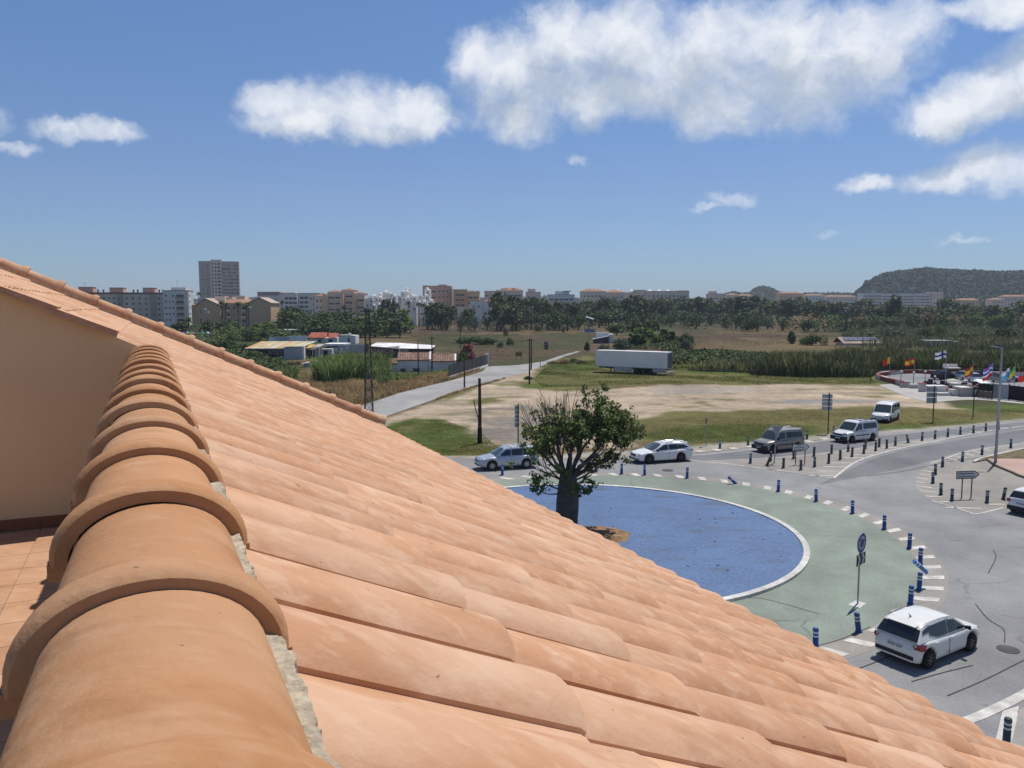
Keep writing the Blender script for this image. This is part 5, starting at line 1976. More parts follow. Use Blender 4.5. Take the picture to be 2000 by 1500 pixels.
def leisure_van(paint_m, L, H, bonnet):
 return dict(L=L, W=1.78, r=0.325, wf=L / 2 - 0.84, wr=-L / 2 + 0.72, paint=paint_m, rim=M_RIMDARK, spokes=6, gr=0.22,
    top=[(-L / 2, 0.92), (-L / 2 + 0.06, 1.08), (-0.3, 1.08), (0.65, 1.06), (1.0, 1.02), (L / 2 - 0.5, 0.94), (L / 2 - 0.16, 0.82), (L / 2, 0.58)],
    width=[(-L / 2, 0.95), (-L / 2 + 0.2, 0.99), (-1.0, 1.0), (1.1, 1.0), (L / 2 - 0.3, 0.94), (L / 2, 0.74)],
    wbelt=0.96, wroof=0.80, cabin=[(1.12, 1.04), (0.50, H - 0.10), (0.28, H - 0.015), (-0.6, H), (-L / 2 + 0.2, H - 0.03), (-L / 2 + 0.10, H - 0.10), (-L / 2 + 0.015, 1.04)],
    side=[[(0.90, 1.12), (0.48, H - 0.20), (0.02, H - 0.18), (0.02, 1.12)], [(-0.12, 1.14), (-0.12, H - 0.18), (-L / 2 + 0.28, H - 0.20), (-L / 2 + 0.22, 1.16)]],
    ends=[('windscreen', (1.12, 1.04), (0.50, H - 0.10), 0.93, 0.94, M_GLASSLIT), ('rear_window', (-L / 2 + 0.015, 1.04), (-L / 2 + 0.10, H - 0.10), 0.8, 0.85, M_GLASS)],
    ends_detail=[('headlight', M_LENS, L / 2 - 0.20, 0.46, 0.80, 0.72, 0.90, 0.10), ('grille', M_PLASTIC, L / 2 - 0.10, -0.46, 0.46, 0.66, 0.80, 0.075),
                             ('front_bumper', M_PLASTIC, L / 2 - 0.24, -0.80, 0.80, 0.26, 0.58, 0.26), ('number_plate', M_PLATE, L / 2 + 0.02, -0.26, 0.26, 0.40, 0.50, 0.015),
                             ('tail_light', M_RED, -L / 2, 0.74, 0.84, 0.80, 1.15, -0.025), ('rear_bumper', M_PLASTIC, -L / 2 + 0.1, -0.8, 0.8, 0.28, 0.52, -0.14)],
    handles=[0.14, -0.28], hz=0.98, handle_m=M_PLASTIC, mirror=(0.86, 1.08), mirror_m=M_PLASTIC, doorlines=[0.95, -0.05, -1.0],
    strips=[(-0.82, 0.88, 0.60, 0.68, M_PLASTIC)])


sp = leisure_van(BEIGE_P, 4.13, 1.79, 0)
sp['rails'] = [(0.2, -1.8, 0.62, 1.82, M_BAND)]
build_car('leisure_van', 'beige grey leisure van behind the give way triangle', sp, (1508, 885.7), (1559, 880.5), 1, group='vehicles on the roads', cat='van')
sp = leisure_van(WHITE_P, 4.21, 1.82, 0)
sp['bars'] = [(0.0, 0.64, 1.90, M_PLASTIC), (-0.8, 0.64, 1.90, M_PLASTIC), (-1.5, 0.64, 1.88, M_PLASTIC)]
sp['rails'] = [(0.1, -1.8, 0.62, 1.85, M_PLASTIC)]
build_car('leisure_van', 'white leisure van with black bumper and roof rack on the road', sp, (1662, 866), (1705.5, 861), 1, group='vehicles on the roads', cat='van')
# white people carrier parked on the grass
L = 4.44
carrier = dict(L=L, W=1.81, r=0.32, wf=1.40, wr=-1.42, paint=WHITE_P, rim=M_RIMDARK, spokes=6, gr=0.22,
               top=[(-L / 2, 0.9), (-L / 2 + 0.06, 1.08), (-0.3, 1.08), (0.9, 1.06), (1.3, 1.0), (L / 2 - 0.3, 0.86), (L / 2 - 0.08, 0.72), (L / 2, 0.55)],
               width=[(-L / 2, 0.95), (-L / 2 + 0.2, 0.99), (-1.0, 1.0), (1.2, 1.0), (L / 2 - 0.3, 0.95), (L / 2, 0.80)],
               wbelt=0.97, wroof=0.84, cabin=[(1.46, 1.0), (0.72, 1.80), (0.5, 1.89), (-0.6, 1.93), (-L / 2 + 0.2, 1.90), (-L / 2 + 0.10, 1.82), (-L / 2 + 0.015, 1.04)],
               side=[[(1.2, 1.14), (0.70, 1.72), (0.2, 1.74), (0.2, 1.14)], [(0.08, 1.16), (0.08, 1.74), (-0.85, 1.76), (-0.85, 1.18)], [(-0.97, 1.18), (-0.97, 1.76), (-1.98, 1.74), (-2.04, 1.2)]],
               ends=[('windscreen', (1.46, 1.0), (0.72, 1.80), 0.94, 0.95, M_GLASSLIT), ('rear_window', (-L / 2 + 0.015, 1.04), (-L / 2 + 0.10, 1.82), 0.8, 0.85, M_GLASS)],
               ends_detail=[('headlight', M_LENS, L / 2 - 0.16, 0.50, 0.83, 0.66, 0.80, 0.08), ('grille', M_PLASTIC, L / 2 - 0.05, -0.44, 0.44, 0.62, 0.68, 0.035), ('front_bumper', M_PLASTIC, L / 2 - 0.2, -0.82, 0.82, 0.24, 0.46, 0.24),
       ('number_plate', M_PLATE, L / 2 + 0.04, -0.26, 0.26, 0.34, 0.44, 0.012), ('tail_light', M_RED, -L / 2, 0.76, 0.86, 0.84, 1.15, -0.025)],
               handles=[0.3, 0.0], hz=0.98, handle_m=M_PLASTIC, mirror=(1.06, 1.06), mirror_m=M_PLASTIC, doorlines=[1.15, 0.14, -0.91], strips=[(-1.0, 1.0, 0.30, 0.40, M_PLASTIC)])
build_car('people_carrier', 'white people carrier parked on the grass beyond the road', carrier, (1737.5, 826.3), (1753.5, 820), 1, z=0.0, cat='van')
# near white hatchback
L = 4.0
hatch = dict(L=L, W=1.74, r=0.315, wf=1.20, wr=-1.32, paint=CREAM_P, rim=M_RIMDARK, spokes=7, gr=0.19,
             top=[(-L / 2, 0.55), (-L / 2 + 0.04, 0.86), (-L / 2 + 0.22, 0.95), (-0.9, 0.93), (0.0, 0.90), (0.75, 0.90), (1.2, 0.86), (1.7, 0.76), (1.92, 0.64), (2.0, 0.48)],
             width=[(-L / 2, 0.80), (-L / 2 + 0.12, 0.90), (-1.45, 0.985), (-0.9, 1.0), (0.9, 0.985), (1.3, 0.985), (1.75, 0.90), (2.0, 0.66)],
             wbelt=0.92, wroof=0.66, cabin=[(1.0, 0.89), (0.30, 1.335), (0.02, 1.415), (-0.5, 1.445), (-1.15, 1.415), (-1.50, 1.365), (-1.60, 1.31), (-1.92, 0.93)],
             side=[[(0.80, 0.95), (0.26, 1.285), (-0.12, 1.35), (-0.22, 0.95)], [(-0.26, 0.95), (-0.16, 1.35), (-0.75, 1.345), (-1.22, 1.18), (-1.30, 1.10), (-0.85, 0.955)], [(-0.78, 1.342), (-1.28, 1.18), (-1.64, 1.16), (-1.56, 1.26), (-1.3, 1.325)]],
             ends=[('windscreen', (1.0, 0.89), (0.30, 1.335), 0.93, 0.94, M_GLASSLIT), ('rear_window', (-1.92, 0.93), (-1.60, 1.31), 0.90, 0.98, M_GLASS)],
             ends_detail=[('headlight', M_LENS, 1.70, 0.48, 0.74, 0.60, 0.74, 0.09), ('grille', M_PLASTIC, 1.95, -0.38, 0.38, 0.46, 0.62, 0.05),
                          ('rear_grille', M_PLASTIC, -L / 2 + 0.02, -0.66, 0.66, 0.36, 0.48, -0.05), ('number_plate', M_PLATE, -L / 2 + 0.03, -0.26, 0.26, 0.64, 0.75, -0.045)],
             handles=[-0.05, -0.98], hz=0.80, mirror=(0.72, 0.93), mirror_m=M_PLASTIC, doorlines=[0.90, -0.24, -1.12])
hr = build_car('hatchback', 'white hatchback seen from behind on the roundabout, nearest the roof', hatch, (1888, 1274), (1819, 1303), -1)
for s in (-1, 1):
 # boomerang tail lamps wrap round the corner
 tl = MB()
 y = lambda v: s * v
 out = [(-1.93, y(0.56), 0.86), (-1.84, y(0.76), 0.88), (-1.56, y(0.85), 0.875), (-1.62, y(0.862), 0.79), (-1.62, y(0.866), 0.68), (-1.80, y(0.80), 0.68), (-1.955, y(0.66), 0.74)]
 ctr = Vector((-1.80, y(0.76), 0.78))
 tl.add([Vector(q) + Vector((-0.035, y(0.025), 0)) for q in out] + [ctr + Vector((-0.085, y(0.07), 0))], [(i, (i + 1) % 7, 7) if s < 0 else ((i + 1) % 7, i, 7) for i in range(7)], 0, False)
 tl.build('tail_light', M_RED, hr)
MB().add([(-1.45, -0.52, 1.408), (-1.45, 0.52, 1.408), (-1.70, 0.50, 1.365), (-1.70, -0.50, 1.365), (-1.47, -0.52, 1.37), (-1.47, 0.52, 1.37), (-1.70, 0.50, 1.345), (-1.70, -0.50, 1.345)], [(0, 1, 2, 3), (7, 6, 5, 4), (2, 3, 7, 6), (1, 2, 6, 5), (3, 0, 4, 7)], 0).build('tail_spoiler', CREAM_P, hr)
MB().tube([(-1.15, 0, 1.45), (-1.17, 0, 1.50), (-1.30, 0, 1.60)], [0.035, 0.018, 0.006], 8).build('aerial', M_PLASTIC, hr)
lt = MB()
for k in range(7):
 yy = 0.22 - 0.065 * k - (0.03 if k > 3 else 0)
 lt.add([(-2.017, yy, 0.665), (-2.017, yy - 0.04, 0.665), (-2.017, yy - 0.04, 0.725), (-2.017, yy, 0.725)], [(0, 1, 2, 3)])
lt.build('plate_lettering', mat('plate_ink', (0.12, 0.12, 0.17), scale=5), hr)
MB().box(-2.01, -2.0, -0.05, 0.05, 0.815, 0.865).build('badge', M_CHROME, hr)
for s in (-1, 1):
 MB().tube([(0.28, s * 0.58, 1.362), (-0.3, s * 0.615, 1.455), (-1.0, s * 0.61, 1.455), (-1.5, s * 0.59, 1.42)], 0.007, 4).build('roof_seam', M_PLASTIC, hr)
# white car leaving the picture on the right
sp = dict(hatch)
sp['paint'] = WHITE_P
sp['top'] = [(x, z + (0.06 if x < 0 else 0.03)) for x, z in hatch['top']]
sp['ends_detail'] = [('rear_bumper', M_PLASTIC, -L / 2 + 0.06, -0.74, 0.74, 0.26, 0.50, -0.09), ('number_plate', M_PLATE, -L / 2 + 0.03, -0.27, 0.27, 0.62, 0.74, -0.045), ('headlight', M_LENS, 1.70, 0.48, 0.74, 0.60, 0.74, 0.09), ('tail_light', M_RED, -L / 2 + 0.05, 0.60, 0.80, 0.70, 0.88, -0.04)]
we = build_car('hatchback', 'white car with a dark rear bumper cut off by the picture edge', sp, (2062, 985), (1977, 1011), 1)
we.rotation_euler = (0, 0, R(28))
p = G(1968, 1002)
hd = Vector((math.cos(R(28)), math.sin(R(28)), 0))
lf = Vector((-hd.y, hd.x, 0))
we.location = p + hd * 1.95 - lf * 0.72 + Vector((0, 0, 0.014))
lt = MB()
for k in range(7):
 yy = 0.22 - 0.065 * k
 lt.add([(-2.017, yy, 0.645), (-2.017, yy - 0.045, 0.645), (-2.017, yy - 0.045, 0.715), (-2.017, yy, 0.715)], [(0, 1, 2, 3)])
lt.build('plate_lettering', MATS['plate_ink'], we)

# articulated box trailer, uncoupled
A, B = G(1163, 727), G(1303, 733.5)
d = (B - A).normalized()
root = empty('box_trailer', (A.x, A.y, 0), math.atan2(d.y, d.x))
tag(root, 'long white box trailer standing uncoupled on the grass', 'trailer')
TLn = (B - A).length
M_BOX = mat('trailer_white', (0.84, 0.82, 0.78), (0.79, 0.775, 0.74), scale=0.8, rough=0.5, big=0.06, bigscale=0.25)
M_SKIRT = mat('trailer_grey', (0.50, 0.48, 0.45), (0.42, 0.40, 0.38), scale=1.5, rough=0.6)
MB().box(0, TLn, 0, 2.5, 1.22, 3.95).build('box_body', M_BOX, root)
MB().box(-0.02, TLn + 0.02, -0.02, 2.52, 3.952, 4.02).build('roof', mat('trailer_roof', (0.78, 0.77, 0.74), scale=1, rough=0.5), root)
for k in range(13):
 x = TLn * (k + 0.5) / 13
 MB().box(x - 0.02, x + 0.02, -0.012, 0.0, 1.3, 3.93).build('panel_seam', M_BOX, root)
MB().box(0, TLn, -0.02, 2.52, 1.10, 1.218).build('base_rail', M_SKIRT, root)
MB().box(0.5, TLn - 0.2, 0.55, 1.95, 0.85, 1.098).build('chassis', M_DARKSTEEL, root)
MB().box(TLn * 0.27, TLn * 0.52, 0.02, 0.06, 0.38, 1.09).build('side_skirt', M_SKIRT, root)
MB().box(TLn * 0.80, TLn * 0.985, 0.02, 0.06, 0.42, 1.09).build('side_skirt', M_SKIRT, root)
for s in (0.5, 2.0):
 MB().box(TLn * 0.2, TLn * 0.2 + 0.16, s - 0.08, s + 0.08, 0.0, 0.86).build('landing_leg', M_DARKSTEEL, root)
for k in range(3):
 x = TLn * 0.575 + 1.36 * k
 for y, s in ((0.2, -1), (2.3, 1)):
  wheel_parts(root, x, y, 0.52, 0.36, s, M_RIMDARK, 8)
 MB().tube([(x, 0.2, 0.52), (x, 2.3, 0.52)], 0.09, 8).build('axle', M_DARKSTEEL, root)
for s in (0, 1):
 MB().box(TLn + 0.005, TLn + 0.05, 0.06 + 1.2 * s, 1.22 + 1.2 * s, 1.25, 3.85).build('rear_door', mat('trailer_door', (0.12, 0.12, 0.125), (0.09, 0.09, 0.095), scale=2, rough=0.6), root)
 for y in (0.4, 0.9):
  MB().tube([(TLn + 0.08, y + 1.2 * s, 1.25), (TLn + 0.08, y + 1.2 * s, 3.85)], 0.025, 6).build('lock_rod', M_STEEL, root)
MB().box(TLn + 0.02, TLn + 0.14, 0.05, 2.45, 0.45, 0.62).build('rear_underrun', M_BAND, root)
for y in (0.25, 2.25):
 MB().box(TLn + 0.052, TLn + 0.09, y - 0.12, y + 0.12, 0.95, 1.1).build('tail_light', M_RED, root)
MB().box(TLn, TLn + 0.9, 0.4, 2.1, 0.35, 0.45).build('tail_lift', M_DARKSTEEL, root)

# ------------------------------------------------------------------ buildings in the distance
M_WIN = mat('window_dark', (0.045, 0.05, 0.055), (0.03, 0.034, 0.038), scale=0.5, rough=0.2, spec=0.6, rnd=0.35)
M_SHUT = mat('window_shutter', (0.30, 0.28, 0.25), (0.26, 0.24, 0.215), scale=0.5, rough=0.7, rnd=0.3)
M_WFRAME = mat('window_frame', (0.5, 0.49, 0.46), scale=0.5, rough=0.7)
M_ROOFT = mat('far_tile_roof', (0.36, 0.20, 0.125), (0.28, 0.155, 0.10), scale=0.8, rough=0.9, big=0.2, bigscale=0.1)
M_ROOFG = mat('far_flat_roof', (0.40, 0.38, 0.35), (0.33, 0.31, 0.29), scale=0.5, rough=0.9)


def fac(name, c, d=0.9):
 return mat(name, c, tuple(v * d for v in c), scale=0.6, rough=0.9, big=0.10, bigscale=0.08)


F_BEIGE = fac('facade_beige', (0.66, 0.56, 0.46))
F_BROWN = fac('facade_brown', (0.455, 0.355, 0.282))
F_GREYW = fac('facade_grey_white', (0.74, 0.7, 0.645))
F_WHITE = fac('facade_white', (0.8, 0.76, 0.7))
F_TOWER = fac('facade_tower', (0.56, 0.49, 0.42))
F_TOWERL = fac('facade_tower_light', (0.78, 0.7, 0.6))
F_OCHRE = fac('facade_ochre', (0.656, 0.409, 0.236))
F_ORANGE = fac('facade_orange', (0.820, 0.528, 0.310))
F_BRICK = fac('facade_brick', (0.656, 0.401, 0.301))
F_SAND = fac('facade_sand', (0.82, 0.68, 0.53))
F_PINK = fac('facade_pink', (0.82, 0.65, 0.53))
F_GREY = fac('facade_grey', (0.656, 0.656, 0.665))
F_DOME = mat('dome_white', (0.80, 0.79, 0.77), scale=1, rough=0.7, big=0.05)


def window_mesh(w, h, m):
 b = MB()
 b.box(-w / 2, w / 2, -0.05, 0.06, 0, h, 0)
 b.box(-w / 2 + 0.09, w / 2 - 0.09, -0.06, -0.049, 0.09, h - 0.09, 1)
 b.box(-0.03, 0.03, -0.07, -0.059, 0.09, h - 0.09, 0)
 return b.mesh('window', [M_WFRAME, m])


WM = {}


def wmesh(w, h, shut=False):
 k = (round(w, 2), round(h, 2), shut)
 if k not in WM:
  WM[k] = window_mesh(w, h, M_SHUT if shut else M_WIN)
 return WM[k]


class Bld:
 """a building whose front lies D metres ahead; local x along the front in metres, y into depth"""

 def __init__(s, name, label, x0, D, yaw=0, group='apartment buildings along the skyline', cat='building'):
  s.D = D
  s.sc = D / F_PX
  s.x0 = x0
  p = AT(x0, 600, D)
  s.root = empty(name, (p.x, D, 0), R(yaw))
  tag(s.root, label, cat, group)
  s.rg = random.Random(int(x0 * 7 + D))

 def X(s, px):
  return (px - s.x0) * s.sc

 def Zp(s, py):
  return AT(1000, py, s.D).z

 def wall(s, px0, px1, ptop, depth, m, y0=0.0, z0=-1.0, name='wall', roof=None, parapet=0.0):
  x0, x1, h = s.X(px0), s.X(px1), s.Zp(ptop)
  o = MB().box(x0, x1, y0, y0 + depth, z0, h).build(name, m, s.root)
  if roof == 'flat':
   MB().box(x0 - 0.15, x1 + 0.15, y0 - 0.15, y0 + depth + 0.15, h + 0.003, h + 0.35).build('roof', M_ROOFG, s.root)
  elif roof == 'tile':
   rise = min(depth, x1 - x0) * 0.16
   e = 0.35
   i = min(depth, x1 - x0) / 2
   if x1 - x0 > depth:
    v = [(x0 - e, y0 - e, h), (x1 + e, y0 - e, h), (x1 + e, y0 + depth + e, h), (x0 - e, y0 + depth + e, h), (x0 + i * .7, y0 + depth / 2, h + rise), (x1 - i * .7, y0 + depth / 2, h + rise)]
    f = [(0, 1, 5, 4), (1, 2, 5), (2, 3, 4, 5), (3, 0, 4), (3, 2, 1, 0)]
   else:
    v = [(x0 - e, y0 - e, h), (x1 + e, y0 - e, h), (x1 + e, y0 + depth + e, h), (x0 - e, y0 + depth + e, h), ((x0 + x1) / 2, y0 + i * .7, h + rise), ((x0 + x1) / 2, y0 + depth - i * .7, h + rise)]
    f = [(0, 1, 4), (1, 2, 5, 4), (2, 3, 5), (3, 0, 4, 5), (3, 2, 1, 0)]
   MB().add([(a, b, c + 0.004) for a, b, c in v], f).build('roof', M_ROOFT, s.root)
  return (x0, x1, h)

 def box(s, px0, px1, ptop, pbot, y0, depth, m, name='roof_box'):
  return MB().box(s.X(px0), s.X(px1), y0, y0 + depth, s.Zp(pbot) - 0.1, s.Zp(ptop)).build(name, m, s.root)

 def windows(s, px0, px1, ptop, floors, cols, y0=0.0, w=1.3, h=1.35, fh=None, zmin=1.0, skip=0.08, shut=0.3, side=None):
  x0, x1, H = s.X(px0), s.X(px1), s.Zp(ptop)
  fh = fh or (H - 0.6) / floors
  for f in range(floors):
   z = H - 0.5 - fh * (f + 1) + fh * 0.35
   if z < zmin:
    break
   for c in range(cols):
    if s.rg.random() < skip:
     continue
    x = x0 + (x1 - x0) * (c + 0.5) / cols
    me = wmesh(w, h, s.rg.random() < shut)
    link('window', me, s.root, (x, y0 - 0.001, z))

 def balconies(s, px0, px1, ptop, floors, y0=0.0, fh=None, dark=True, zmin=1.0, rail=None, out=0.9, cols=1):
  """balconies with a solid or railed front; a dark panel paints the shaded recess"""
  x0, x1, H = s.X(px0), s.X(px1), s.Zp(ptop)
  fh = fh or (H - 0.6) / floors
  cw_ = (x1 - x0) / cols
  for c in range(cols):
   a, b = x0 + cw_ * c + 0.1, x0 + cw_ * (c + 1) - 0.1
   key = (round(b - a, 2), round(fh, 2), round(out, 2), (rail or F_WHITE).name)
   if key not in WM:
    m = MB()
    m.box(0, b - a, -out, 0.1, -0.12, 0.05, 0)
    m.box(0, b - a, -out, -out + 0.12, 0.05, 0.95, 0)
    m.box(0, 0.12, -out + 0.12, 0.05, 0.05, 0.95, 0)
    m.box(b - a - 0.12, b - a, -out + 0.12, 0.05, 0.05, 0.95, 0)
    m.box(0.25, b - a - 0.25, -0.04, 0.1, 0.06, min(2.2, fh - 0.5), 1)  # dark panel painted in for the shade of the recess
    WM[key] = m.mesh('balcony', [rail or F_WHITE, M_WIN])
   for f in range(floors):
    z = H - 0.4 - fh * (f + 1)
    if z < zmin:
     break
    link('balcony', WM[key], s.root, (a, y0, z))

 def side_windows(s, px1, ptop, floors, cols, depth, w=1.2, h=1.3, y0=0):
  x1, H = s.X(px1), s.Zp(ptop)
  fh = (H - 0.6) / floors
  for f in range(floors):
   z = H - 0.5 - fh * (f + 1) + fh * 0.35
   if z < 1:
    break
   for c in range(cols):
    o = link('window', wmesh(w, h), s.root, (x1 + 0.001, y0 + depth * (c + 0.5) / cols, z), (0, 0, math.pi / 2))

 def antenna(s, px, ptop, h=2.5, y=3):
  x, z = s.X(px), s.Zp(ptop)
  m = MB().bar((x, y, z - 0.2), (x, y, z + h), 0.09)
  for k in range(3):
   m.bar((x - 0.6, y, z + h - 0.3 * k), (x + 0.6, y, z + h - 0.3 * k), 0.05)
  m.build('antenna', M_DARKSTEEL, s.root)


# 1 long beige block at the far left
b = Bld('apartment_block', 'long beige apartment block with brown stair bays and red roof edge, at the far left', 120, 430, 12)
b.wall(120, 322, 574, 13, F_BEIGE, roof=None)
b.box(118, 323, 570.5, 573, -0.4, 14, M_ROOFT, 'roof')
for (a, c) in ((168, 182), (221, 231), (281, 292), (312, 322)):
 b.box(a, c, 574, 640, -0.5, 1.2, F_BROWN, 'stair_bay')
 b.windows(a, c, 576, 6, 1, -0.5, 0.9, 1.1, zmin=3)
for (a, c) in ((183, 220), (232, 280), (293, 311), (122, 167)):
 b.windows(a, c, 576, 6, 4 if c - a > 25 else 2, 0, 1.25, 1.35, zmin=3)
for (a, c, t) in ((150, 176, 561), (206, 231, 562), (267, 289, 562)):
 b.box(a, c, t, 571, 2, 6, F_BRICK, 'roof_hut')
 MB().box(b.X(a) - .2, b.X(c) + .2, 1.8, 8.2, b.Zp(t) + .003, b.Zp(t) + .3).build('roof', M_ROOFT, b.root)
b.antenna(160, 561)
for k in (183, 193, 248, 256, 296, 303):
 MB().lathe([(0.35, 0), (0.35, 0.9), (0.55, 1.0), (0.5, 1.5), (0, 1.6)], 8, (b.X(k), 4, b.Zp(570.5))).build('chimney', M_DARKSTEEL, b.root)
# 2 white end block
b = Bld('apartment_block', 'tall grey white apartment block with brown balconies and a side painted sunlit white', 318, 428, 2)
b.wall(319, 362, 568, 12, F_GREYW, roof='flat')
b.wall(362.3, 367.5, 568, 3.5, F_WHITE, 0.5, name='sunlit_wing', roof='flat')  # sunlit side painted in as a whiter strip beside the grey block
b.box(331, 359, 561, 567, 3, 6, F_GREYW, 'roof_hut')
b.windows(321, 342, 570, 6, 3, 0, 1.0, 1.1, zmin=3)
b.balconies(343, 360, 570, 6, 0, rail=F_BROWN, out=0.7)
b.side_windows(367.5, 570, 6, 1, 3.0, y0=0.6)
b.antenna(343, 561, 4)
# 3 tower
b = Bld('tower_block', 'tall brown grey tower block, the highest building on the skyline', 390, 610, 17)
b.wall(390.5, 411, 511.5, 22, F_TOWER, 2)
b.wall(411.2, 432, 509, 22, F_TOWERL, 0, roof='flat')
b.wall(432.2, 464.5, 512.5, 22, F_TOWER, 1.2)
b.box(413, 433, 505.5, 509, 4, 10, F_TOWERL, 'roof_hut')
b.windows(412.5, 424, 511, 17, 2, 0, 1.1, 1.5, skip=0.05, shut=0.1)
b.balconies(424, 431, 511, 17, 0, rail=F_TOWERL, out=0.6)
b.windows(434, 463, 514, 17, 6, 1.2, 1.5, 1.3, skip=0.25, shut=0.35)
b.windows(393, 409, 514, 17, 2, 2, 1.0, 1.1, skip=0.3, shut=0.5)
for k, (a, c, y) in enumerate(((390.3, 411.2, 1.9), (432, 464.7, 1.1))):
 MB().box(b.X(a), b.X(c), y, y + 0.4, b.Zp(512.5), b.Zp(511) + 0.6).build('parapet', F_TOWER, b.root)
# 4 brown gabled complex
b = Bld('gabled_block', 'ochre brown apartment complex with two big gables behind palm trees', 370, 390, 0)
def gable(px0, px1, papex, peave, pax, y0, depth):
 x0, x1, xa = b.X(px0), b.X(px1), b.X(pax)
 ze, za = b.Zp(peave), b.Zp(papex)
 MB().extrude([(x0, y0, -1), (x1, y0, -1), (x1, y0, ze), (xa, y0, za), (x0, y0, ze)], (0, depth, 0)).build('gable_wall', F_OCHRE, b.root)
 n = Vector((0, 0, 0.25))
 rf = MB()
 rf.extrude([(x0 - 0.5, y0 - 0.4, ze - 0.1), (xa, y0 - 0.4, za + 0.12), (xa, y0 - 0.4, za + 0.38), (x0 - 0.5, y0 - 0.4, ze + 0.16)], (0, depth + 0.8, 0))
 rf.extrude([(x1 + 0.5, y0 - 0.4, ze - 0.1), (x1 + 0.5, y0 - 0.4, ze + 0.16), (xa, y0 - 0.4, za + 0.38), (xa, y0 - 0.4, za + 0.12)], (0, depth + 0.8, 0))
 rf.build('roof', F_BROWN, b.root)
gable(383, 430, 583.5, 597, 401, 0, 14)
gable(484, 528, 582, 592, 507, 0, 14)
b.wall(430.2, 483.8, 592, 12, F_OCHRE, 3)
MB().add([(b.X(430), 2.5, b.Zp(592)), (b.X(484), 2.5, b.Zp(592)), (b.X(480), 9, b.Zp(584)), (b.X(436), 9, b.Zp(584))], [(0, 1, 2, 3)]).build('roof', M_ROOFT, b.root)
b.wall(371, 383, 596, 10, F_OCHRE, 2, roof='tile')
b.balconies(437, 446, 594, 4, 3, rail=F_SAND, out=0.6)
b.balconies(466, 476, 594, 4, 3, rail=F_SAND, out=0.6)
b.windows(448, 464, 594, 4, 2, 3, 1.2, 1.3)
b.windows(388, 396, 600, 3, 1, 0, 1.0, 1.2)
for (a, c, t) in ((405, 425, 578), (428, 440, 579), (447, 465, 577)):
 b.box(a, c, t, 590, 10, 6, F_SAND, 'roof_hut')
# 5 white block with brown top
b = Bld('apartment_block', 'white apartment block with dark square windows and a brown top storey', 498, 560, 0)
b.wall(500, 543, 577, 14, F_GREYW, 4, roof='flat')
b.box(499, 544, 570.5, 577, 5, 12, F_BROWN, 'top_storey')
b.box(498, 545, 569.5, 570.3, 4.5, 13, F_SAND, 'roof_edge')
b.windows(503, 540, 579, 4, 5, 4, 1.6, 1.5)
b.wall(544, 580, 574, 14, F_WHITE, 0, roof='flat')
b.wall(580.2, 622, 573, 14, F_GREYW, 3, roof='flat')
for k in (560, 569, 577, 587, 596):
 for py in (585.5, 593.5, 601):
  pass
b.windows(556, 580, 578, 4, 3, 0, 2.6, 1.7, fh=3.1, skip=0, shut=0)
b.windows(583, 600, 577, 4, 2, 3, 2.6, 1.7, fh=3.1, skip=0, shut=0)
b.windows(602, 620, 577, 5, 3, 3, 1.3, 1.3)
b.box(552, 575, 571, 574, 3, 6, F_WHITE, 'roof_hut')
# 6 sandy terraced block
b = Bld('apartment_block', 'sand coloured apartment block with stepped tiled roofs and ochre bays', 612, 560, 0)
b.wall(613, 640, 578, 12, F_SAND, 1, roof='tile')
b.wall(638, 664, 570, 12, F_SAND, 3, roof='tile')
b.wall(664.3, 690, 566.5, 12, F_SAND, 4, roof='tile')
b.wall(690.3, 711, 573, 12, F_SAND, 2, roof='tile')
for (a, c) in ((631, 638), (664, 671), (688, 695)):
 b.box(a, c, 574, 620, -0.2, 4.5, F_ORANGE, 'bay')
b.balconies(640, 663, 573, 5, 3, rail=F_SAND, out=1.0, cols=2)
b.balconies(672, 687, 570, 5, 4, rail=F_SAND, out=1.0)
b.balconies(696, 710, 576, 4, 2, rail=F_SAND, out=1.0)
b.windows(615, 630, 580, 4, 2, 1, 1.3, 1.4)
for (a, c, t) in ((647, 657, 567), (668, 684, 564.5)):
 b.box(a, c, t, 571, 6, 5, F_SAND, 'roof_hut')

# 7 white terraced villages with little domes
def village(label, x0, x1, top_lo, top_hi, D, n, seed, domes):
 b = Bld('terraced_houses', label, x0, D, 0)
 rg = random.Random(seed)
 body = MB()
 for i in range(n):
  w = rg.uniform(9, 19)
  a = rg.uniform(x0, x1 - w)
  row = i / n
  t = top_hi + (top_lo - top_hi) * row * rg.uniform(0.85, 1.05) + rg.uniform(-1, 1.5)
  y0 = 24 * (1 - row)
  X0, X1, Z = b.X(a), b.X(a + w), b.Zp(t)
  body.box(X0, X1, y0, y0 + 6, -1, Z)
  nc = max(1, int((X1 - X0) / 2.6))
  for f in range(3):
   z = Z - 2.4 - 3.0 * f
   for c in range(nc):
    if z > 1.5 and rg.random() < 0.8:
     link('window', wmesh(1.3, 1.35, rg.random() < 0.25), b.root, (X0 + (X1 - X0) * (c + 0.5) / nc, y0 - 0.001, z))
  if i < domes:
   r = rg.uniform(0.9, 1.5)
   MB().lathe([(r, 0), (r * 0.96, r * 0.3), (r * 0.75, r * 0.66), (r * 0.4, r * 0.92), (0, r)], 10, ((X0 + X1) / 2 + rg.uniform(-1, 1), y0 + 2, Z + 0.002)).build('dome', F_DOME, b.root)
  elif rg.random() < 0.5:
   MB().lathe([(0.9, 0), (0.9, 0.2), (0, 1.1)], 4, ((X0 + X1) / 2, y0 + 2, Z + 0.002)).build('roof_cap', M_ROOFT if rg.random() < 0.5 else F_DOME, b.root)
 tag(body.build('wall', F_WHITE, b.root), None)
 return b


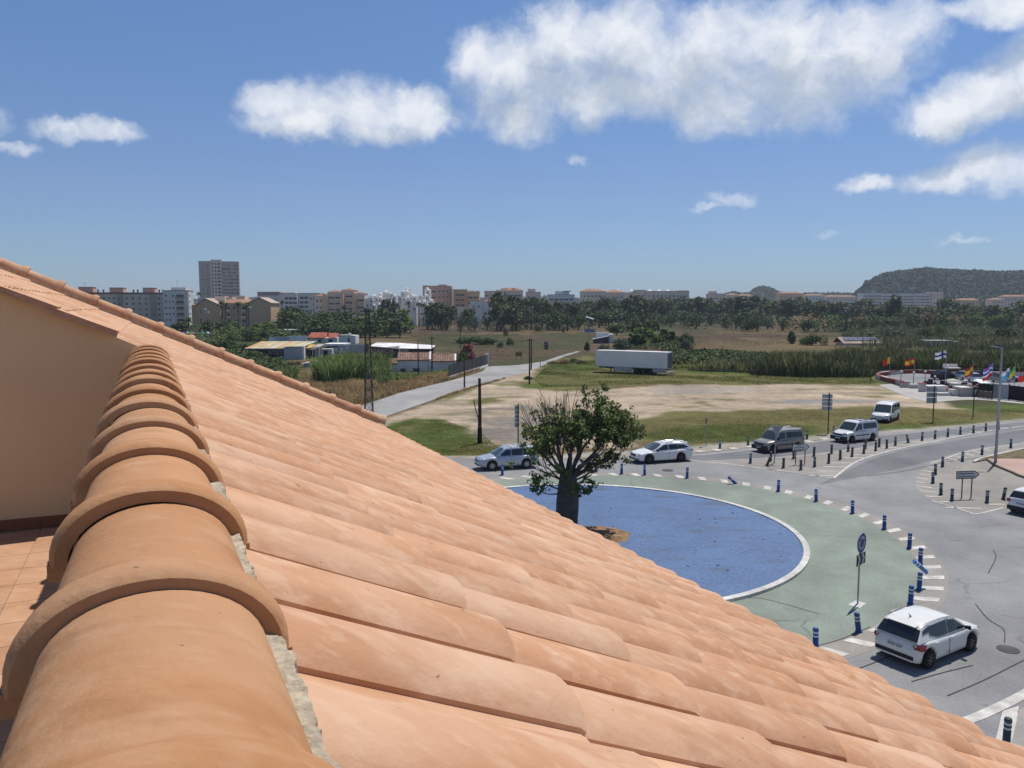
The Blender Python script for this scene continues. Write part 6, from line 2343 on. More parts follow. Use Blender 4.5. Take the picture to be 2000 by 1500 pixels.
village('white stepped terraced housing with small domes, left of the pines', 706, 775, 598, 569, 540, 17, 3, 9)
village('white stepped terraced housing with the tallest cluster of small domes', 772, 835, 596, 562, 560, 17, 8, 11)
village('low white terraced housing in front of the brick red block', 800, 848, 604, 586, 520, 7, 5, 2)
# 8 brick red block
b = Bld('apartment_block', 'brick red apartment block with stacked balconies and an end painted sunlit white', 825, 600, 0)
b.wall(826, 880, 559, 14, F_BRICK, 0, roof='flat')
b.wall(880.3, 883.5, 560, 10, F_WHITE, 1, name='sunlit_wing')  # sun on the block's end put in as white paint
b.box(855, 872, 555.5, 559, 3, 6, F_BRICK, 'roof_hut')
b.box(826, 836, 557, 559, 3, 6, F_SAND, 'roof_hut')
b.balconies(830, 852, 562, 6, 0, rail=F_SAND, out=0.8, cols=2)
b.windows(854, 878, 562, 6, 3, 0, 1.4, 1.4)
# 9 ochre block
b = Bld('apartment_block', 'ochre apartment block with dark recesses, right of the brick red one', 884, 590, 0)
b.wall(885, 912, 566, 14, F_OCHRE, 0, roof='flat')
b.wall(912.3, 936, 570, 14, F_ORANGE, 1.5, roof='flat')
b.balconies(889, 908, 569, 6, 0, rail=F_OCHRE, out=0.9, cols=2)
b.balconies(914, 934, 573, 5, 1.5, rail=F_ORANGE, out=0.9, cols=2)
for k in (917, 922, 930):
 b.box(k, k + 2.5, 567, 570, 4, 1.2, F_OCHRE, 'chimney')
# white house among pines
b = Bld('white_villa', 'white villa with a tiled hip roof among the pines', 917, 540, 0, group='houses at the field edge')
b.wall(918, 942, 588, 10, F_WHITE, 0, roof='flat')
b.wall(942.3, 963, 588, 10, F_WHITE, 1.5, roof='tile')
b.windows(920, 940, 590, 3, 2, 0, 1.2, 1.4)
b.windows(944, 961, 590, 3, 2, 1.5, 2.2, 1.8)
b.wall(893, 917, 599, 6, F_SAND, 2, name='garden_wall')
# 10 ochre-brown block behind pines
b = Bld('apartment_block', 'tan apartment block with a long flat roof behind the round pines', 945, 640, 0)
b.wall(946, 975, 569, 14, F_PINK, 0, roof='flat')
b.wall(975.3, 1021, 567, 14, F_PINK, 2, roof='tile')
b.box(978, 990, 563, 567, 4, 6, F_PINK, 'roof_hut')
b.box(1000, 1006, 563, 567, 4, 4, F_BROWN, 'roof_hut')
b.windows(948, 973, 572, 6, 4, 0, 1.5, 1.4)
b.balconies(978, 1018, 571, 6, 2, rail=F_PINK, out=0.8, cols=3)
b = Bld('apartment_block', 'pale pink apartment block with a stepped top, right of the tan block', 1024, 650, 0)
b.wall(1027, 1056, 571, 12, F_PINK, 0, roof='flat')
b.box(1031, 1046, 564, 571, 3, 7, F_PINK, 'top_storey')
b.windows(1029, 1054, 574, 5, 4, 0, 1.4, 1.4)
# 11 white block with dark terraces
b = Bld('apartment_block', 'white apartment block with dark terraces and a pergola on top', 1070, 640, 0)
b.wall(1070, 1122, 576, 14, F_WHITE, 0, roof='flat')
b.box(1085, 1112, 569, 576, 3, 8, F_WHITE, 'top_storey')
b.box(1100, 1115, 568, 569, 2, 9, M_DARKSTEEL, 'pergola')
b.balconies(1072, 1120, 578, 5, 0, rail=F_WHITE, out=1.0, cols=5)
b.box(1088, 1090, 565.5, 569, 5, 2, F_GREY, 'chimney')
# 12 sandy blocks
b = Bld('apartment_block', 'sand pink apartment block with a tiled edge, left of the long one', 1134, 690, 0)
b.wall(1135, 1183, 569, 14, F_SAND, 0, roof='tile')
b.windows(1138, 1182, 572, 5, 6, 0, 1.5, 1.4)
b.wall(1183.3, 1220, 571, 14, F_SAND, 2, roof='tile')
b.windows(1186, 1218, 574, 5, 4, 2, 1.5, 1.4)
b = Bld('apartment_block', 'long sand coloured apartment row with white pointed roof caps', 1220, 720, 0)
b.wall(1238, 1262, 567, 14, F_SAND, 2, roof='flat')
b.wall(1262.3, 1345, 569, 14, F_SAND, 0, roof='flat')
b.wall(1221, 1237.7, 572, 14, F_SAND, 0, roof='flat')
b.windows(1264, 1343, 572, 5, 10, 0, 1.6, 1.5)
b.windows(1240, 1260, 571, 5, 3, 2, 1.5, 1.4)
b.box(1326, 1345, 567, 569.5, 3, 8, F_PINK, 'roof_hut')
for k in (1208, 1234, 1270, 1288, 1305):
 MB().lathe([(3.0, 0), (2.9, 0.3), (1.3, 1.2), (0, 2.4)], 8, (b.X(k), 5, b.Zp(569.2))).build('roof_cap', F_DOME, b.root)
b = Bld('apartment_block', 'small pale pink block standing alone above the tree belt', 1384, 800, 0)
b.wall(1385, 1412, 574, 14, F_PINK, 0, roof='flat')
b.box(1388, 1401, 568.5, 574, 3, 8, F_PINK, 'top_storey')
b.windows(1387, 1410, 576, 4, 4, 0, 1.6, 1.4)
for i, (x0, x1, t, m, lab) in enumerate(((1420, 1440, 576, F_SAND, 'small sand coloured house at the foot of the far hillock'), (1442, 1470, 577.5, F_GREYW, 'low grey white house at the foot of the far hillock'), (1521, 1566, 573, F_ORANGE, 'long orange house right of the far hillock'), (1572, 1610, 577, F_GREYW, 'long low grey white house right of the orange one'), (1612, 1672, 579.5, F_SAND, 'low pale row of houses near the hill foot'))):
 b = Bld('far_house', lab, x0, 1150, 0, 'far houses on the skyline', 'house')
 b.wall(x0, x1, t, 14, m, 0, roof='tile')
 b.windows(x0 + 1, x1 - 1, t + 1, 4, max(3, int((x1 - x0) / 6)), 0, 2.0, 1.6)
# long flats under the hill
b = Bld('apartment_block', 'long grey white apartment slab with rows of balconies under the hill', 1684, 1150, 3)
b.wall(1684, 1724, 572, 16, F_GREYW, 0, roof='flat')
b.wall(1724.3, 1790, 573, 16, F_GREYW, 4, roof='flat')
b.wall(1790.3, 1822, 573, 16, F_GREYW, 2, roof='flat')
b.wall(1822.3, 1845, 570, 16, F_PINK, 0, roof='flat')
b.balconies(1686, 1722, 574, 7, 0, rail=F_WHITE, out=1.5, cols=4)
b.balconies(1726, 1789, 575, 7, 4, rail=F_WHITE, out=1.5, cols=6)
b.balconies(1792, 1820, 575, 7, 2, rail=F_WHITE, out=1.5, cols=3)
b.windows(1824, 1843, 573, 8, 3, 0, 2.2, 1.8)
for (x0, x1, t, m, lab, D) in ((1872, 1912, 586, F_ORANGE, 'orange house with a tiled roof below the wooded hill', 1050), (1936, 1960, 585, F_SAND, 'sand coloured house at the right foot of the wooded hill', 1050), (1960, 2010, 579, F_PINK, 'pink apartment row cut by the picture edge below the hill', 1080), (1850, 1872, 588, F_GREYW, 'small pale house left of the orange house below the hill', 1060)):
 b = Bld('far_house', lab, x0, D, 0, 'far houses below the hill', 'house')
 b.wall(x0, x1, t, 14, m, 0, roof='tile')
 b.windows(x0 + 1, x1 - 1, t + 1, 4, max(3, int((x1 - x0) / 6)), 0, 2.0, 1.6)

# ------------------------------------------------------------------ yard and sheds in the middle distance, left
W_WHITEW = mat('whitewash', (0.80, 0.795, 0.78), (0.68, 0.675, 0.665), scale=0.7, rough=0.95, big=0.08, bigscale=0.3, detail=7)
W_GREYW = mat('cement_wall', (0.50, 0.50, 0.505), (0.42, 0.425, 0.43), scale=0.7, rough=0.95, big=0.1, bigscale=0.3, detail=7)
W_SIGN = mat('sign_wall_dark', (0.10, 0.085, 0.10), (0.085, 0.065, 0.08), scale=1.0, rough=0.8)
W_MAROON = mat('sign_wall_maroon', (0.085, 0.035, 0.04), (0.07, 0.03, 0.034), scale=1.0, rough=0.8)
W_LETTER = mat('faded_red_letter', (0.80, 0.46, 0.45), (0.7, 0.38, 0.37), scale=2, rough=0.8)
W_LETTERP = mat('faded_pale_letter', (0.55, 0.42, 0.44), (0.45, 0.32, 0.34), scale=2, rough=0.8)
W_TILE = mat('old_cottage_tile', (0.30, 0.185, 0.135), (0.19, 0.12, 0.09), scale=2.5, rough=0.95, big=0.2, rnd=0.22)
W_ORTILE = mat('red_ruin_tile', (0.40, 0.12, 0.075), (0.30, 0.085, 0.055), scale=2.0, rough=0.95, rnd=0.25)
W_CORR = [mat('sheet_orange', (0.50, 0.33, 0.16), (0.42, 0.27, 0.13), scale=0.8, rough=0.8), mat('sheet_green', (0.40, 0.42, 0.26), (0.34, 0.35, 0.22), scale=0.8, rough=0.8), mat('sheet_cream', (0.52, 0.47, 0.35), (0.45, 0.4, 0.3), scale=0.8, rough=0.8), mat('sheet_yellow', (0.55, 0.36, 0.10), (0.48, 0.3, 0.08), scale=0.8, rough=0.8)]
W_WOODB = mat('rough_boards', (0.20, 0.155, 0.10), (0.13, 0.10, 0.07), scale=2, rough=0.95)


def tile_roof(parent, a, b2, c, d, n, m, cols, rows, nm='roof_tile', limit=300):
 """pan-tile strips laid on the slope a-b (eave) to d-c (ridge), one mesh piece per strip, shared"""
 a, b2, c, d = map(Vector, (a, b2, c, d))
 w = (b2 - a).length / cols
 l = (d - a).length / rows
 ex, ey = (b2 - a).normalized(), (d - a).normalized()
 nz = ex.cross(ey)
 me = MB().add([(0, 0, 0.03), (w * 0.25, 0, 0.10), (w * 0.6, 0, 0.10), (w * 0.85, 0, 0.03), (w, 0, 0.0), (0, l * 1.1, 0.0), (w * 0.25, l * 1.1, 0.07), (w * 0.6, l * 1.1, 0.07), (w * 0.85, l * 1.1, 0.0), (w, l * 1.1, -0.02)],
                  [(0, 1, 6, 5), (1, 2, 7, 6), (2, 3, 8, 7), (3, 4, 9, 8)]).mesh(nm, m)
 rot = Matrix((ex, ey, nz)).transposed().to_euler()
 for i in range(cols):
  for j in range(rows):
   link(nm, me, parent, a + ex * w * i + ey * l * j + nz * (0.02 + random.uniform(0, 0.03)), rot)


# shed with orange and green roof sheets
b = Bld('roofed_shed', 'long shed with an orange and green sheet roof and faded red lettering', 478, 181, 0, 'sheds of the yard', 'shed')
z_e, z_b = b.Zp(680.5), b.Zp(669)
xl, xr = b.X(478), b.X(588)
MB().box(b.X(478), b.X(551), 0.0, 12, -0.5, b.Zp(681.5)).build('wall', W_SIGN, b.root)
MB().box(b.X(551.5), b.X(587), 0.0, 12, -0.5, b.Zp(677.5)).build('wall', W_GREYW, b.root)
MB().box(b.X(587.5), b.X(591.5), -0.1, 1.0, -0.5, b.Zp(676)).build('corner_pillar', W_WHITEW, b.root)
MB().box(b.X(499), b.X(550), -0.06, -0.01, b.Zp(695), b.Zp(683.5)).build('sign_board', W_MAROON, b.root)
text_obj('lettering', 'ATICI', 1.35, W_LETTERP, b.root, (b.X(535), -0.07, b.Zp(689)), (math.pi / 2, 0, 0))
n = 16
for i in range(n):
 x0, x1 = xl - 0.3 + (xr - xl + 0.6) * i / n, xl - 0.3 + (xr - xl + 0.6) * (i + 1) / n
 ze = z_e if x1 < b.X(553) else z_e + 0.42 * min(1, (x1 - b.X(553)) / 0.6)
 m = W_CORR[(0, 0, 1, 0, 2, 0, 1, 2, 0, 0, 2, 1, 0, 2, 1, 2)[i]]
 sh = MB()
 for k in range(4):
  a, c = x0 + (x1 - x0) * k / 4, x0 + (x1 - x0) * (k + 1) / 4
  am = (a + c) / 2
  sh.add([(a, -0.35, ze), (am, -0.35, ze + 0.06), (c, -0.35, ze), (a, 12.2, z_b - 0.25), (am, 12.2, z_b - 0.19), (c, 12.2, z_b - 0.25)], [(0, 1, 4, 3), (1, 2, 5, 4)])
 sh.build('roof_sheet', m, b.root)
MB().box(xl - 0.3, b.X(554), -0.4, -0.33, z_e - 0.12, z_e + 0.05).build('gutter', F_DOME, b.root)
# porch and lean-tos right of the shed
b = Bld('lean_to', 'yellow canopied porch with a dark doorway at the end of the shed', 591, 183, 0, 'sheds of the yard', 'shed')
MB().box(b.X(592), b.X(607), 2, 6, -0.5, b.Zp(684)).build('wall', W_WOODB, b.root)
MB().box(b.X(600), b.X(605), 1.93, 1.99, -0.5, b.Zp(687)).build('door', M_BLACK, b.root)
MB().add([(b.X(592), 0.2, b.Zp(680)), (b.X(606), 0.2, b.Zp(679)), (b.X(606), 4, b.Zp(674)), (b.X(594), 4, b.Zp(674)), (b.X(592), 0.2, b.Zp(680) - .1), (b.X(606), 0.2, b.Zp(679) - .1), (b.X(606), 4, b.Zp(674) - .1), (b.X(594), 4, b.Zp(674) - .1)], [(0, 1, 2, 3), (7, 6, 5, 4), (0, 4, 5, 1), (1, 5, 6, 2), (2, 6, 7, 3), (3, 7, 4, 0)]).build('canopy', W_CORR[3], b.root)
MB().add([(b.X(606.3), 0.4, b.Zp(679)), (b.X(621), 0.4, b.Zp(678)), (b.X(621), 6, b.Zp(674)), (b.X(606.3), 6, b.Zp(674)), (b.X(606.3), 0.4, b.Zp(679) - .1), (b.X(621), 0.4, b.Zp(678) - .1), (b.X(621), 6, b.Zp(674) - .1), (b.X(606.3), 6, b.Zp(674) - .1)], [(0, 1, 2, 3), (7, 6, 5, 4), (0, 4, 5, 1), (1, 5, 6, 2), (2, 6, 7, 3), (3, 7, 4, 0)]).build('canopy', M_ROOFG, b.root)
for k in (607, 613, 620):
 MB().box(b.X(k) - .06, b.X(k) + .06, 0.6, 0.72, -0.5, b.Zp(679)).build('post', W_WHITEW, b.root)
MB().box(b.X(608), b.X(640), 3.0, 5.5, -0.5, b.Zp(683)).build('back_wall', W_GREYW, b.root)
MB().box(b.X(624), b.X(632), 2.9, 2.99, -0.5, b.Zp(686)).build('door', M_BLACK, b.root)
b = Bld('cement_hut', 'small grey cement hut with a flat roof beside the reeds', 589, 158, 0, 'sheds of the yard', 'hut')
MB().box(b.X(590), b.X(612), 0, 4, -0.3, b.Zp(709)).build('wall', W_GREYW, b.root)
MB().add([(b.X(584), -0.3, b.Zp(711)), (b.X(613), -0.3, b.Zp(706)), (b.X(613), 4.2, b.Zp(706)), (b.X(584), 4.2, b.Zp(711)), (b.X(584), -0.3, b.Zp(712)), (b.X(613), -0.3, b.Zp(707)), (b.X(613), 4.2, b.Zp(707)), (b.X(584), 4.2, b.Zp(712))], [(0, 1, 2, 3), (7, 6, 5, 4), (0, 4, 5, 1), (1, 5, 6, 2), (2, 6, 7, 3), (3, 7, 4, 0)]).build('roof', W_WHITEW, b.root)
MB().box(b.X(610), b.X(613), -0.1, 0.1, -0.3, b.Zp(700)).build('post', W_WHITEW, b.root)
# white outbuilding and grey walls
b = Bld('outbuilding', 'flat roofed white outbuilding with pale doors behind the reeds', 636, 205, 0, 'sheds of the yard', 'shed')
b.wall(641, 659, 678, 6, W_GREYW, 0)
b.wall(659.3, 672, 675, 6, W_GREYW, -0.4)
MB().box(b.X(632), b.X(673), -0.6, 6.5, b.Zp(675) + .01, b.Zp(671.5)).build('roof', W_WHITEW, b.root)
for (x0, x1) in ((654, 658.5), (663, 669)):
 MB().box(b.X(x0), b.X(x1), -0.6, -0.42, 0.2, b.Zp(679)).build('door', F_DOME, b.root)
MB().box(b.X(633), b.X(640), -0.02, 5, -0.3, b.Zp(678)).build('door', W_MAROON, b.root)
b = Bld('yard_wall', 'grey cement yard wall left of the lattice mast', 672, 205, 0, 'walls of the yard', 'wall')
b.wall(673, 712, 672.5, 0.3, W_GREYW, 0)
MB().box(b.X(675), b.X(679), -0.08, -0.01, b.Zp(687), b.Zp(674.5)).build('door', F_DOME, b.root)
MB().box(b.X(712.3), b.X(719), -0.5, 0.2, -0.3, b.Zp(672)).build('gate', mat('rusty_gate', (0.30, 0.18, 0.06), (0.2, 0.12, 0.05), scale=2), b.root)
b = Bld('lettered_shed', 'long low dark shed with the name GARCIA in faded red letters', 725, 188, 0, 'sheds of the yard', 'shed')
b.wall(724, 777, 677.5, 8, W_SIGN, 0)
b.wall(777.3, 796, 681, 8, W_WHITEW, 1.0)
b.wall(796.3, 840, 682, 8, W_MAROON, 0.4)
MB().add([(b.X(721), -0.5, b.Zp(675.5)), (b.X(778), -0.5, b.Zp(680)), (b.X(842), -0.5, b.Zp(681)), (b.X(842), 9, b.Zp(678)), (b.X(770), 9, b.Zp(673)), (b.X(721), 9, b.Zp(672.5)),
          (b.X(721), -0.5, b.Zp(676.6)), (b.X(778), -0.5, b.Zp(681)), (b.X(842), -0.5, b.Zp(682)), (b.X(842), 9, b.Zp(679)), (b.X(770), 9, b.Zp(674)), (b.X(721), 9, b.Zp(673.5))],
         [(0, 1, 4, 5), (1, 2, 3, 4), (11, 10, 7, 6), (10, 9, 8, 7), (0, 6, 7, 1), (1, 7, 8, 2), (2, 8, 9, 3), (5, 11, 6, 0)]).build('roof', mat('white_sheet_roof', (0.74, 0.73, 0.70), (0.64, 0.63, 0.6), scale=0.7, rough=0.7), b.root)
text_obj('lettering', 'GARCIA', 1.42, W_LETTER, b.root, (b.X(746.5), -0.03, b.Zp(685.2)), (math.pi / 2, 0, 0))
MB().box(b.X(778), b.X(781), -0.5, -0.3, -0.3, b.Zp(682)).build('post', W_WHITEW, b.root)
MB().box(b.X(797), b.X(838), 0.3, 0.39, b.Zp(692), b.Zp(685)).build('sign_board', mat('faded_sign', (0.14, 0.07, 0.075), (0.10, 0.05, 0.055), scale=2), b.root)
# tiled cottage
D0 = 146
b = Bld('tiled_cottage', 'long white cottage with old pan tile roofs beside the lane', 758, D0, 4, 'cottages by the lane', 'cottage')
xs_ = [b.X(v) for v in (774, 838, 886)]
zw, zr = b.Zp(704), b.Zp(704) + 1.0
MB().box(b.X(762), b.X(774) - 0.01, 0.2, 4.6, -0.3, b.Zp(712)).build('wall', W_WHITEW, b.root)
for (x0, x1, dz) in ((xs_[0], xs_[1] - 0.15, 0.1), (xs_[1] + 0.15, xs_[2], -0.15)):
 y1 = 5.0
 zz, zt = zw + dz, zr + dz
 MB().extrude([(x0, 0, -0.3), (x0, 0, zz), (x0, y1 / 2, zt), (x0, y1, zz), (x0, y1, -0.3)], (x1 - x0, 0, 0)).build('wall', W_WHITEW, b.root)
 rf = MB()
 rf.extrude([(x0, -0.3, zz - 0.12), (x0, y1 / 2, zt + 0.03), (x0, y1 + 0.3, zz - 0.12), (x0, y1 + 0.3, zz - 0.06), (x0, y1 / 2, zt + 0.10), (x0, -0.3, zz - 0.06)], (x1 - x0, 0, 0))
 ro = rf.build('roof', W_TILE, b.root)
 ncol = int((x1 - x0) / 0.42)
 tile_roof(ro, (x0, -0.34, zz - 0.06), (x1, -0.34, zz - 0.06), (x1, y1 / 2, zt + 0.10), (x0, y1 / 2, zt + 0.10), 0, W_TILE, ncol, 4)
 rc = MB().tube([(x0, y1 / 2, zt + 0.12), (x1, y1 / 2, zt + 0.12)], 0.13, 8).build('ridge', W_TILE, ro)
MB().extrude([(xs_[1] - 0.14, -0.4, -0.3), (xs_[1] - 0.14, -0.4, zw + 0.25), (xs_[1] - 0.14, 2.5, zr + 0.5), (xs_[1] - 0.14, 5.3, zw + 0.2), (xs_[1] - 0.14, 5.3, -0.3)], (0.28, 0, 0)).build('dividing_wall', W_WHITEW, b.root)
MB().extrude([(xs_[2] + 0.01, -0.1, -0.3), (xs_[2] + 0.01, -0.1, zw), (xs_[2] + 0.01, 2.5, zr + 0.05), (xs_[2] + 0.01, 5.1, zw), (xs_[2] + 0.01, 5.1, -0.3)], (0.3, 0, 0)).build('gable_wall', F_DOME, b.root)
for (x0, x1, t, bt, m) in ((780, 790, 720, 727, M_WIN), (804, 818, 719.5, 728, mat('blue_grey_shutter', (0.16, 0.18, 0.21), scale=2)), (835, 841, 715, 724, W_WOODB)):
 MB().box(b.X(x0), b.X(x1), -0.05, 0.02, b.Zp(bt), b.Zp(t)).build('window', m, b.root)
MB().extrude([(b.X(758), -0.2, b.Zp(710)), (b.X(774), -0.2, b.Zp(703)), (b.X(774), 4.5, b.Zp(703)), (b.X(758), 4.5, b.Zp(710))], (0, 0, 0.12)).build('broken_roof', mat('broken_tiles', (0.42, 0.25, 0.14), (0.26, 0.16, 0.10), scale=3, rough=1, bump=0.06, bscale=5), b.root)
# dark fence and low wall beside the lane
A, B = G(884, 740), G(958, 716)
d = (B - A).normalized()
fr = empty('dark_fence', (A.x, A.y, 0), math.atan2(d.y, d.x))
tag(fr, 'dark screened fence along the lane beyond the cottage', 'fence')
FL = (B - A).length
npan = 9
fp = MB().box(0.03, FL / npan - 0.03, -0.02, 0.02, 0.3, 2.3).mesh('panel', mat('fence_screen', (0.05, 0.055, 0.06), (0.038, 0.042, 0.047), scale=2, rough=0.8, rnd=0.2))
po = MB().box(-0.05, 0.05, -0.06, 0.06, 0, 2.4).mesh('post', M_DARKSTEEL)
for k in range(npan):
 link('panel', fp, fr, (FL / npan * k, 0.6, 0))
 link('post', po, fr, (FL / npan * k, 0.6, 0))
MB().box(-0.3, FL, 0.5, 0.75, 0, 0.42).build('base_wall', W_WHITEW, fr)
A2 = G(951, 715)
tag(MB().box(-0.25, 0.25, -0.25, 0.25, 0, 2.3).box(-0.32, 0.32, -0.32, 0.32, 2.3, 2.45).build('gate_pillar', F_DOME, loc=(A2.x, A2.y + 1, 0)), 'white gate pillar at the end of the dark fence', 'gate pillar', 'gate pillars of the lane')
A2 = G(885, 738)
tag(MB().box(-0.2, 0.2, -0.2, 0.2, 0, 2.0).box(-0.26, 0.26, -0.26, 0.26, 2.0, 2.12).build('gate_pillar', F_DOME, loc=(A2.x - .5, A2.y, 0)), 'white pillar at the corner of the cottage', 'gate pillar', 'gate pillars of the lane')
# ruin with red roof, white cottage, garden walls
b = Bld('ruined_house', 'half ruined house with a broken red tile roof', 600, 268, 0, 'houses of the yard', 'house')
b.wall(602, 657, 660, 8, W_WHITEW, 0)
MB().add([(b.X(599), -0.5, b.Zp(660)), (b.X(636), -0.5, b.Zp(662)), (b.X(632), 5, b.Zp(651)), (b.X(601), 5, b.Zp(650))], [(0, 1, 2, 3)]).build('roof', W_ORTILE, b.root)
MB().add([(b.X(640), -0.5, b.Zp(660.5)), (b.X(659), -0.5, b.Zp(658)), (b.X(655), 5, b.Zp(652)), (b.X(634), 5, b.Zp(651))], [(0, 1, 2, 3)]).build('roof', W_ORTILE, b.root)
rr = b.root
tile_roof(rr, (b.X(599), -0.5, b.Zp(660) + .02), (b.X(632), -0.5, b.Zp(660) + .02), (b.X(632), 5, b.Zp(651)), (b.X(599), 5, b.Zp(651)), 0, W_ORTILE, 9, 3)
b.windows(606, 622, 661, 1, 2, 0, 1.0, 1.3, shut=0, skip=0, fh=3)
MB().box(b.X(620), b.X(626), -0.06, 0, 0.2, b.Zp(663)).build('door', M_BLACK, b.root)
MB().box(b.X(640), b.X(648), -0.06, 0, 0.2, b.Zp(663)).build('door', M_BLACK, b.root)
b = Bld('white_cottage', 'small white cottage with a flat roof and a red door behind the mast', 659, 258, 0, 'houses of the yard', 'house')
b.wall(660, 683, 656, 6, W_WHITEW, 0)
MB().box(b.X(683.3), b.X(692.5), 0.5, 6.5, -0.3, b.Zp(655.5)).build('sunlit_wing', F_DOME, b.root)  # sunlit side of the cottage given its own white paint
MB().box(b.X(658), b.X(684), -0.3, 6.3, b.Zp(656) + .01, b.Zp(654.5)).build('roof', M_ROOFG, b.root)
MB().box(b.X(678), b.X(681.5), -0.05, 0, 0.4, b.Zp(660)).build('door', W_MAROON, b.root)
MB().box(b.X(676), b.X(681), 2, 3, b.Zp(655), b.Zp(651)).build('chimney', W_WHITEW, b.root)
b = Bld('garden_wall', 'pale stepped garden wall above the sheet roofed shed', 523, 232, 0, 'walls of the yard', 'wall')
b.wall(523, 534, 659, 0.3, W_WHITEW, 0)
b.wall(534.2, 563, 657.5, 0.3, W_GREYW, 0)
b.wall(563.2, 597, 656, 0.3, W_WHITEW, 0)
b = Bld('canopy_roof', 'bright white flat canopies half hidden by green trees', 522, 300, 0, 'canopies among the trees', 'canopy')
for (x0, x1, t, y) in ((523, 548, 650, 0), (534, 567, 644.5, 6)):
 MB().box(b.X(x0), b.X(x1), y, y + 5, b.Zp(t + 1.6), b.Zp(t)).build('roof', F_DOME, b.root)
 for xx in (x0 + 1, x1 - 1):
  MB().box(b.X(xx) - .1, b.X(xx) + .1, y + .2, y + .4, 0, b.Zp(t + 1.6)).build('post', W_WHITEW, b.root)
# coloured parasols / stalls seen over the ridge
cols = [(0.06, 0.12, 0.4), (0.65, 0.65, 0.68), (0.05, 0.3, 0.33), (0.35, 0.1, 0.3), (0.6, 0.6, 0.62), (0.08, 0.2, 0.5), (0.05, 0.3, 0.25), (0.65, 0.66, 0.7), (0.12, 0.1, 0.4), (0.5, 0.12, 0.14), (0.06, 0.25, 0.42), (0.62, 0.62, 0.65)]
names = ['dark blue', 'white', 'teal', 'plum', 'pale grey', 'bright blue', 'green', 'pale white', 'violet', 'red', 'sea blue', 'off white']
for i in range(12):
 px = 356 + i * 6.6
 p = AT(px, 600, 300)
 root = empty('parasol', (p.x, 300 + (i % 3), 0))
 tag(root, '%s parasol, %s of the row seen over the roof verge' % (names[i], nth(i)), 'parasol', 'coloured parasols beyond the roof verge')
 MB().lathe([(0.75, 1.95), (0.72, 2.05), (0.4, 2.45), (0, 2.7)], 8).build('canopy', mat('parasol_' + names[i].replace(' ', '_'), cols[i], scale=2), root)
 MB().tube([(0, 0, 0), (0, 0, 2.3)], 0.05, 6).build('pole', M_STEEL, root)
b = Bld('low_shed', 'low pale green roofed shed under the roof verge at the far left', 325, 296, 0, 'sheds of the yard', 'shed')
b.wall(328, 356, 660, 6, W_GREYW, 0)
MB().box(b.X(326), b.X(357), -0.5, 6.5, b.Zp(660) + .01, b.Zp(658)).build('roof', mat('pale_green_roof', (0.45, 0.5, 0.4), scale=1), b.root)
# tall floodlight masts among the trees
for i, (px, pt, pb, D) in enumerate(((400, 606, 650, 330), (406, 612, 652, 330), (488, 602, 640, 345), (691, 619, 650, 330), (535, 628, 650, 320))):
 p = AT(px, pt, D)
 root = empty('floodlight_mast', (p.x, D, 0))
 tag(root, ['pale floodlight mast in front of the ochre gables', 'thinner mast right beside the pale floodlight mast', 'floodlight mast before the right ochre gable', 'green lamp pole behind the red roofed ruin', 'short lamp pole above the white canopies'][i], 'light mast', 'light masts among the trees')
 MB().tube([(0, 0, 0), (0, 0, p.z)], 0.1, 6).build('pole', M_STEEL, root)
 MB().box(-0.5, 0.5, -0.3, 0.2, p.z, p.z + 0.9).build('lamp_head', F_DOME, root)

# ------------------------------------------------------------------ middle distance, right
b = Bld('field_hut', 'white container hut with a dark lean-to behind the trailer', 1158, 262, 0, 'huts in the fields', 'hut')
MB().box(b.X(1167), b.X(1190), 2, 6, -0.3, b.Zp(651)).build('wall', W_WHITEW, b.root)
MB().box(b.X(1190.3), b.X(1200), 1, 6, -0.3, b.Zp(653)).build('sunlit_wing', F_DOME, b.root)  # hut's sunlit side put in as a separate white box
MB().extrude([(b.X(1160), 0, -0.3), (b.X(1190), 0, -0.3), (b.X(1190), 0, b.Zp(657)), (b.X(1160), 0, b.Zp(663))], (0, 1.9, 0)).build('lean_to', W_SIGN, b.root)
MB().extrude([(b.X(1159), -0.2, b.Zp(663)), (b.X(1191), -0.2, b.Zp(656.5)), (b.X(1191), 2.1, b.Zp(656.5)), (b.X(1159), 2.1, b.Zp(663))], (0, 0, 0.15)).build('roof', W_WHITEW, b.root)
MB().box(b.X(1166), b.X(1191), 1.7, 6.3, b.Zp(651) + .01, b.Zp(650)).build('roof', M_ROOFG, b.root)
b = Bld('solar_house', 'low house with a row of solar panels on its tiled roof among the reeds', 1648, 245, 0, 'huts in the fields', 'house')
x0, x1 = b.X(1650), b.X(1728)
MB().box(x0 + 0.5, x1 - 0.5, 0.5, 7, -0.3, b.Zp(671.5)).build('wall', F_SAND, b.root)
ze, zr2 = b.Zp(671), b.Zp(660)
MB().extrude([(x0, 0, ze), (x1, 0, ze), (x1 - 0.8, 4, zr2), (x0 - 0.4, 4, zr2)], (0, 0.1, 0.12)).build('roof', mat('pale_tile_roof', (0.40, 0.31, 0.25), (0.33, 0.25, 0.2), scale=1.5), b.root)
MB().extrude([(x0, 8, ze), (x1, 8, ze), (x1 - 0.8, 4.1, zr2), (x0 - 0.4, 4.1, zr2)][::-1], (0, 0.1, 0.12)).build('roof', W_TILE, b.root)
sp_me = MB().box(0, 1.45, 0, 0.02, 0, 0.06).mesh('tmp', M_WIN)
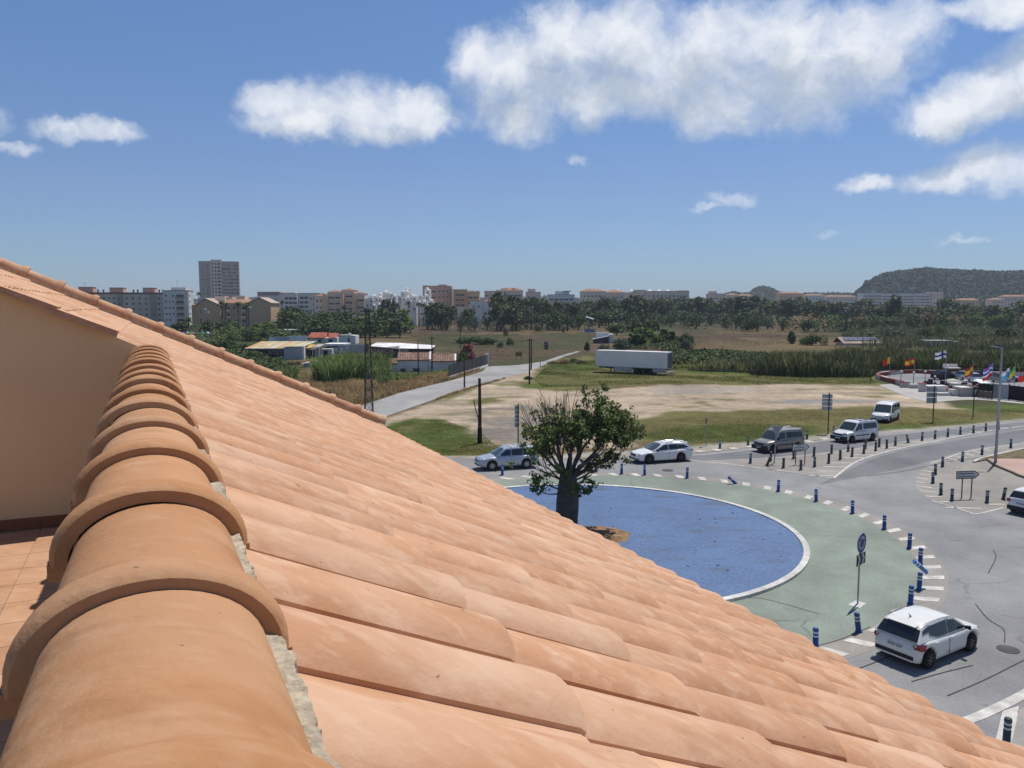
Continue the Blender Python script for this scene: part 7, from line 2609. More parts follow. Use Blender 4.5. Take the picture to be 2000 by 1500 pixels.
for k in range(7):
 pa = MB()
 xa = x0 + 1.1 + 1.5 * k
 f = lambda t: (0 + 4 * t, ze + (zr2 - ze) * t)
 (ya, za), (yb, zb2) = f(0.38), f(0.92)
 pa.extrude([(xa, ya - .1, za + 0.2), (xa + 1.36, ya - .1, za + 0.2), (xa + 1.3, yb - .1, zb2 + 0.2), (xa - 0.03, yb - .1, zb2 + 0.2)], (0, -0.02, 0.06))
 pa.build('solar_panel', mat('solar_blue', (0.11, 0.12, 0.17), (0.09, 0.10, 0.14), scale=2, rough=0.2, spec=0.6), b.root)
b = Bld('grey_hut', 'low grey hut with two dark openings among the reeds', 1816, 240, 0, 'huts in the fields', 'hut')
MB().box(b.X(1818), b.X(1862), 0, 5, -0.3, b.Zp(668)).build('wall', W_GREYW, b.root)
MB().box(b.X(1862.3), b.X(1878), 0.5, 5, -0.3, b.Zp(669)).build('wall', W_GREYW, b.root)
MB().box(b.X(1816), b.X(1864), -0.4, 5.5, b.Zp(668) + .01, b.Zp(665)).build('roof', M_ROOFG, b.root)
MB().box(b.X(1862), b.X(1880), 0.2, 5.5, b.Zp(669) + .01, b.Zp(667)).build('roof', M_ROOFG, b.root)
for k in (1845, 1868):
 MB().box(b.X(k), b.X(k + 8), -0.05, 0, 0.5, b.Zp(670)).build('door', M_BLACK, b.root)  # black panels paint the shade inside the two openings
p = G(1556, 717)
tag(MB().box(-0.28, 0.28, -0.2, 0.2, 0, 1.1).box(-0.34, 0.34, -0.26, 0.26, 1.1, 1.2).box(-0.75, -0.28, -0.1, 0.1, 0.75, 0.95).build('water_box', F_GREYW, loc=(p.x, p.y, 0)), 'small pale meter box standing in front of the reeds', 'meter box')

# ------------------------------------------------------------------ kart track on the right
M_TRACK = road_mat('track_asphalt', (0.25, 0.25, 0.255), (0.20, 0.20, 0.205), 0.1)
M_PADC = road_mat('pale_concrete', (0.43, 0.41, 0.38), (0.36, 0.34, 0.315), 0.2)
sheet('concrete_pad', smooth_line(GP([(1716, 752), (1745, 764), (1770, 774), (1807, 784), (1840, 784), (1909, 781), (2000, 789), (2150, 800)]), 4) + smooth_line(GP([(2150, 760), (1950, 758), (1780, 757), (1740, 750)]), 3), 0.024, M_PADC)
sheet('kart_track', smooth_line(GP([(1716, 738), (1730, 745), (1760, 753), (1830, 757), (2150, 760)]), 4) + smooth_line(GP([(2150, 733), (1912, 732.5), (1825, 730.5), (1790, 728.5), (1748, 731)]), 4), 0.03, M_TRACK)
bar = empty('track_barrier', G(1713, 737))
tag(bar, 'red and white tyre barrier curving round the kart track', 'barrier')
loopb = smooth_line(GP([(2150, 735), (2000, 734.2), (1912, 733.5), (1860, 733), (1825, 731.5), (1790, 729), (1748, 731.5), (1722, 734), (1713, 737), (1716, 740), (1727, 743.5), (1742, 748), (1758, 752), (1776, 755)]), 24)
M_BRED = mat('barrier_red', (0.33, 0.075, 0.065), (0.26, 0.06, 0.05), scale=2, rough=0.7, rnd=0.2)
M_BWHITE = mat('barrier_white', (0.60, 0.56, 0.52), (0.5, 0.46, 0.42), scale=2, rough=0.7, rnd=0.15)
acc, last, seg = 0, Vector(loopb[0]), 0
pts = [last]
for q in loopb[1:]:
 q = Vector(q)
 while (q - last).length > 1.9:
  nx = last + (q - last).normalized() * 1.9
  d = (nx - last).normalized()
  mm = (last + nx) / 2
  o = MB().bar((-0.93, 0, 0.30), (0.93, 0, 0.30), 0.5, h=0.55).bar((-0.93, 0.02, 0.62), (0.93, 0.02, 0.62), 0.42, h=0.10, mi=1).build('barrier_block', [M_BRED if (seg // 2) % 3 else M_BWHITE, M_BWHITE if (seg // 2) % 3 == 1 else M_BRED], bar)
  o.location = (mm.x - bar.location.x, mm.y - bar.location.y, 0.025)
  o.rotation_euler = (0, 0, math.atan2(d.y, d.x))
  last = nx
  seg += 1
M_KB = fac('pale_box', (0.5, 0.49, 0.48))
def kbox(name, label, px0, px1, ptop, pbot, depth, m, cat, top=None, group='boxes and barriers of the kart track'):
 p, q = G(px0, pbot, 0.025), G(px1, pbot, 0.025)
 sc = p.y / F_PX
 h = (pbot - ptop) * sc
 root = empty(name, (p.x, p.y, 0.025))
 tag(root, label, cat, group)
 w = q.x - p.x
 MB().box(0, w, 0, depth, 0, h).build('body', m, root)
 if top:
  MB().box(-0.08, w + 0.08, -0.08, depth + 0.08, h + 0.002, h + 0.12).build('lid', top, root)
 return root, w, h


kbox('plastic_barrier', 'white and red plastic barriers at the near side of the kart track, leftmost', 1761, 1776, 748, 757, 0.6, M_BWHITE, 'barrier', M_BRED)
kbox('plastic_barrier', 'pale plastic barrier second from the track corner', 1779.5, 1793, 752, 758.5, 0.6, M_KB, 'barrier', M_BWHITE)
kbox('plastic_barrier', 'white barrier standing higher beside the direction boards', 1798, 1808, 750, 765, 0.7, M_KB, 'barrier', M_BRED)
r_, w, h = kbox('white_counter', 'long low white counter behind the direction boards', 1812, 1848, 755, 765, 1.2, F_GREYW, 'counter', F_DOME)
r_, w, h = kbox('stone_bench', 'row of low grey blocks on the concrete pad', 1834, 1860, 768, 773, 0.6, W_GREYW, 'bench')
r_, w, h = kbox('white_crate', 'small white crate left of the pinkish box', 1862, 1874, 763, 773.5, 1.4, F_GREYW, 'crate', M_KB)
r_, w, h = kbox('equipment_box', 'pinkish white equipment box on the concrete pad', 1877, 1901, 758, 774.5, 2.0, fac('pinkish_box', (0.47, 0.40, 0.37)), 'box', F_GREYW)
r_, w, h = kbox('dark_container', 'dark blue grey container right of the pinkish box', 1902, 1911, 757, 775, 3.0, mat('dark_blue_grey', (0.06, 0.065, 0.08), scale=2), 'container', M_DARKSTEEL)
r_, w, h = kbox('pale_cabinet', 'tall pale cabinet behind the white crate', 1862, 1875, 750, 762, 1.2, fac('cabinet_grey', (0.40, 0.41, 0.39)), 'cabinet', F_GREYW)
def screen(label, pa, pb, ptop, m, lower=None, npan=3):
 A, B = G(*pa, 0.025), G(*pb, 0.025)
 d = (B - A).normalized()
 root = empty('screen_fence', (A.x, A.y, 0.025), math.atan2(d.y, d.x))
 tag(root, label, 'fence', 'screen fences of the kart track')
 L_ = (B - A).length
 h = (pa[1] - ptop) * A.y / F_PX
 for k in range(npan):
  MB().box(L_ / npan * k + 0.02, L_ / npan * (k + 1) - 0.02, -0.03, 0.03, 0.05 if not lower else 0.95, h).build('panel', m, root)
  if lower:
   MB().box(L_ / npan * k + 0.02, L_ / npan * (k + 1) - 0.02, -0.04, 0.04, 0.05, 0.93).build('lower_panel', lower, root)
 for k in range(npan + 1):
  MB().box(L_ / npan * k - 0.05, L_ / npan * k + 0.05, 0.03, 0.11, 0, h + 0.08).build('post', M_DARKSTEEL, root)
 return root, L_, h


M_NET = mat('black_screen', (0.018, 0.017, 0.02), (0.013, 0.013, 0.015), scale=1.5, rough=0.85)
screen('black screen fence with brown boards along its foot', (1911, 776), (1937, 779.5), 748, M_NET, W_WOODB, 3)
screen('pale grey plain screen panel behind the street lamp', (1938, 778), (1969, 781), 749, fac('pale_screen', (0.42, 0.44, 0.45)), None, 2)
screen('long black screen fence running to the picture edge', (1970, 781), (2080, 796), 752, M_NET, None, 6)
def canopy(label, px0, px1, pt, pb, D, m):
 p = AT(px0, pb, D)
 q = AT(px1, pb, D)
 t = AT((px0 + px1) / 2, pt, D)
 w = q.x - p.x
 root = empty('canopy', (p.x, D, 0.025))
 tag(root, label, 'canopy', 'canopies of the kart track')
 z0, z1 = p.z - .02, t.z - .02
 MB().add([(0, 0, z0), (w, 0, z0), (w, 5, z0), (0, 5, z0), (w * .35, 2.5, z1), (w * 0.6, 2.5, z1)], [(0, 1, 5, 4), (1, 2, 5), (2, 3, 4, 5), (3, 0, 4)]).build('cover', m, root)
 MB().box(0.02, w - 0.02, 0.02, 0.1, z0 - 0.3, z0 - 0.01).build('valance', m, root)
 for x in (0.08, w - 0.08):
  for y in (0.15, 4.9):
   MB().box(x - .04, x + .04, y - .04, y + .04, 0, z0).build('post', M_STEEL, root)
canopy('pale olive tent canopy over the kart pit', 1851, 1880, 739.5, 744, 128, fac('canvas_olive', (0.45, 0.46, 0.35)))
canopy('bright white tent canopy beside the black screen', 1914, 1938, 742, 748.5, 122, F_DOME)
canopy('dull white tent canopy behind the bright one', 1914, 1931, 739.5, 743, 131, fac('canvas_dull', (0.45, 0.44, 0.38)))
def kart(label, px, pb, m, s=1.0):
 p = G(px, pb, 0.025)
 root = empty('go_kart', (p.x, p.y, 0.03), random.uniform(0, 6))
 tag(root, label, 'kart', 'karts on the track')
 MB().box(-0.8, 0.8, -0.55, 0.55, 0.08, 0.22).box(0.45, 0.85, -0.4, 0.4, 0.22, 0.48).build('body', m, root)
 MB().box(-0.45, -0.1, -0.28, 0.28, 0.22, 0.75).build('seat', M_PLASTIC, root)
 for x in (-0.6, 0.6):
  for y in (-0.62, 0.62):
   MB().tube([(x, y - .08, 0.14), (x, y + .08, 0.14)], 0.14, 10).build('wheel', M_TYRE, root)
 MB().tube([(0.1, 0, 0.5), (0.25, 0, 0.62)], [0.16, 0.17], 10).build('steering_wheel', M_PLASTIC, root)
M_KRED = mat('kart_red', (0.38, 0.05, 0.04), scale=3, rough=0.5)
kart('red kart parked nearest the direction boards', 1855, 764, M_KRED)
kart('dark red kart beyond the direction boards', 1843, 753.5, mat('kart_maroon', (0.16, 0.03, 0.04), scale=3))
kart('dark blue kart on the far side of the pit', 1815, 750, mat('kart_blue', (0.05, 0.05, 0.12), scale=3))
kart('black kart next to the pale cabinet', 1881, 757, M_PLASTIC)
kart('red kart behind the dark container', 1906, 755, M_KRED)
# cars parked in the pit, simple but whole
def small_car(label, px, pb, m, ang):
 p = G(px, pb, 0.025)
 root = empty('parked_car', (p.x, p.y, 0.03), ang)
 tag(root, label, 'car', 'cars parked by the kart track')
 MB().extrude([(-2.1, -0.85, 0.25), (2.1, -0.85, 0.25), (2.15, -0.85, 0.6), (1.2, -0.85, 0.85), (-2.0, -0.85, 0.9), (-2.15, -0.85, 0.5)], (0, 1.7, 0)).build('body', m, root)
 MB().add([(-1.9, -0.78, 0.9), (1.1, -0.78, 0.86), (1.1, 0.78, 0.86), (-1.9, 0.78, 0.9), (-1.3, -0.62, 1.38), (0.3, -0.62, 1.38), (0.3, 0.62, 1.38), (-1.3, 0.62, 1.38)], [(0, 1, 5, 4), (1, 2, 6, 5), (2, 3, 7, 6), (3, 0, 4, 7)]).build('window', M_GLASS, root)
 MB().box(-1.32, 0.32, -0.63, 0.63, 1.381, 1.42).build('roof', m, root)
 for x in (-1.3, 1.3):
  for y in (-0.8, 0.8):
   MB().tube([(x, y - .1, 0.3), (x, y + .1, 0.3)], 0.3, 12).build('wheel', M_TYRE, root)
small_car('black car in the kart pit, left of the olive canopy', 1845, 741, M_PLASTIC, 0.3)
small_car('silver car parked beyond the kart pit canopies', 1890, 741.5, SILVER_P, 0.2)
small_car('dark car under the far barrier right of the canopies', 1912, 741, M_PLASTIC, 0.1)
small_car('white car parked near the right end of the kart track', 1898, 745.5, WHITE_P, 1.4)
small_car('grey car behind the blue and green flags', 1962, 746, BEIGE_P, 0.1)
p = G(1864, 731.5)
tag(MB().box(0, 2.6, 0, 1.2, 0.9, 1.1).box(0.05, 0.15, 0.1, 0.2, 0, 0.9).box(2.45, 2.55, 0.1, 0.2, 0, 0.9).box(0, 2.6, 1.1, 1.2, 1.1, 1.7).build('scaffold_bench', F_GREYW, loc=(p.x - 1.5, p.y, 0.1)), 'white stand behind the far track barrier', 'stand')

# flags
def flag_pole(label, px, ptop, pbase, w, h, bands, vertical, dirx=-1, tilt=0.25, cross=None):
 p = G(px, pbase, 0.1)
 sc = p.y / F_PX
 H = (pbase - ptop) * sc
 root = empty('flag', (p.x, p.y, 0.1))
 tag(root, label, 'flag', 'flags round the kart track')
 MB().tube([(0, 0, 0), (0, 0, H + 0.1)], [0.05, 0.03], 6).build('pole', M_STEEL, root)
 MB().lathe([(0.0, -0.05), (0.07, 0.02), (0.0, 0.1)], 6, (0, 0, H + 0.12)).build('finial', F_DOME, root)
 n, m2 = 14, 9
 tot = sum(b[0] for b in bands)

 def pt(u, v):
  x = dirx * u * w * 0.92
  y = 0.16 * math.sin(u * 7 + v * 1.5) * (0.3 + u)
  z = H - v * h - u * tilt * h + 0.10 * h * math.sin(u * 5.5)
  return (x, y, z)
 acc_ = 0
 for (f, m) in bands:
  a, c = acc_ / tot, (acc_ + f) / tot
  acc_ += f
  b = MB()
  nu, nv = (max(2, int(n * (c - a))), m2) if vertical else (n, max(2, int(m2 * (c - a))))
  vs = []
  for i in range(nu + 1):
   for j in range(nv + 1):
    u = a + (c - a) * i / nu if vertical else i / nu
    v = j / nv if vertical else a + (c - a) * j / nv
    vs.append(pt(u, v))
  b.add(vs, [(i * (nv + 1) + j, (i + 1) * (nv + 1) + j, (i + 1) * (nv + 1) + j + 1, i * (nv + 1) + j + 1) for i in range(nu) for j in range(nv)], 0, True)
  b.build('cloth', m, root)
 if cross:
  for (u0, u1, v0, v1, m) in cross:
   for off in (-0.012, 0.012):
    b = MB()
    vs = [(lambda q: (q[0], q[1] + off, q[2]))(pt(u0 + (u1 - u0) * i / n, v0 + (v1 - v0) * j / 3)) for i in range(n + 1) for j in range(4)]
    b.add(vs, [(i * 4 + j, (i + 1) * 4 + j, (i + 1) * 4 + j + 1, i * 4 + j + 1) for i in range(n) for j in range(3)], 0, True)
    b.build('cloth_stripe', m, root)
 return root
K = {k: mat('flag_' + k, c, scale=3, rough=0.8, trans=0.35) for k, c in dict(red=(0.48, 0.03, 0.03), yellow=(0.72, 0.48, 0.04), white=(0.72, 0.72, 0.74), blue=(0.03, 0.06, 0.38), black=(0.03, 0.03, 0.03), sky=(0.10, 0.35, 0.60), green=(0.10, 0.35, 0.10), lime=(0.45, 0.58, 0.10), violet=(0.22, 0.10, 0.42)).items()}
flag_pole('red and yellow flag on the leftmost pole by the track', 1737, 698, 738, 1.25, 1.05, [(1, K['yellow']), (1, K['red'])], True, -1, 0.35)
flag_pole('red and yellow striped flag, second along the track', 1784, 700, 745, 1.5, 1.1, [(1, K['red']), (2, K['yellow']), (1, K['red'])], False, -1, 0.1, [(0.45, 0.62, 0.36, 0.66, K['red'])])
flag_pole('white flag with a blue cross, flying highest', 1846, 685, 742, 1.9, 1.15, [(1, K['white'])], False, -1, 0.2, [(0.0, 1.0, 0.38, 0.62, K['blue']), (0.28, 0.46, 0.0, 1.0, K['blue'])])
flag_pole('red and yellow striped flag drooping near the pit', 1899, 713, 752, 1.2, 1.3, [(1, K['red']), (2, K['yellow']), (1, K['red'])], False, -1, 0.45)
flag_pole('violet, white and red flag bunched near the lamp post', 1937, 711, 756, 1.4, 1.8, [(1, K['violet']), (0.5, K['white']), (0.7, K['blue']), (0.6, K['white']), (1, K['red'])], False, -1, 0.35)
flag_pole('sky blue and white flag just right of the lamp post', 1970, 719, 757, 1.1, 1.3, [(1, K['white']), (2, K['sky'])], False, -1, 0.55)
flag_pole('green and yellow flag next to the sky blue one', 1981, 717, 757, 1.0, 1.6, [(1, K['green']), (1, K['lime']), (0.7, K['yellow']), (0.6, K['blue'])], False, -1, 0.3)
flag_pole('red and white flag at the picture edge', 2008, 731, 762, 1.5, 1.0, [(1, K['white']), (1, K['red'])], True, -1, 0.1)
for i, (px, pt, pb) in enumerate(((1759, 727, 753), (1783.5, 729, 756), (1806, 727, 756), (1825, 737, 757), (1848, 716, 762))):
 p = G(px, pb, 0.025)
 H = (pb - pt) * p.y / F_PX
 root = empty('floodlight_pole', (p.x, p.y, 0.025))
 tag(root, 'thin dark floodlight pole on the track side, %s from the corner' % nth(i), 'light pole', 'floodlight poles of the kart track')
 MB().tube([(0, 0, 0), (0, 0, H)], 0.045, 6).build('pole', M_DARKSTEEL, root)
 MB().lathe([(0.02, 0), (0.16, 0.05), (0.18, 0.16), (0.10, 0.28), (0, 0.32)], 10, (0, 0, H)).build('lamp_head', F_DOME, root)

# ------------------------------------------------------------------ plants
M_BARK = mat('bark', (0.12, 0.095, 0.075), (0.07, 0.056, 0.045), scale=3, rough=0.95)


def leaf_mat(name, c1, c2, up=0.35):
 return mat(name, c1, c2, scale=0.35, rough=0.75, spec=0.2, big=0.25, bigscale=0.16, rnd=0.18, island=0.35, trans=0.22, up=up)


L_DARK = leaf_mat('leaf_dark', (0.078, 0.112, 0.032), (0.050, 0.076, 0.024))
L_PINE = leaf_mat('leaf_pine', (0.070, 0.092, 0.034), (0.046, 0.064, 0.025))
L_EUC = leaf_mat('leaf_grey_green', (0.100, 0.118, 0.048), (0.068, 0.082, 0.036))
L_BRIGHT = leaf_mat('leaf_bright', (0.125, 0.175, 0.040), (0.082, 0.122, 0.030))
L_OLIVE = leaf_mat('leaf_silver', (0.12, 0.14, 0.085), (0.08, 0.095, 0.055))
L_REED = leaf_mat('reed_green', (0.20, 0.28, 0.085), (0.13, 0.19, 0.055), 0.7)
L_REEDD = leaf_mat('reed_dark', (0.135, 0.16, 0.06), (0.09, 0.11, 0.042), 0.75)
L_REEDG = leaf_mat('reed_grey', (0.165, 0.18, 0.085), (0.115, 0.13, 0.06), 0.75)
L_DRY = leaf_mat('grass_dry', (0.34, 0.245, 0.125), (0.22, 0.155, 0.08), 0.9)
L_GRASS = leaf_mat('grass_green', (0.15, 0.185, 0.045), (0.10, 0.13, 0.032), 0.9)
L_RUST = leaf_mat('shrub_rust', (0.20, 0.135, 0.07), (0.14, 0.098, 0.052), 0.75)
L_FIELD = leaf_mat('field_straw', (0.115, 0.085, 0.048), (0.08, 0.06, 0.034), 0.9)
L_HILL = leaf_mat('hill_leaf', (0.042, 0.060, 0.030), (0.028, 0.042, 0.021), 0.3)
L_PINKF = leaf_mat('blossom_pink', (0.38, 0.11, 0.12), (0.26, 0.085, 0.085))


def leaf_quads(pos, out, size, rg, up=0.25, aspect=1.5):
 """one small bent-free leaf clump face per position, facing roughly outwards"""
 n = len(pos)
 nr = out + rg.normal(0, 0.75, (n, 3))
 nr[:, 2] += up
 nr /= np.linalg.norm(nr, axis=1, keepdims=True) + 1e-9
 t = np.cross(nr, rg.normal(0, 1, (n, 3)))
 t /= np.linalg.norm(t, axis=1, keepdims=True) + 1e-9
 b = np.cross(nr, t)
 s = size * rg.uniform(0.55, 1.35, (n, 1))
 a, c = t * s * aspect * 0.5, b * s * 0.5
 v = np.stack([pos - a, pos - c * 0.9 + a * 0.1, pos + a, pos + c * 0.9 - a * 0.1], 1).reshape(-1, 3)
 return v, np.arange(4 * n).reshape(-1, 4)


def blob_points(blobs, n, rg, shell=0.55):
 """points through a union of ellipsoids, thicker near their surface; returns position and outward direction"""
 P, O = [], []
 vol = np.array([b[3] * b[4] * b[5] for b in blobs]) ** (2 / 3)
 cnt = (n * vol / vol.sum()).astype(int) + 1
 for (x, y, z, rx, ry, rz), k in zip(blobs, cnt):
  d = rg.normal(0, 1, (k, 3))
  d /= np.linalg.norm(d, axis=1, keepdims=True)
  r = shell + (1 - shell) * rg.random((k, 1)) ** 0.6
  r *= 1 + 0.16 * np.sin(d[:, :1] * 7 + x) * np.cos(d[:, 1:2] * 6 + d[:, 2:] * 5)
  q = d * r
  keep = q[:, 2] > -0.75
  P.append((q * (rx, ry, rz) + (x, y, z))[keep])
  O.append(d[keep])
 return np.concatenate(P), np.concatenate(O)


def crown_mesh(kind, n, leaf, seed, m):
 rg = np.random.default_rng(seed)
 bl = []
 if kind == 'round':
  bl.append((0, 0, 0.5, 0.32, 0.32, 0.38))
  for i in range(15):
   a, e = rg.uniform(0, 6.28), rg.uniform(-0.9, 1.3)
   r = rg.uniform(0.22, 0.36)
   bl.append((r * math.cos(a) * math.cos(e), r * math.sin(a) * math.cos(e), 0.58 + r * 1.05 * math.sin(e), *(rg.uniform(0.10, 0.20, 1).repeat(2)), rg.uniform(0.09, 0.17)))
 elif kind == 'umbrella':
  for i in range(16):
   a, r = rg.uniform(0, 6.28), rg.uniform(0.05, 0.5)
   bl.append((r * math.cos(a), r * math.sin(a), 0.80 - 0.35 * r * r + rg.uniform(-.06, .06), *(rg.uniform(0.13, 0.22, 1).repeat(2)), rg.uniform(0.08, 0.14)))
 elif kind == 'tall':
  for i in range(17):
   z = rg.uniform(0.14, 0.92)
   w = 0.26 * (1 - abs(z - 0.55) / 0.62) + 0.05
   a, r = rg.uniform(0, 6.28), rg.uniform(0, w)
   bl.append((r * math.cos(a), r * math.sin(a), z, *(rg.uniform(0.09, 0.17, 1).repeat(2)), rg.uniform(0.08, 0.17)))
 elif kind == 'column':
  for i in range(9):
   z = 0.1 + 0.85 * i / 8
   w = 0.13 * (1 - (i / 8) ** 2 * 0.85)
   bl.append((0, 0, z, w, w, 0.12))
 elif kind == 'shrub':
  for i in range(12):
   a, r = rg.uniform(0, 6.28), rg.uniform(0.0, 0.5)
   bl.append((r * math.cos(a), r * math.sin(a), 0.42 + rg.uniform(-.1, .22) - 0.3 * r, *(rg.uniform(0.22, 0.36, 1).repeat(2)), rg.uniform(0.24, 0.42)))
 P, O = blob_points(bl, n, rg)
 P[:, 2] = np.maximum(P[:, 2], 0.02)
 v, f = leaf_quads(P, O, leaf, rg)
 return np_mesh('crown', v, f, m)


def trunk_mesh(seed, top=0.6, r=0.035, lean=0.05):
 rg = random.Random(seed)
 b = MB()
 pts = [(0, 0, 0), (rg.uniform(-lean, lean), rg.uniform(-lean, lean), top * 0.5), (rg.uniform(-lean, lean), rg.uniform(-lean, lean), top)]
 b.tube(pts, [r * 1.3, r, r * 0.55], 7)
 for i in range(5):
  a = rg.uniform(0, 6.28)
  z = rg.uniform(0.3, 0.9) * top
  s = Vector(pts[1])
  b.tube([(pts[1][0], pts[1][1], z), (0.16 * math.cos(a), 0.16 * math.sin(a), z + 0.12), (0.28 * math.cos(a), 0.28 * math.sin(a), z + 0.22)], [r * 0.5, r * 0.35, r * 0.15], 5)
 return b.mesh('trunk', M_BARK)


CROWN = {}
TRUNK = [trunk_mesh(i) for i in range(3)]


def crown(kind, m, v, n=650, leaf=0.075):
 k = (kind, m.name, v, n, leaf)
 if k not in CROWN:
  CROWN[k] = crown_mesh(kind, n, leaf, hash((kind, v)) % 9999 if False else (sum(map(ord, kind)) * 7 + v * 31 + len(m.name)), m)
 return CROWN[k]


TR = random.Random(21)


def tree(name, label, kind, m, px, ptop, D, wpx, group, n=650, leaf=0.075, cat='tree', trunk=True, sink=0.0):
 top = AT(px, ptop, D)
 h = max(top.z, 0.6)
 w = wpx * D / F_PX
 base_w = {'round': 0.86, 'umbrella': 1.25, 'tall': 0.62, 'column': 0.27, 'shrub': 1.45}[kind]
 root = empty(name, (top.x, D, -sink), TR.uniform(0, 6.28))
 tag(root, label, cat, group)
 ky = TR.uniform(0.85, 1.1)
 link('crown', crown(kind, m, TR.randrange(4), n, leaf), root, scale=(w / base_w, w / base_w * ky, h))
 if trunk:
  link('trunk', TRUNK[TR.randrange(3)], root, scale=(min(w, h) * 0.9, min(w, h) * 0.9, h * (1.1 if kind == 'umbrella' else 1)))
 return root


def palm(label, px, ptop, D, group='palm trees'):
 p = AT(px, ptop, D)
 root = empty('palm_tree', (p.x, D, 0), TR.uniform(0, 6))
 tag(root, label, 'palm tree', group)
 if 'palm' not in CROWN:
  rg = random.Random(3)
  b = MB()
  for i in range(34):
   a = 6.283 * i / 34 + rg.uniform(-.1, .1)
   el = rg.uniform(-0.5, 1.2)
   pts = []
   for k in range(6):
    t = k / 5
    r = 1.9 * t * math.cos(el * (1 - 0.4 * t))
    z = 1.9 * t * math.sin(el) - 1.1 * t * t
    pts.append(Vector((r * math.cos(a), r * math.sin(a), z)))
   sd = Vector((-math.sin(a), math.cos(a), 0))
   for k in range(5):
    w0, w1 = 0.30 * (1 - (k / 5) ** 2) + 0.05, 0.30 * (1 - ((k + 1) / 5) ** 2) + 0.05
    dn = Vector((0, 0, -0.16))
    b.add([pts[k], pts[k + 1], pts[k + 1] + sd * w1 + dn, pts[k] + sd * w0 + dn], [(0, 1, 2, 3)])
    b.add([pts[k], pts[k + 1], pts[k + 1] - sd * w1 + dn, pts[k] - sd * w0 + dn], [(3, 2, 1, 0)])
  CROWN['palm'] = b.mesh('crown', L_PINE)
  CROWN['ptrunk'] = MB().tube([(0, 0, 0), (0.01, 0, 0.5), (0, 0, 1)], [0.24, 0.19, 0.22], 8).mesh('trunk', M_BARK)
 h = p.z - 0.8
 link('crown', CROWN['palm'], root, (0, 0, h))
 link('trunk', CROWN['ptrunk'], root, scale=(1, 1, h))


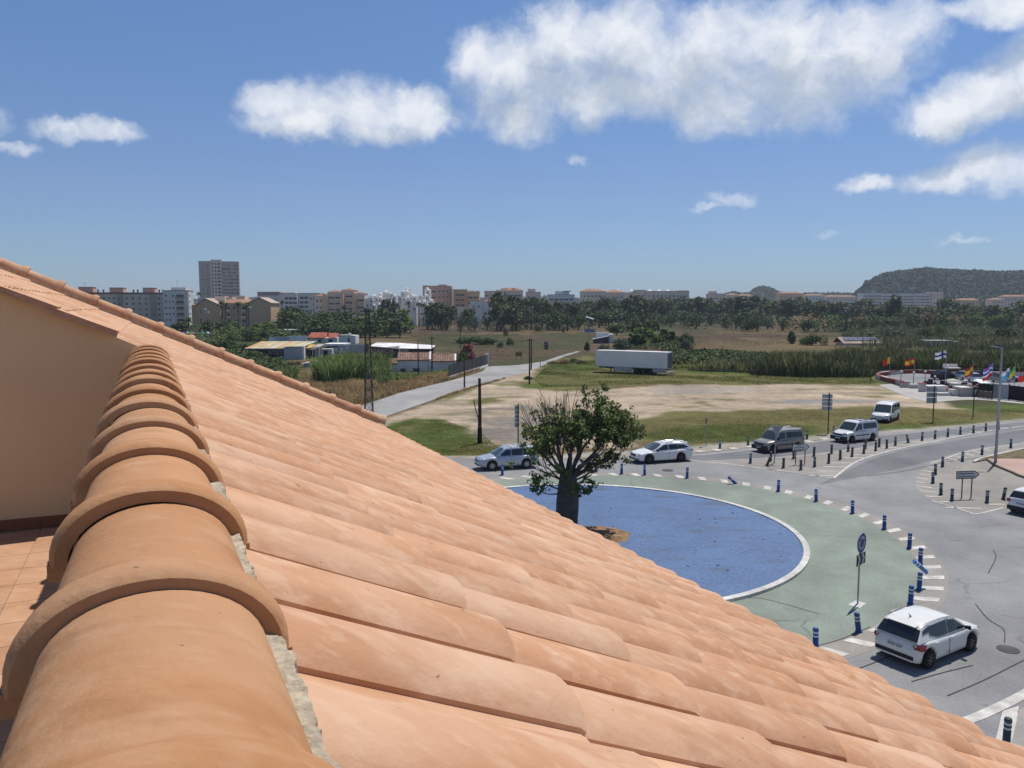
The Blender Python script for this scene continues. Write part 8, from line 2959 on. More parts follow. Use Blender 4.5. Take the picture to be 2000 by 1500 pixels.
# ---- the bottle tree on the roundabout
def build_bottle_tree():
 base = Vector((2.85, 40.9, 0.12))
 root = empty('bottle_tree', base)
 tag(root, 'swollen trunked bottle tree with bare upper twigs on the blue gravel', 'tree')
 m_tr = mat('bottle_bark', (0.115, 0.10, 0.092), (0.065, 0.056, 0.052), scale=2.2, rough=0.9, bump=0.02, bscale=7, detail=9)
 m_tw = mat('bottle_twig', (0.13, 0.11, 0.10), (0.085, 0.072, 0.065), scale=4, rough=0.9)
 n = 28
 prof = [(0.62, 0.0), (0.56, 0.25), (0.555, 0.7), (0.58, 1.2), (0.575, 1.7), (0.53, 2.2), (0.48, 2.6), (0.43, 2.95), (0.40, 3.2)]
 vs, fs = [], []
 for i, (r, z) in enumerate(prof):
  for k in range(n):
   a = 2 * math.pi * k / n
   rr = r * (1 + 0.035 * math.cos(5 * a + 1) + 0.02 * math.cos(9 * a + z) + (0.10 * math.cos(4 * a + .6) * max(0, 1 - z / 0.4)))
   vs.append((rr * math.cos(a) + 0.02 * z, rr * math.sin(a), z))
 for i in range(len(prof) - 1):
  for k in range(n):
   fs.append((i * n + k, i * n + (k + 1) % n, (i + 1) * n + (k + 1) % n, (i + 1) * n + k))
 MB().add(vs, fs, 0, True).build('trunk', m_tr, root)
 rg = random.Random(8)
 tips = []

 def grow(b, p, d, L, r, depth, spread):
  """a limb: curved tube, then forks"""
  pts, rad = [Vector(p)], [r]
  seg = 5
  for i in range(seg):
   d = (d + Vector((rg.uniform(-.16, .16), rg.uniform(-.16, .16), rg.uniform(-.06, .14)))).normalized()
   pts.append(pts[-1] + d * L / seg)
   rad.append(r * (1 - 0.55 * (i + 1) / seg))
  b.tube(pts, rad, 7 if depth > 1 else 5, cap=False)
  if depth == 0:
   tips.append((pts[-1], d, pts[-3]))
   return
  k = 3 if depth > 1 else rg.choice((2, 3, 3))
  for j in range(k):
   i = rg.randint(2, seg) if j else seg
   ax = Vector((rg.uniform(-1, 1), rg.uniform(-1, 1), rg.uniform(-.35, .6))).normalized()
   nd = (d + ax * spread).normalized()
   grow(b, pts[i], nd, L * rg.uniform(0.55, 0.8), rad[i] * 0.72, depth - 1, spread)
 # ring of main limbs: (azimuth deg, elevation deg, length, radius, start height)
 limbs = [(-8, 30, 3.3, 0.13, 3.0), (14, 40, 3.1, 0.12, 3.1), (40, 52, 2.8, 0.11, 3.15), (80, 50, 2.6, 0.11, 3.1), (120, 55, 2.6, 0.11, 3.15), (165, 52, 2.6, 0.10, 3.0), (190, 44, 2.5, 0.10, 3.1), (230, 52, 2.5, 0.11, 3.1), (275, 50, 2.6, 0.11, 3.0), (320, 46, 2.8, 0.12, 3.0), (345, 50, 3.0, 0.12, 3.05),
             (90, 76, 2.7, 0.12, 3.2), (200, 70, 2.7, 0.11, 3.2), (330, 68, 2.9, 0.12, 3.2), (165, 8, 1.5, 0.055, 2.35), (205, -4, 1.5, 0.05, 2.2), (10, 14, 1.9, 0.06, 2.6), (300, 6, 1.5, 0.05, 2.3), (150, 28, 2.0, 0.06, 2.75), (352, 24, 2.3, 0.06, 2.8), (250, 15, 1.6, 0.055, 2.6), (180, 32, 2.2, 0.06, 2.8)]
 for (az, el, L, r, z) in limbs:
  a, e = R(az), R(el)
  d = Vector((math.cos(a) * math.cos(e), math.sin(a) * math.cos(e), math.sin(e)))
  rt = 0.40 if z < 2.7 else 0.24
  b = MB()
  p = Vector((0.06 + rt * math.cos(a) * 0.85, rt * math.sin(a) * 0.85, z - 0.15))
  grow(b, p, d, L * 0.62, r, 3 if L > 2.4 else 2, 0.55)
  b.build('limb', m_tw if z < 2.9 else m_tr, root)
 # bare long twigs at the crown top, leaning left and up
 b = MB()
 for i in range(52):
  a = rg.uniform(0, 6.283)
  rr = rg.uniform(0.0, 1.6)
  p = Vector((rr * math.cos(a) - 0.35, rr * math.sin(a), rg.uniform(4.7, 5.6)))
  d = Vector((rr * math.cos(a) * 0.36 + rg.uniform(-.35, .2), rr * math.sin(a) * 0.3, 1)).normalized()
  pts = [p]
  for k in range(4):
   d = (d + Vector((rg.uniform(-.18, .18), rg.uniform(-.18, .18), 0.05))).normalized()
   pts.append(pts[-1] + d * rg.uniform(0.32, 0.58))
  b.tube(pts, [0.028, 0.022, 0.016, 0.012, 0.007], 5, cap=False)
  for k in (2, 3):
   dd = (d + Vector((rg.uniform(-1, 1), rg.uniform(-1, 1), 0.2))).normalized()
   b.tube([pts[k], pts[k] + dd * 0.45], [0.012, 0.006], 4, cap=False)
 for (p0, p1) in (((-0.5, 0, 4.0), (-2.45, -0.4, 5.85)), ((-0.4, 0.2, 4.4), (-1.9, 0.3, 6.4)), ((-0.3, 0, 4.5), (-1.1, 0.1, 6.9)), ((1.2, 0, 5.0), (2.2, 0.2, 6.6)), ((2.0, 0, 5.2), (3.0, 0, 6.3))):
  p0, p1 = Vector(p0), Vector(p1)
  mid = p0.lerp(p1, 0.5) + Vector((0.1, 0, 0.15))
  b.tube([p0, mid, p1], [0.04, 0.026, 0.008], 5, cap=False)
  b.tube([mid, mid + Vector((-0.1, 0.2, 0.8))], [0.018, 0.006], 4, cap=False)
 b.build('bare_twigs', m_tw, root)
 # foliage: palmate leaf clusters on the fork tips, thicker towards the right and the middle
 m_leaf = leaf_mat('bottle_leaf', (0.165, 0.215, 0.062), (0.095, 0.135, 0.038), 0.4)
 rn = np.random.default_rng(12)
 P, O = [], []
 for (p, d, q) in tips:
  if p.z > 6.1 and p.x < 1.4 and rg.random() < 0.85:
   continue
  dens = 6 if p.x > 0.2 else 4
  if rg.random() < (0.06 if p.x > 0 else 0.25):
   continue
  for k in range(dens):
   c = np.array(p.lerp(q, rg.uniform(-0.2, 0.8))) + rn.normal(0, 0.13, 3)
   m_ = rn.integers(8, 14)
   dd = rn.normal(0, 1, (m_, 3))
   dd[:, 2] *= 0.6
   dd /= np.linalg.norm(dd, axis=1, keepdims=True)
   P.append(c + dd * rn.uniform(0.05, 0.19, (m_, 1)))
   O.append(dd)
 bl = [(0.9, 0.1, 4.9, 1.5, 1.4, 0.85), (2.2, 0, 5.5, 1.1, 0.9, 0.6), (-0.7, 0.1, 5.0, 1.0, 0.9, 0.6), (3.1, 0, 5.9, 0.75, 0.7, 0.4)]
 p2, o2 = blob_points(bl, 2200, rn, 0.2)
 sel = fbm2(p2[:, 0] * 1.9, p2[:, 2] * 2.1 + p2[:, 1], 5, 3) > 0.1
 P.append(p2[sel])
 O.append(o2[sel])
 P, O = np.concatenate(P), np.concatenate(O)
 v, f = leaf_quads(P, O, 0.10, rn, up=0.5, aspect=1.9)
 link('foliage', np_mesh('foliage', v, f, m_leaf), root)


build_bottle_tree()

# ---- tree belts, left to right
def belt(x0, x1, step, tops, D0, D1, wid, kinds, labfmt, group, n=520, leaf=0.085):
 px, i = x0, 0
 while px < x1:
  k, m = TR.choice(kinds)
  t = TR.uniform(*tops)
  D = TR.uniform(D0, D1)
  tree(*(('pine_tree',) if m is L_PINE else ('broadleaf_tree',)), labfmt % nth(i), k, m, px, t, D, TR.uniform(*wid), group, n=n, leaf=leaf)
  px += step * TR.uniform(0.7, 1.3)
  i += 1


K_BR = [('round', L_DARK), ('round', L_EUC), ('tall', L_EUC), ('round', L_PINE)]
belt(1062, 1210, 17, (584, 598), 520, 640, (34, 52), K_BR, 'dark tree right of the white terraced block, %s of its row', 'trees of the far belt')
belt(1165, 1350, 17, (578, 590), 560, 700, (36, 56), K_BR, 'tall belt tree behind the white trailer, %s of its row', 'trees of the far belt')
belt(1340, 1480, 17, (576, 588), 560, 700, (34, 54), [('tall', L_EUC), ('round', L_EUC), ('round', L_DARK)], 'grey green belt tree behind the brown field, %s of its row', 'trees of the far belt')
belt(1470, 1600, 18, (578, 590), 540, 680, (34, 54), K_BR, 'belt tree above the round field bush, %s of its row', 'trees of the far belt')
belt(1590, 1760, 18, (576, 594), 500, 660, (34, 56), K_BR, 'belt tree in front of the long balcony slab, %s of its row', 'trees of the far belt')
belt(1750, 2030, 19, (586, 600), 460, 640, (38, 60), [('round', L_DARK), ('round', L_BRIGHT), ('shrub', L_EUC), ('round', L_EUC)], 'belt tree under the wooded hill, %s of its row', 'trees of the far belt')
belt(1150, 1500, 24, (600, 607), 430, 520, (40, 60), [('shrub', L_DARK), ('shrub', L_EUC), ('round', L_DARK)], 'low bushy tree behind the brown field, %s of its row', 'low trees at the foot of the belt', 420)
belt(1480, 2030, 25, (602, 612), 380, 480, (40, 64), [('shrub', L_DARK), ('shrub', L_BRIGHT), ('shrub', L_EUC), ('shrub', L_RUST)], 'low bushy tree far beyond the solar house, %s of its row', 'low trees at the foot of the belt', 420)
# named trees of the belt
tree('pine_tree', 'broad dark round tree standing out above the belt behind the trailer', 'round', L_DARK, 1238, 576, 540, 62, 'trees of the far belt', 900)
tree('pine_tree', 'very dark leaning tree right of the white block with dark terraces', 'round', L_PINE, 1178, 581, 520, 40, 'trees of the far belt', 800)
tree('broadleaf_tree', 'grey green poplar standing apart in the belt above the brown field', 'tall', L_EUC, 1448, 574, 560, 46, 'trees of the far belt', 800)
tree('broadleaf_tree', 'tall poplar in front of the balcony slab under the hill', 'tall', L_EUC, 1746, 572, 520, 40, 'trees of the far belt', 800)
tree('broadleaf_tree', 'dark round tree in front of the pink wing of the balcony slab', 'round', L_DARK, 1852, 577, 560, 44, 'trees of the far belt', 700)
tree('broadleaf_tree', 'big dark rounded bush at the right of the field', 'shrub', L_DARK, 1906, 596, 430, 62, 'trees of the far belt', 800)
# pines in front of the apartments
for (px, t, w, D, k, m, lab) in ((757, 584, 42, 430, 'round', L_PINE, 'dark round pine in front of the white terraced housing'), (862, 586, 62, 420, 'round', L_PINE, 'broad dark pine in front of the brick red block'), (844, 590, 40, 430, 'round', L_EUC, 'grey green pine leaning on the broad dark pine'),
                                 (914, 600, 30, 430, 'round', L_EUC, 'small grey green tree before the ochre block'), (978, 569, 50, 440, 'round', L_PINE, 'tall pine in front of the tan block'), (1008, 572, 56, 430, 'round', L_PINE, 'tallest pine of the group right of the white villa'), (1000, 590, 70, 400, 'round', L_EUC, 'wide pine crown below the tall pines'),
                                 (1038, 574, 50, 450, 'umbrella', L_PINE, 'umbrella pine right of the white villa'), (970, 590, 44, 410, 'round', L_PINE, 'lower pine right beside the white villa'), (1060, 583, 44, 430, 'round', L_DARK, 'dark pine left of the white block with dark terraces'), (1085, 588, 40, 440, 'round', L_EUC, 'grey pine in front of the white block with dark terraces'), (1118, 588, 40, 450, 'round', L_EUC, 'pale pine at the right end of the white block with dark terraces')):
 tree('pine_tree', lab, k, m, px, t, D, w, 'pines in front of the apartments', 1000, 0.07)
belt(1010, 1130, 20, (596, 606), 390, 420, (36, 50), [('shrub', L_DARK), ('shrub', L_EUC)], 'dark bush under the pines at the field edge, %s from the white villa', 'bushes at the field edge', 450)
belt(835, 1000, 22, (606, 614), 385, 420, (30, 46), [('shrub', L_EUC), ('shrub', L_DARK), ('shrub', L_OLIVE)], 'low bush below the ochre block, %s from the left', 'bushes at the field edge', 380)
# the green mass on the left, in front of the apartments
K_G = [('round', L_DARK), ('round', L_BRIGHT), ('round', L_DARK), ('shrub', L_DARK)]
belt(528, 640, 16, (596, 606), 380, 440, (34, 52), K_G, 'green tree right of the ochre gables, %s from the left', 'trees before the apartments')
belt(560, 800, 17, (602, 614), 330, 385, (40, 60), K_G, 'leafy tree below the sandy terraced block, %s from the left', 'trees before the apartments')
belt(570, 790, 22, (618, 628), 300, 325, (44, 66), [('shrub', L_DARK), ('shrub', L_BRIGHT), ('round', L_DARK)], 'low tree at the front of the green belt, %s from the canopies', 'low trees before the yard', 500)
belt(345, 540, 15, (624, 638), 315, 365, (30, 46), [('round', L_DARK), ('round', L_BRIGHT), ('shrub', L_OLIVE), ('round', L_BRIGHT)], 'garden tree in front of the ochre gables, %s from the left', 'garden trees by the parasols')
belt(430, 560, 20, (634, 644), 270, 292, (44, 62), [('shrub', L_BRIGHT), ('shrub', L_DARK), ('round', L_DARK)], 'bushy tree behind the sheet roofed shed, %s from the left', 'trees behind the shed')
for (px, t, w, D) in ((600, 592, 46, 420), (641, 598, 50, 400), (690, 602, 56, 380), (743, 606, 54, 360), (775, 600, 30, 400)):
 pass
for i, (px, t, D) in enumerate(((388, 570, 520), (432, 588, 360), (440, 590, 362), (465, 589, 358), (485, 590, 356), (481, 594, 350), (368, 619, 330), (506, 640, 320), (551, 586, 480), (672, 596, 420), (797, 588, 470), (818, 590, 470), (826, 592, 465), (715, 600, 420), (722, 602, 415))):
 palm(['tall dark palm left of the tower block', 'palm in front of the flat roofed middle wing, first', 'palm in front of the flat roofed middle wing, second', 'palm in front of the flat roofed middle wing, third', 'palm in front of the flat roofed middle wing, fourth', 'shorter palm at the edge of the right ochre gable',
          'palm at the corner of the white end block', 'short palm behind the sheet roofed shed', 'palm beside the white block with square windows', 'palm before the sandy terraced block', 'left palm before the white terraced housing', 'middle palm before the white terraced housing', 'right palm before the white terraced housing', 'palm left of the dark round pine', 'second palm left of the dark round pine'][i], px, t, D)
# big dark shrubbery next to the roof
for (px, t, w, D, m, lab) in ((405, 659, 70, 200, L_DARK, 'big dark bush just over the roof verge, leftmost'), (440, 658, 72, 196, L_DARK, 'big dark rounded bush left of the sheet roofed shed'), (475, 664, 64, 188, L_DARK, 'dark bush against the end of the sheet roofed shed'), (490, 680, 50, 172, L_DARK, 'lower dark bush in front of the faded lettering'), (520, 695, 44, 166, L_BRIGHT, 'green bush hiding the start of the lettering'),
                              (548, 703, 44, 158, L_DARK, 'dark bush under the grey shed wall'), (512, 704, 56, 157, L_DARK, 'dark low bush in the shade beside the dry grass'), (470, 690, 70, 166, L_PINE, 'very dark bush close to the roof verge'), (375, 668, 50, 215, L_DARK, 'dark bush farther left behind the roof verge'), (573, 702, 36, 165, L_RUST, 'brown bush below the grey shed wall')):
 tree('large_bush', lab, 'shrub', m, px, t, D, w, 'bushes beside the yard', 2200, 0.085, 'bush', sink=0.1)
# bushes by the cottage and trailer
for (px, t, w, D, m, lab, k) in ((905, 679, 30, 158, L_DARK, 'green bush behind the white gable of the cottage', 'shrub'), (922, 682, 26, 160, L_PINKF, 'pink flowering bush by the gate of the cottage', 'shrub'), (912, 672, 30, 164, L_PINKF, 'taller pink flowering bush behind the fence', 'round'), (940, 692, 26, 166, L_OLIVE, 'pale grass clump at the end of the dark fence', 'shrub'),
                                 (900, 690, 24, 153, L_DARK, 'dark bush between the gable and the fence', 'shrub'), (877, 722, 22, 146, L_RUST, 'brown weedy bush at the cottage corner', 'shrub'), (1032, 739, 26, 131, L_DARK, 'dark bush at the foot of the tall lane pole', 'shrub')):
 tree('garden_bush', lab, k, m, px, t, D, w, 'bushes by the lane', 1200, 0.09, 'bush')
for (px, t, w, D, m, lab, k) in ((1216, 654, 42, 212, L_OLIVE, 'round silver olive tree behind the left end of the trailer', 'shrub'), (1180, 669, 32, 200, L_OLIVE, 'small silver bush in front of the container hut', 'shrub'), (1205, 632, 44, 330, L_DARK, 'dark tree behind the container hut', 'round'), (1236, 622, 52, 335, L_DARK, 'tall dark tree left of the bright green bush group', 'round'),
                                 (1262, 638, 56, 250, L_BRIGHT, 'broad bright green tree behind the trailer', 'round'), (1243, 650, 44, 232, L_DARK, 'dark tree in the shadowed middle of the group behind the trailer', 'round'), (1283, 650, 40, 236, L_BRIGHT, 'green bushy tree right of the broad bright one', 'shrub'), (1302, 643, 40, 238, L_DARK, 'dark round tree behind the trailer rear', 'round'),
                                 (1337, 645, 46, 232, L_DARK, 'dark olive tree right of the trailer', 'shrub'), (1338, 658, 30, 214, L_OLIVE, 'silver bush at the foot of the dark olive tree', 'shrub'), (1275, 620, 40, 330, L_EUC, 'grey tree behind the bright group', 'round'), (1147, 668, 12, 220, L_DARK, 'slim dark cypress by the solar pole', 'column'),
                                 (1547, 641, 30, 260, L_DARK, 'round green bush alone in the brown field', 'shrub'), (1592, 649, 52, 248, L_DARK, 'broad green bush right of the round field bush', 'shrub'), (1574, 654, 30, 252, L_BRIGHT, 'small bush between the two round field bushes', 'shrub'), (1466, 612, 44, 390, L_DARK, 'dark bush under the belt above the field', 'shrub'), (1582, 616, 50, 380, L_DARK, 'dark rounded bush at the far edge of the field', 'shrub'),
                                 (997, 657, 20, 250, L_DARK, 'round dark bush alone in the field beyond the lane', 'shrub'), (978, 666, 22, 235, L_EUC, 'grey bush left of the round dark bush beyond the lane', 'shrub'), (930, 654, 70, 258, L_DARK, 'long dark green hedge in the middle of the brown field', 'shrub'), (905, 656, 40, 262, L_BRIGHT, 'left end bush of the long field hedge', 'shrub'), (953, 657, 36, 252, L_DARK, 'right end bush of the long field hedge', 'shrub'),
                                 (988, 635, 14, 330, L_DARK, 'small dark bush far out in the brown field', 'shrub'), (1052, 628, 30, 380, L_EUC, 'grey bush at the far edge of the brown field', 'shrub'), (1100, 632, 10, 360, L_EUC, 'tiny bush right of the grey far bush', 'shrub'), (1835, 620, 30, 300, L_BRIGHT, 'bright green bush above the grey hut', 'shrub'), (1810, 634, 44, 285, L_DARK, 'dark bush left above the grey hut', 'shrub'),
                                 (1895, 640, 60, 275, L_EUC, 'grey green bush right above the grey hut', 'shrub'), (1960, 635, 60, 280, L_DARK, 'dark bush near the right picture edge above the reeds', 'shrub'), (1742, 634, 60, 280, L_OLIVE, 'pale grey reed thicket above the solar house', 'shrub'), (1690, 642, 50, 275, L_OLIVE, 'pale thicket left above the solar house', 'shrub')):
 tree('field_tree' if 'tree' in lab or 'cypress' in lab else 'field_bush', lab, k, m, px, t, D, w, 'bushes and trees in the fields', 1500 if D < 300 else 800, 0.075, 'bush' if 'bush' in lab or 'hedge' in lab or 'thicket' in lab else 'tree', trunk=k in ('round', 'column'))
for i, (px, t, w, D) in enumerate(((1100, 700, 40, 168), (1118, 699, 40, 172), (1137, 702, 34, 168), (1080, 704, 26, 168))):
 tree('field_bush', 'low olive brown bush along the branch lane, %s from the right' % nth(3 - i if i < 3 else 3) if i else 'low olive brown bush along the branch lane, second from the left', 'shrub', (L_RUST, L_DARK, L_EUC, L_RUST)[i], px, t, D, w, 'bushes along the branch lane', 900, 0.09, 'bush', trunk=False)


# ---- reeds and grasses
def blades(name, polys, n, hr, w, m, seed, lean=0.35, clump=0, keep=None):
 """tall bent blades standing over ground outlines given in photo pixels"""
 rg = np.random.default_rng(seed)
 P = []
 polys = [GP(p) for p in polys]
 for poly in polys:
  a = np.array(poly)
  lo, hi = a.min(0), a.max(0)
  area = abs(sum(a[i][0] * a[(i + 1) % len(a)][1] - a[(i + 1) % len(a)][0] * a[i][1] for i in range(len(a)))) / 2
  P.append((poly, lo, hi, area))
 tot = sum(p[3] for p in P)
 X = []
 for poly, lo, hi, area in P:
  want = int(n * area / tot)
  got = np.zeros((0, 2))
  while len(got) < want:
   q = rg.uniform(lo, hi, (want * 3 + 50, 2))
   if clump:
    q = q[fbm2(q[:, 0] / clump, q[:, 1] / clump, seed, 3) > rg.uniform(-0.7, 0.5, len(q))]
   if keep is not None:
    q = q[keep(q[:, 0], q[:, 1])]
   got = np.r_[got, q[inside(poly, q[:, 0], q[:, 1])]]
  X.append(got[:want])
 X = np.concatenate(X)
 k = len(X)
 hh = rg.uniform(*hr, k) * (1 + 0.42 * fbm2(X[:, 0] / 5, X[:, 1] / 5, seed + 1, 3))
 a = rg.uniform(0, 6.283, k)
 dx, dy = np.cos(a), np.sin(a)
 ww = w * rg.uniform(0.6, 1.4, k)
 b = rg.uniform(0, 6.283, k)
 le = hh * lean * rg.uniform(0.2, 1.3, k)
 lx, ly = np.cos(b) * le, np.sin(b) * le
 z0 = np.full(k, -0.05)
 v = np.stack([np.stack([X[:, 0] - dx * ww, X[:, 1] - dy * ww, z0], 1), np.stack([X[:, 0] + dx * ww, X[:, 1] + dy * ww, z0], 1),
                  np.stack([X[:, 0] + dx * ww * .8 + lx * .35, X[:, 1] + dy * ww * .8 + ly * .35, hh * 0.62], 1), np.stack([X[:, 0] - dx * ww * .8 + lx * .35, X[:, 1] - dy * ww * .8 + ly * .35, hh * 0.62], 1),
                  np.stack([X[:, 0] + lx, X[:, 1] + ly, hh * (1 - 0.2 * lean)], 1), np.stack([X[:, 0] + lx * 1.02, X[:, 1] + ly * 1.02, hh * (1 - 0.21 * lean)], 1)], 1).reshape(-1, 3)
 i6 = np.arange(k)[:, None] * 6
 f = np.concatenate([i6 + np.array([0, 1, 2, 3]), i6 + np.array([3, 2, 5, 4])])
 return tag(link(name, np_mesh(name, v, f, m)), kind='stuff')


def thicket(name, polys, n, hr, leaf, m, seed, sc=9.0):
 """a low uneven mass of leaf clumps over ground outlines given in photo pixels"""
 rg = np.random.default_rng(seed)
 Q = []
 polys = [GP(p) for p in polys]
 ar = [abs(sum(a[i][0] * a[(i + 1) % len(a)][1] - a[(i + 1) % len(a)][0] * a[i][1] for i in range(len(a)))) for a in polys]
 for a, k in zip(polys, ar):
  a2 = np.array(a)
  q = rg.uniform(a2.min(0), a2.max(0), (int(n * k / sum(ar) * 3) + 50, 2))
  q = q[inside(a, q[:, 0], q[:, 1])]
  Q.append(q[:int(n * k / sum(ar))])
 q = np.concatenate(Q)
 hgt = hr[0] + (hr[1] - hr[0]) * np.clip(0.5 + 0.7 * fbm2(q[:, 0] / sc, q[:, 1] / sc, seed, 3), 0, 1.2)
 P = np.c_[q, hgt * (1 - rg.random(len(q)) ** 2 * 0.85)]
 O = rg.normal(0, 0.5, (len(q), 3)) + (0, -0.3, 0.8)
 v, f = leaf_quads(P, O, leaf, rg, 0.4, 1.4)
 return tag(link(name, np_mesh(name, v, f, m)), kind='stuff')


thicket('belt_undergrowth', [[(1150, 625), (1500, 624), (1500, 611), (1150, 612)], [(1480, 621), (2200, 618), (2200, 607), (1480, 610)], [(1000, 623), (1160, 625), (1160, 613), (1000, 613)]], 15000, (2.0, 6.5), 2.0, L_DARK, 61, 22)
thicket('belt_scrub', [[(1280, 634), (1480, 632), (1480, 622), (1280, 624)], [(1480, 630), (1620, 626), (2200, 640), (2200, 616), (1480, 620)]], 9000, (0.8, 3.2), 1.4, L_EUC, 62, 16)
thicket('garden_undergrowth', [[(330, 672), (560, 668), (640, 648), (800, 640), (800, 622), (560, 628), (330, 648)]], 9000, (1.2, 4.0), 0.9, L_BRIGHT, 63, 8)
thicket('yard_undergrowth', [[(380, 745), (470, 742), (540, 730), (560, 718), (490, 700), (380, 690)]], 9000, (0.8, 2.2), 0.42, L_DARK, 64, 5)
thicket('field_edge_scrub', [[(750, 634), (1000, 634), (1180, 632), (1180, 622), (1000, 618), (750, 622)]], 5000, (0.8, 3.0), 1.0, L_EUC, 65, 10)
thicket('reed_edge_scrub', [[(1300, 716), (1480, 722), (1500, 712), (1480, 698), (1290, 698)]], 6000, (0.8, 2.6), 0.5, L_DARK, 66, 7)
thicket('trailer_hedge', [[(1200, 682), (1330, 684), (1340, 674), (1200, 672)]], 2500, (0.6, 2.4), 0.5, L_DARK, 67, 5)

# cane by the mast (bright) and the dark reed mass on the right
blades('cane_reeds', [[(614, 746), (640, 753), (690, 747), (722, 742), (757, 748), (758, 728), (740, 718), (700, 716), (630, 722), (612, 735)]], 14000, (2.0, 3.6), 0.05, L_REED, 31, 0.4)
blades('cane_outliers', [[(548, 742), (582, 742), (582, 732), (550, 734)], [(735, 756), (760, 757), (760, 745), (735, 745)]], 700, (1.6, 2.8), 0.04, L_REED, 32, 0.4)
blades('dark_reeds', [[(1470, 733), (1560, 737), (1700, 738), (1720, 728), (1800, 729), (2100, 733), (2300, 720), (2300, 706), (1900, 706), (1700, 707), (1600, 708), (1480, 712), (1440, 718)]], 48000, (1.6, 3.3), 0.07, L_REEDD, 33, 0.3)
blades('scrub_reeds', [[(1310, 716), (1480, 722), (1480, 700), (1400, 696), (1290, 700)], [(1340, 724), (1500, 730), (1480, 716), (1350, 716)]], 11000, (0.7, 1.8), 0.07, L_REEDD, 34, 0.5, 6)
blades('weedy_scrub', [[(1310, 722), (1480, 727), (1480, 712), (1310, 706)]], 6000, (0.4, 1.0), 0.06, L_GRASS, 35, 0.6, 4)
blades('pale_reeds', [[(1690, 682), (1850, 684), (2100, 690), (2300, 690), (2300, 650), (1900, 640), (1720, 645), (1640, 655)]], 40000, (1.2, 2.8), 0.1, L_REEDG, 36, 0.35, 14)
blades('field_reeds', [[(1600, 650), (1700, 650), (2200, 645), (2400, 626), (1900, 622), (1640, 634)]], 22000, (0.8, 1.8), 0.14, L_REEDG, 37, 0.4, 22)
road_gap = GP([(600, 830), (690, 797), (790, 766), (890, 742), (950, 718), (960, 712), (980, 725), (940, 745), (820, 793), (700, 850)])
off_lane = lambda x, y: ~inside(road_gap, x, y)
blades('dry_grass', [[(560, 728), (620, 745), (757, 750), (890, 728), (945, 718), (885, 742), (787, 766), (690, 797), (640, 815), (420, 760), (480, 728)]], 60000, (0.3, 0.85), 0.024, L_DRY, 38, 0.55, 5, off_lane)
blades('green_weeds', [[(500, 725), (600, 730), (600, 742), (540, 748), (480, 735)], [(757, 735), (880, 727), (885, 732), (760, 745)]], 6000, (0.4, 1.0), 0.03, L_REED, 39, 0.5, 3, off_lane)
blades('lane_weeds', [[(732, 821), (820, 793), (907, 763), (985, 741), (990, 737), (907, 760), (820, 789), (735, 815)]], 6000, (0.08, 0.25), 0.02, L_DRY, 40, 0.6, 2, off_lane)
blades('lot_grass', [[(720, 850), (790, 822), (850, 815), (905, 835), (945, 850), (965, 868), (1050, 878), (1060, 890), (850, 890), (780, 893)], [(1255, 852), (1330, 832), (1480, 828), (1600, 832), (1560, 850), (1480, 862), (1330, 868)]], 36000, (0.03, 0.10), 0.012, L_GRASS, 41, 0.6, 2.5)
blades('straw_grass', [[(1260, 826), (1400, 806), (1700, 797), (1860, 800), (2050, 802), (2050, 818), (1830, 832), (1600, 846), (1475, 866), (1340, 872), (1255, 850)], [(880, 866), (960, 866), (1040, 876), (1050, 890), (900, 890)]], 36000, (0.03, 0.12), 0.012, L_DRY, 42, 0.6, 3)
blades('trailer_grass', [[(1080, 704), (1160, 704), (1180, 722), (1320, 728), (1500, 731), (1700, 738), (1712, 750), (1500, 751), (1330, 749), (1060, 757), (1040, 742)]], 36000, (0.06, 0.2), 0.024, L_GRASS, 43, 0.5, 5)
blades('field_grass', [[(960, 700), (1130, 680), (1180, 650), (1140, 628), (760, 632), (800, 660), (880, 690)], [(1340, 690), (1700, 655), (1900, 625), (1300, 638), (1350, 660)]], 50000, (0.1, 0.3), 0.06, L_FIELD, 44, 0.6, 9)
blades('verge_grass', [[(1912, 900), (1990, 882), (2100, 865), (2200, 865), (2200, 895), (1935, 899)]], 9000, (0.1, 0.3), 0.014, L_DRY, 46, 0.6, 1.5)


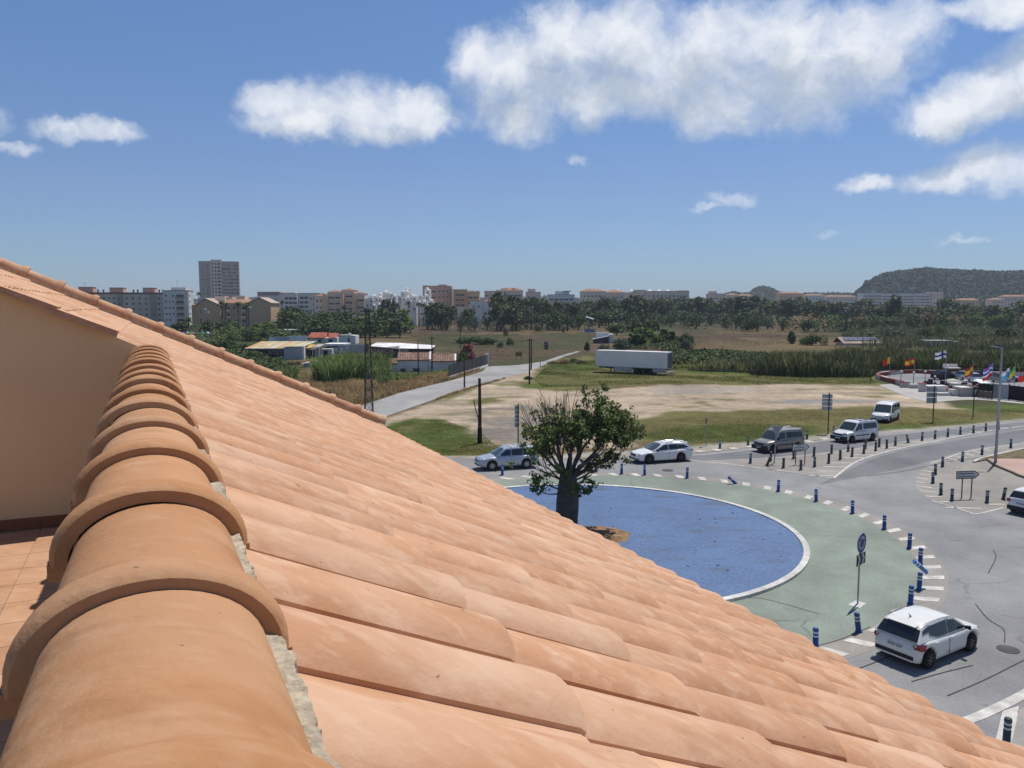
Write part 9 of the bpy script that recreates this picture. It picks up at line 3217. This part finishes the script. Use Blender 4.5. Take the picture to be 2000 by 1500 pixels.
# ---- wooded hill on the right and the far rises
def hill(name, outline, D, depth, m, wood=None, seed=1, leaf=3.0, nwood=6000):
 """a rise whose skyline runs through the given pixels at D metres"""
 rg = np.random.default_rng(seed)
 xs = np.array([p[0] for p in outline], float)
 ys = np.array([p[1] for p in outline], float)
 px = np.linspace(xs[0], xs[-1], 140)
 py = np.interp(px, xs, ys)
 nv = 26
 X = np.zeros((nv, 140))
 Y = np.zeros_like(X)
 Z = np.zeros_like(X)
 for j in range(nv):
  t = j / (nv - 1)
  for i in range(140):
   p = AT(px[i], py[i], D)
   X[j, i] = p.x * (1 + (t - 0.5) * depth / D)
   Y[j, i] = D + (t - 0.5) * depth
   Z[j, i] = max(p.z, 0) * math.sin(math.pi * min(1.0, t)) ** 0.8
 Z += 5 * fbm2(X / 60, Y / 60, seed, 4) * np.sin(np.linspace(0, math.pi, nv))[:, None]
 Z[0] = Z[-1] = -2
 idx = np.arange(nv * 140).reshape(nv, 140)
 f = np.stack([idx[:-1, :-1], idx[:-1, 1:], idx[1:, 1:], idx[1:, :-1]], -1).reshape(-1, 4)
 me = np_mesh(name, np.stack([X, Y, Z], -1).reshape(-1, 3), f, m)
 tag(link(name, me), kind='structure')
 if wood:
  a = rg.uniform(0, nv * 0.56, nwood)
  c = rg.uniform(0, 138.9, nwood)
  j, i = a.astype(int), c.astype(int)
  P = np.stack([X[j, i] + (c - i) * (X[j, np.minimum(i + 1, 139)] - X[j, i]), Y[j, i] + (a - j) * (Y[np.minimum(j + 1, nv - 1), i] - Y[j, i]), Z[j, i] + (a - j) * (Z[np.minimum(j + 1, nv - 1), i] - Z[j, i])], 1)
  keep = (P[:, 2] > 4) & (fbm2(P[:, 0] / 70, P[:, 1] / 70, seed + 5, 3) > -0.75)
  P = P[keep]
  k = len(P)
  r = rg.uniform(0.6, 1.35, (k, 1)) * leaf
  Q, O = [], []
  for q in range(13):
   d = rg.normal(0, 1, (k, 3))
   d /= np.linalg.norm(d, axis=1, keepdims=True)
   d[:, 2] = np.abs(d[:, 2])
   Q.append(P + d * r * (1.0, 1.0, 1.15) + (0, 0, 1.2))
   O.append(d)
  v, f = leaf_quads(np.concatenate(Q), np.concatenate(O), leaf * 0.95, rg, 0.5, 1.3)
  tag(link('hillside_wood', np_mesh('hillside_wood', v, f, wood)), kind='stuff')
 return X, Y, Z


M_HILL = mat('hill_ground', (0.055, 0.06, 0.034), (0.04, 0.046, 0.026), scale=0.03, rough=1, big=0.25, bigscale=0.01)
HILL = hill('hill', [(1668, 590), (1684, 573), (1700, 559), (1718, 547), (1733, 541), (1745, 538), (1770, 536), (1795, 532), (1812, 530), (1840, 531), (1870, 533), (1900, 536), (1940, 536), (2000, 537), (2100, 536), (2250, 545), (2450, 560), (2700, 580)], 1850, 900, M_HILL, L_HILL, 3, 5.0, 9000)
hill('far_hillock', [(1406, 587), (1420, 577), (1435, 573), (1452, 577), (1466, 576), (1476, 568), (1490, 564.5), (1505, 566), (1520, 573), (1545, 579), (1600, 584), (1640, 590)], 2100, 500, mat('hillock_ground', (0.13, 0.125, 0.10), (0.095, 0.095, 0.07), scale=0.03, rough=1), L_EUC, 4, 4.0, 1800)
hill('far_rise', [(1500, 590), (1560, 580), (1600, 576), (1660, 577), (1700, 580), (1760, 592)], 2400, 500, M_HILL, L_HILL, 6, 5.0, 1500)
hill('left_rise', [(-500, 590), (-200, 578), (100, 582), (400, 586), (800, 584), (1100, 586), (1400, 589), (1450, 594)], 2600, 500, M_HILL, L_HILL, 7, 6.0, 3000)
# single big trees on the skyline of the hill and villas on its slope
for i, (px, t, w) in enumerate(((1748, 533, 20), (1815, 526, 22), (1903, 530, 16), (1922, 531, 14), (1698, 553, 12), (1712, 545, 12))):
 tree('pine_tree', 'single pine standing out on the hill skyline, %s from the left' % nth((2, 3, 4, 5, 0, 1)[i]), 'umbrella', L_HILL, px, t, 1850, w, 'pines on the hill skyline', 500, 0.1)
for i, (x0, x1, t, bt, m) in enumerate(((1762, 1786, 541, 545, F_WHITE), (1776, 1790, 560, 571, F_GREYW), (1838, 1848, 576, 581, F_SAND), (1912, 1926, 569, 573, F_SAND), (1886, 1894, 538, 541, F_SAND), (1906, 1912, 547, 550, F_WHITE), (1815, 1822, 544, 547, F_GREYW), (1955, 1962, 556, 559, F_WHITE))):
 D = 1640 if bt < 560 else 1500
 p, q = AT(x0, bt, D), AT(x1, t, D)
 root = empty('hill_villa', (p.x, D, p.z))
 tag(root, ['long white villa high on the hill below the first skyline pine', 'pale rocky terrace house on the lower slope of the hill', 'small sand coloured villa at the hill foot', 'sand coloured villa low on the right slope of the hill', 'tiny villa near the hill top, right of the second pine', 'tiny white villa under the third skyline pine', 'tiny grey villa below the second skyline pine', 'tiny white villa on the slope near the picture edge'][i], 'villa', 'villas on the wooded hill')
 w, h = q.x - p.x, q.z - p.z
 MB().box(0, w, 0, 10, -25, h * 0.85).build('wall', m, root)
 MB().box(-0.5, w + 0.5, -0.5, 10.5, h * 0.85 + .01, h).build('roof', M_ROOFT, root)
 for k in range(3):
  MB().box(w * (k + 0.3) / 3, w * (k + 0.65) / 3, -0.1, -0.02, h * 0.2, h * 0.65).build('window', M_WIN, root)


# ---- the air
hz = bpy.data.materials.new('haze_air')
hz.use_nodes = True
nt = hz.node_tree
nt.nodes.clear()
o_ = nt.nodes.new('ShaderNodeOutputMaterial')
v_ = nt.nodes.new('ShaderNodeVolumePrincipled')
v_.inputs['Color'].default_value = (0.78, 0.88, 1.0, 1)
v_.inputs['Density'].default_value = 0.00013
nt.links.new(v_.outputs[0], o_.inputs['Volume'])
tag(MB().box(-4400, 4400, -700, 5400, -4, 122).build('haze', hz), kind='stuff')
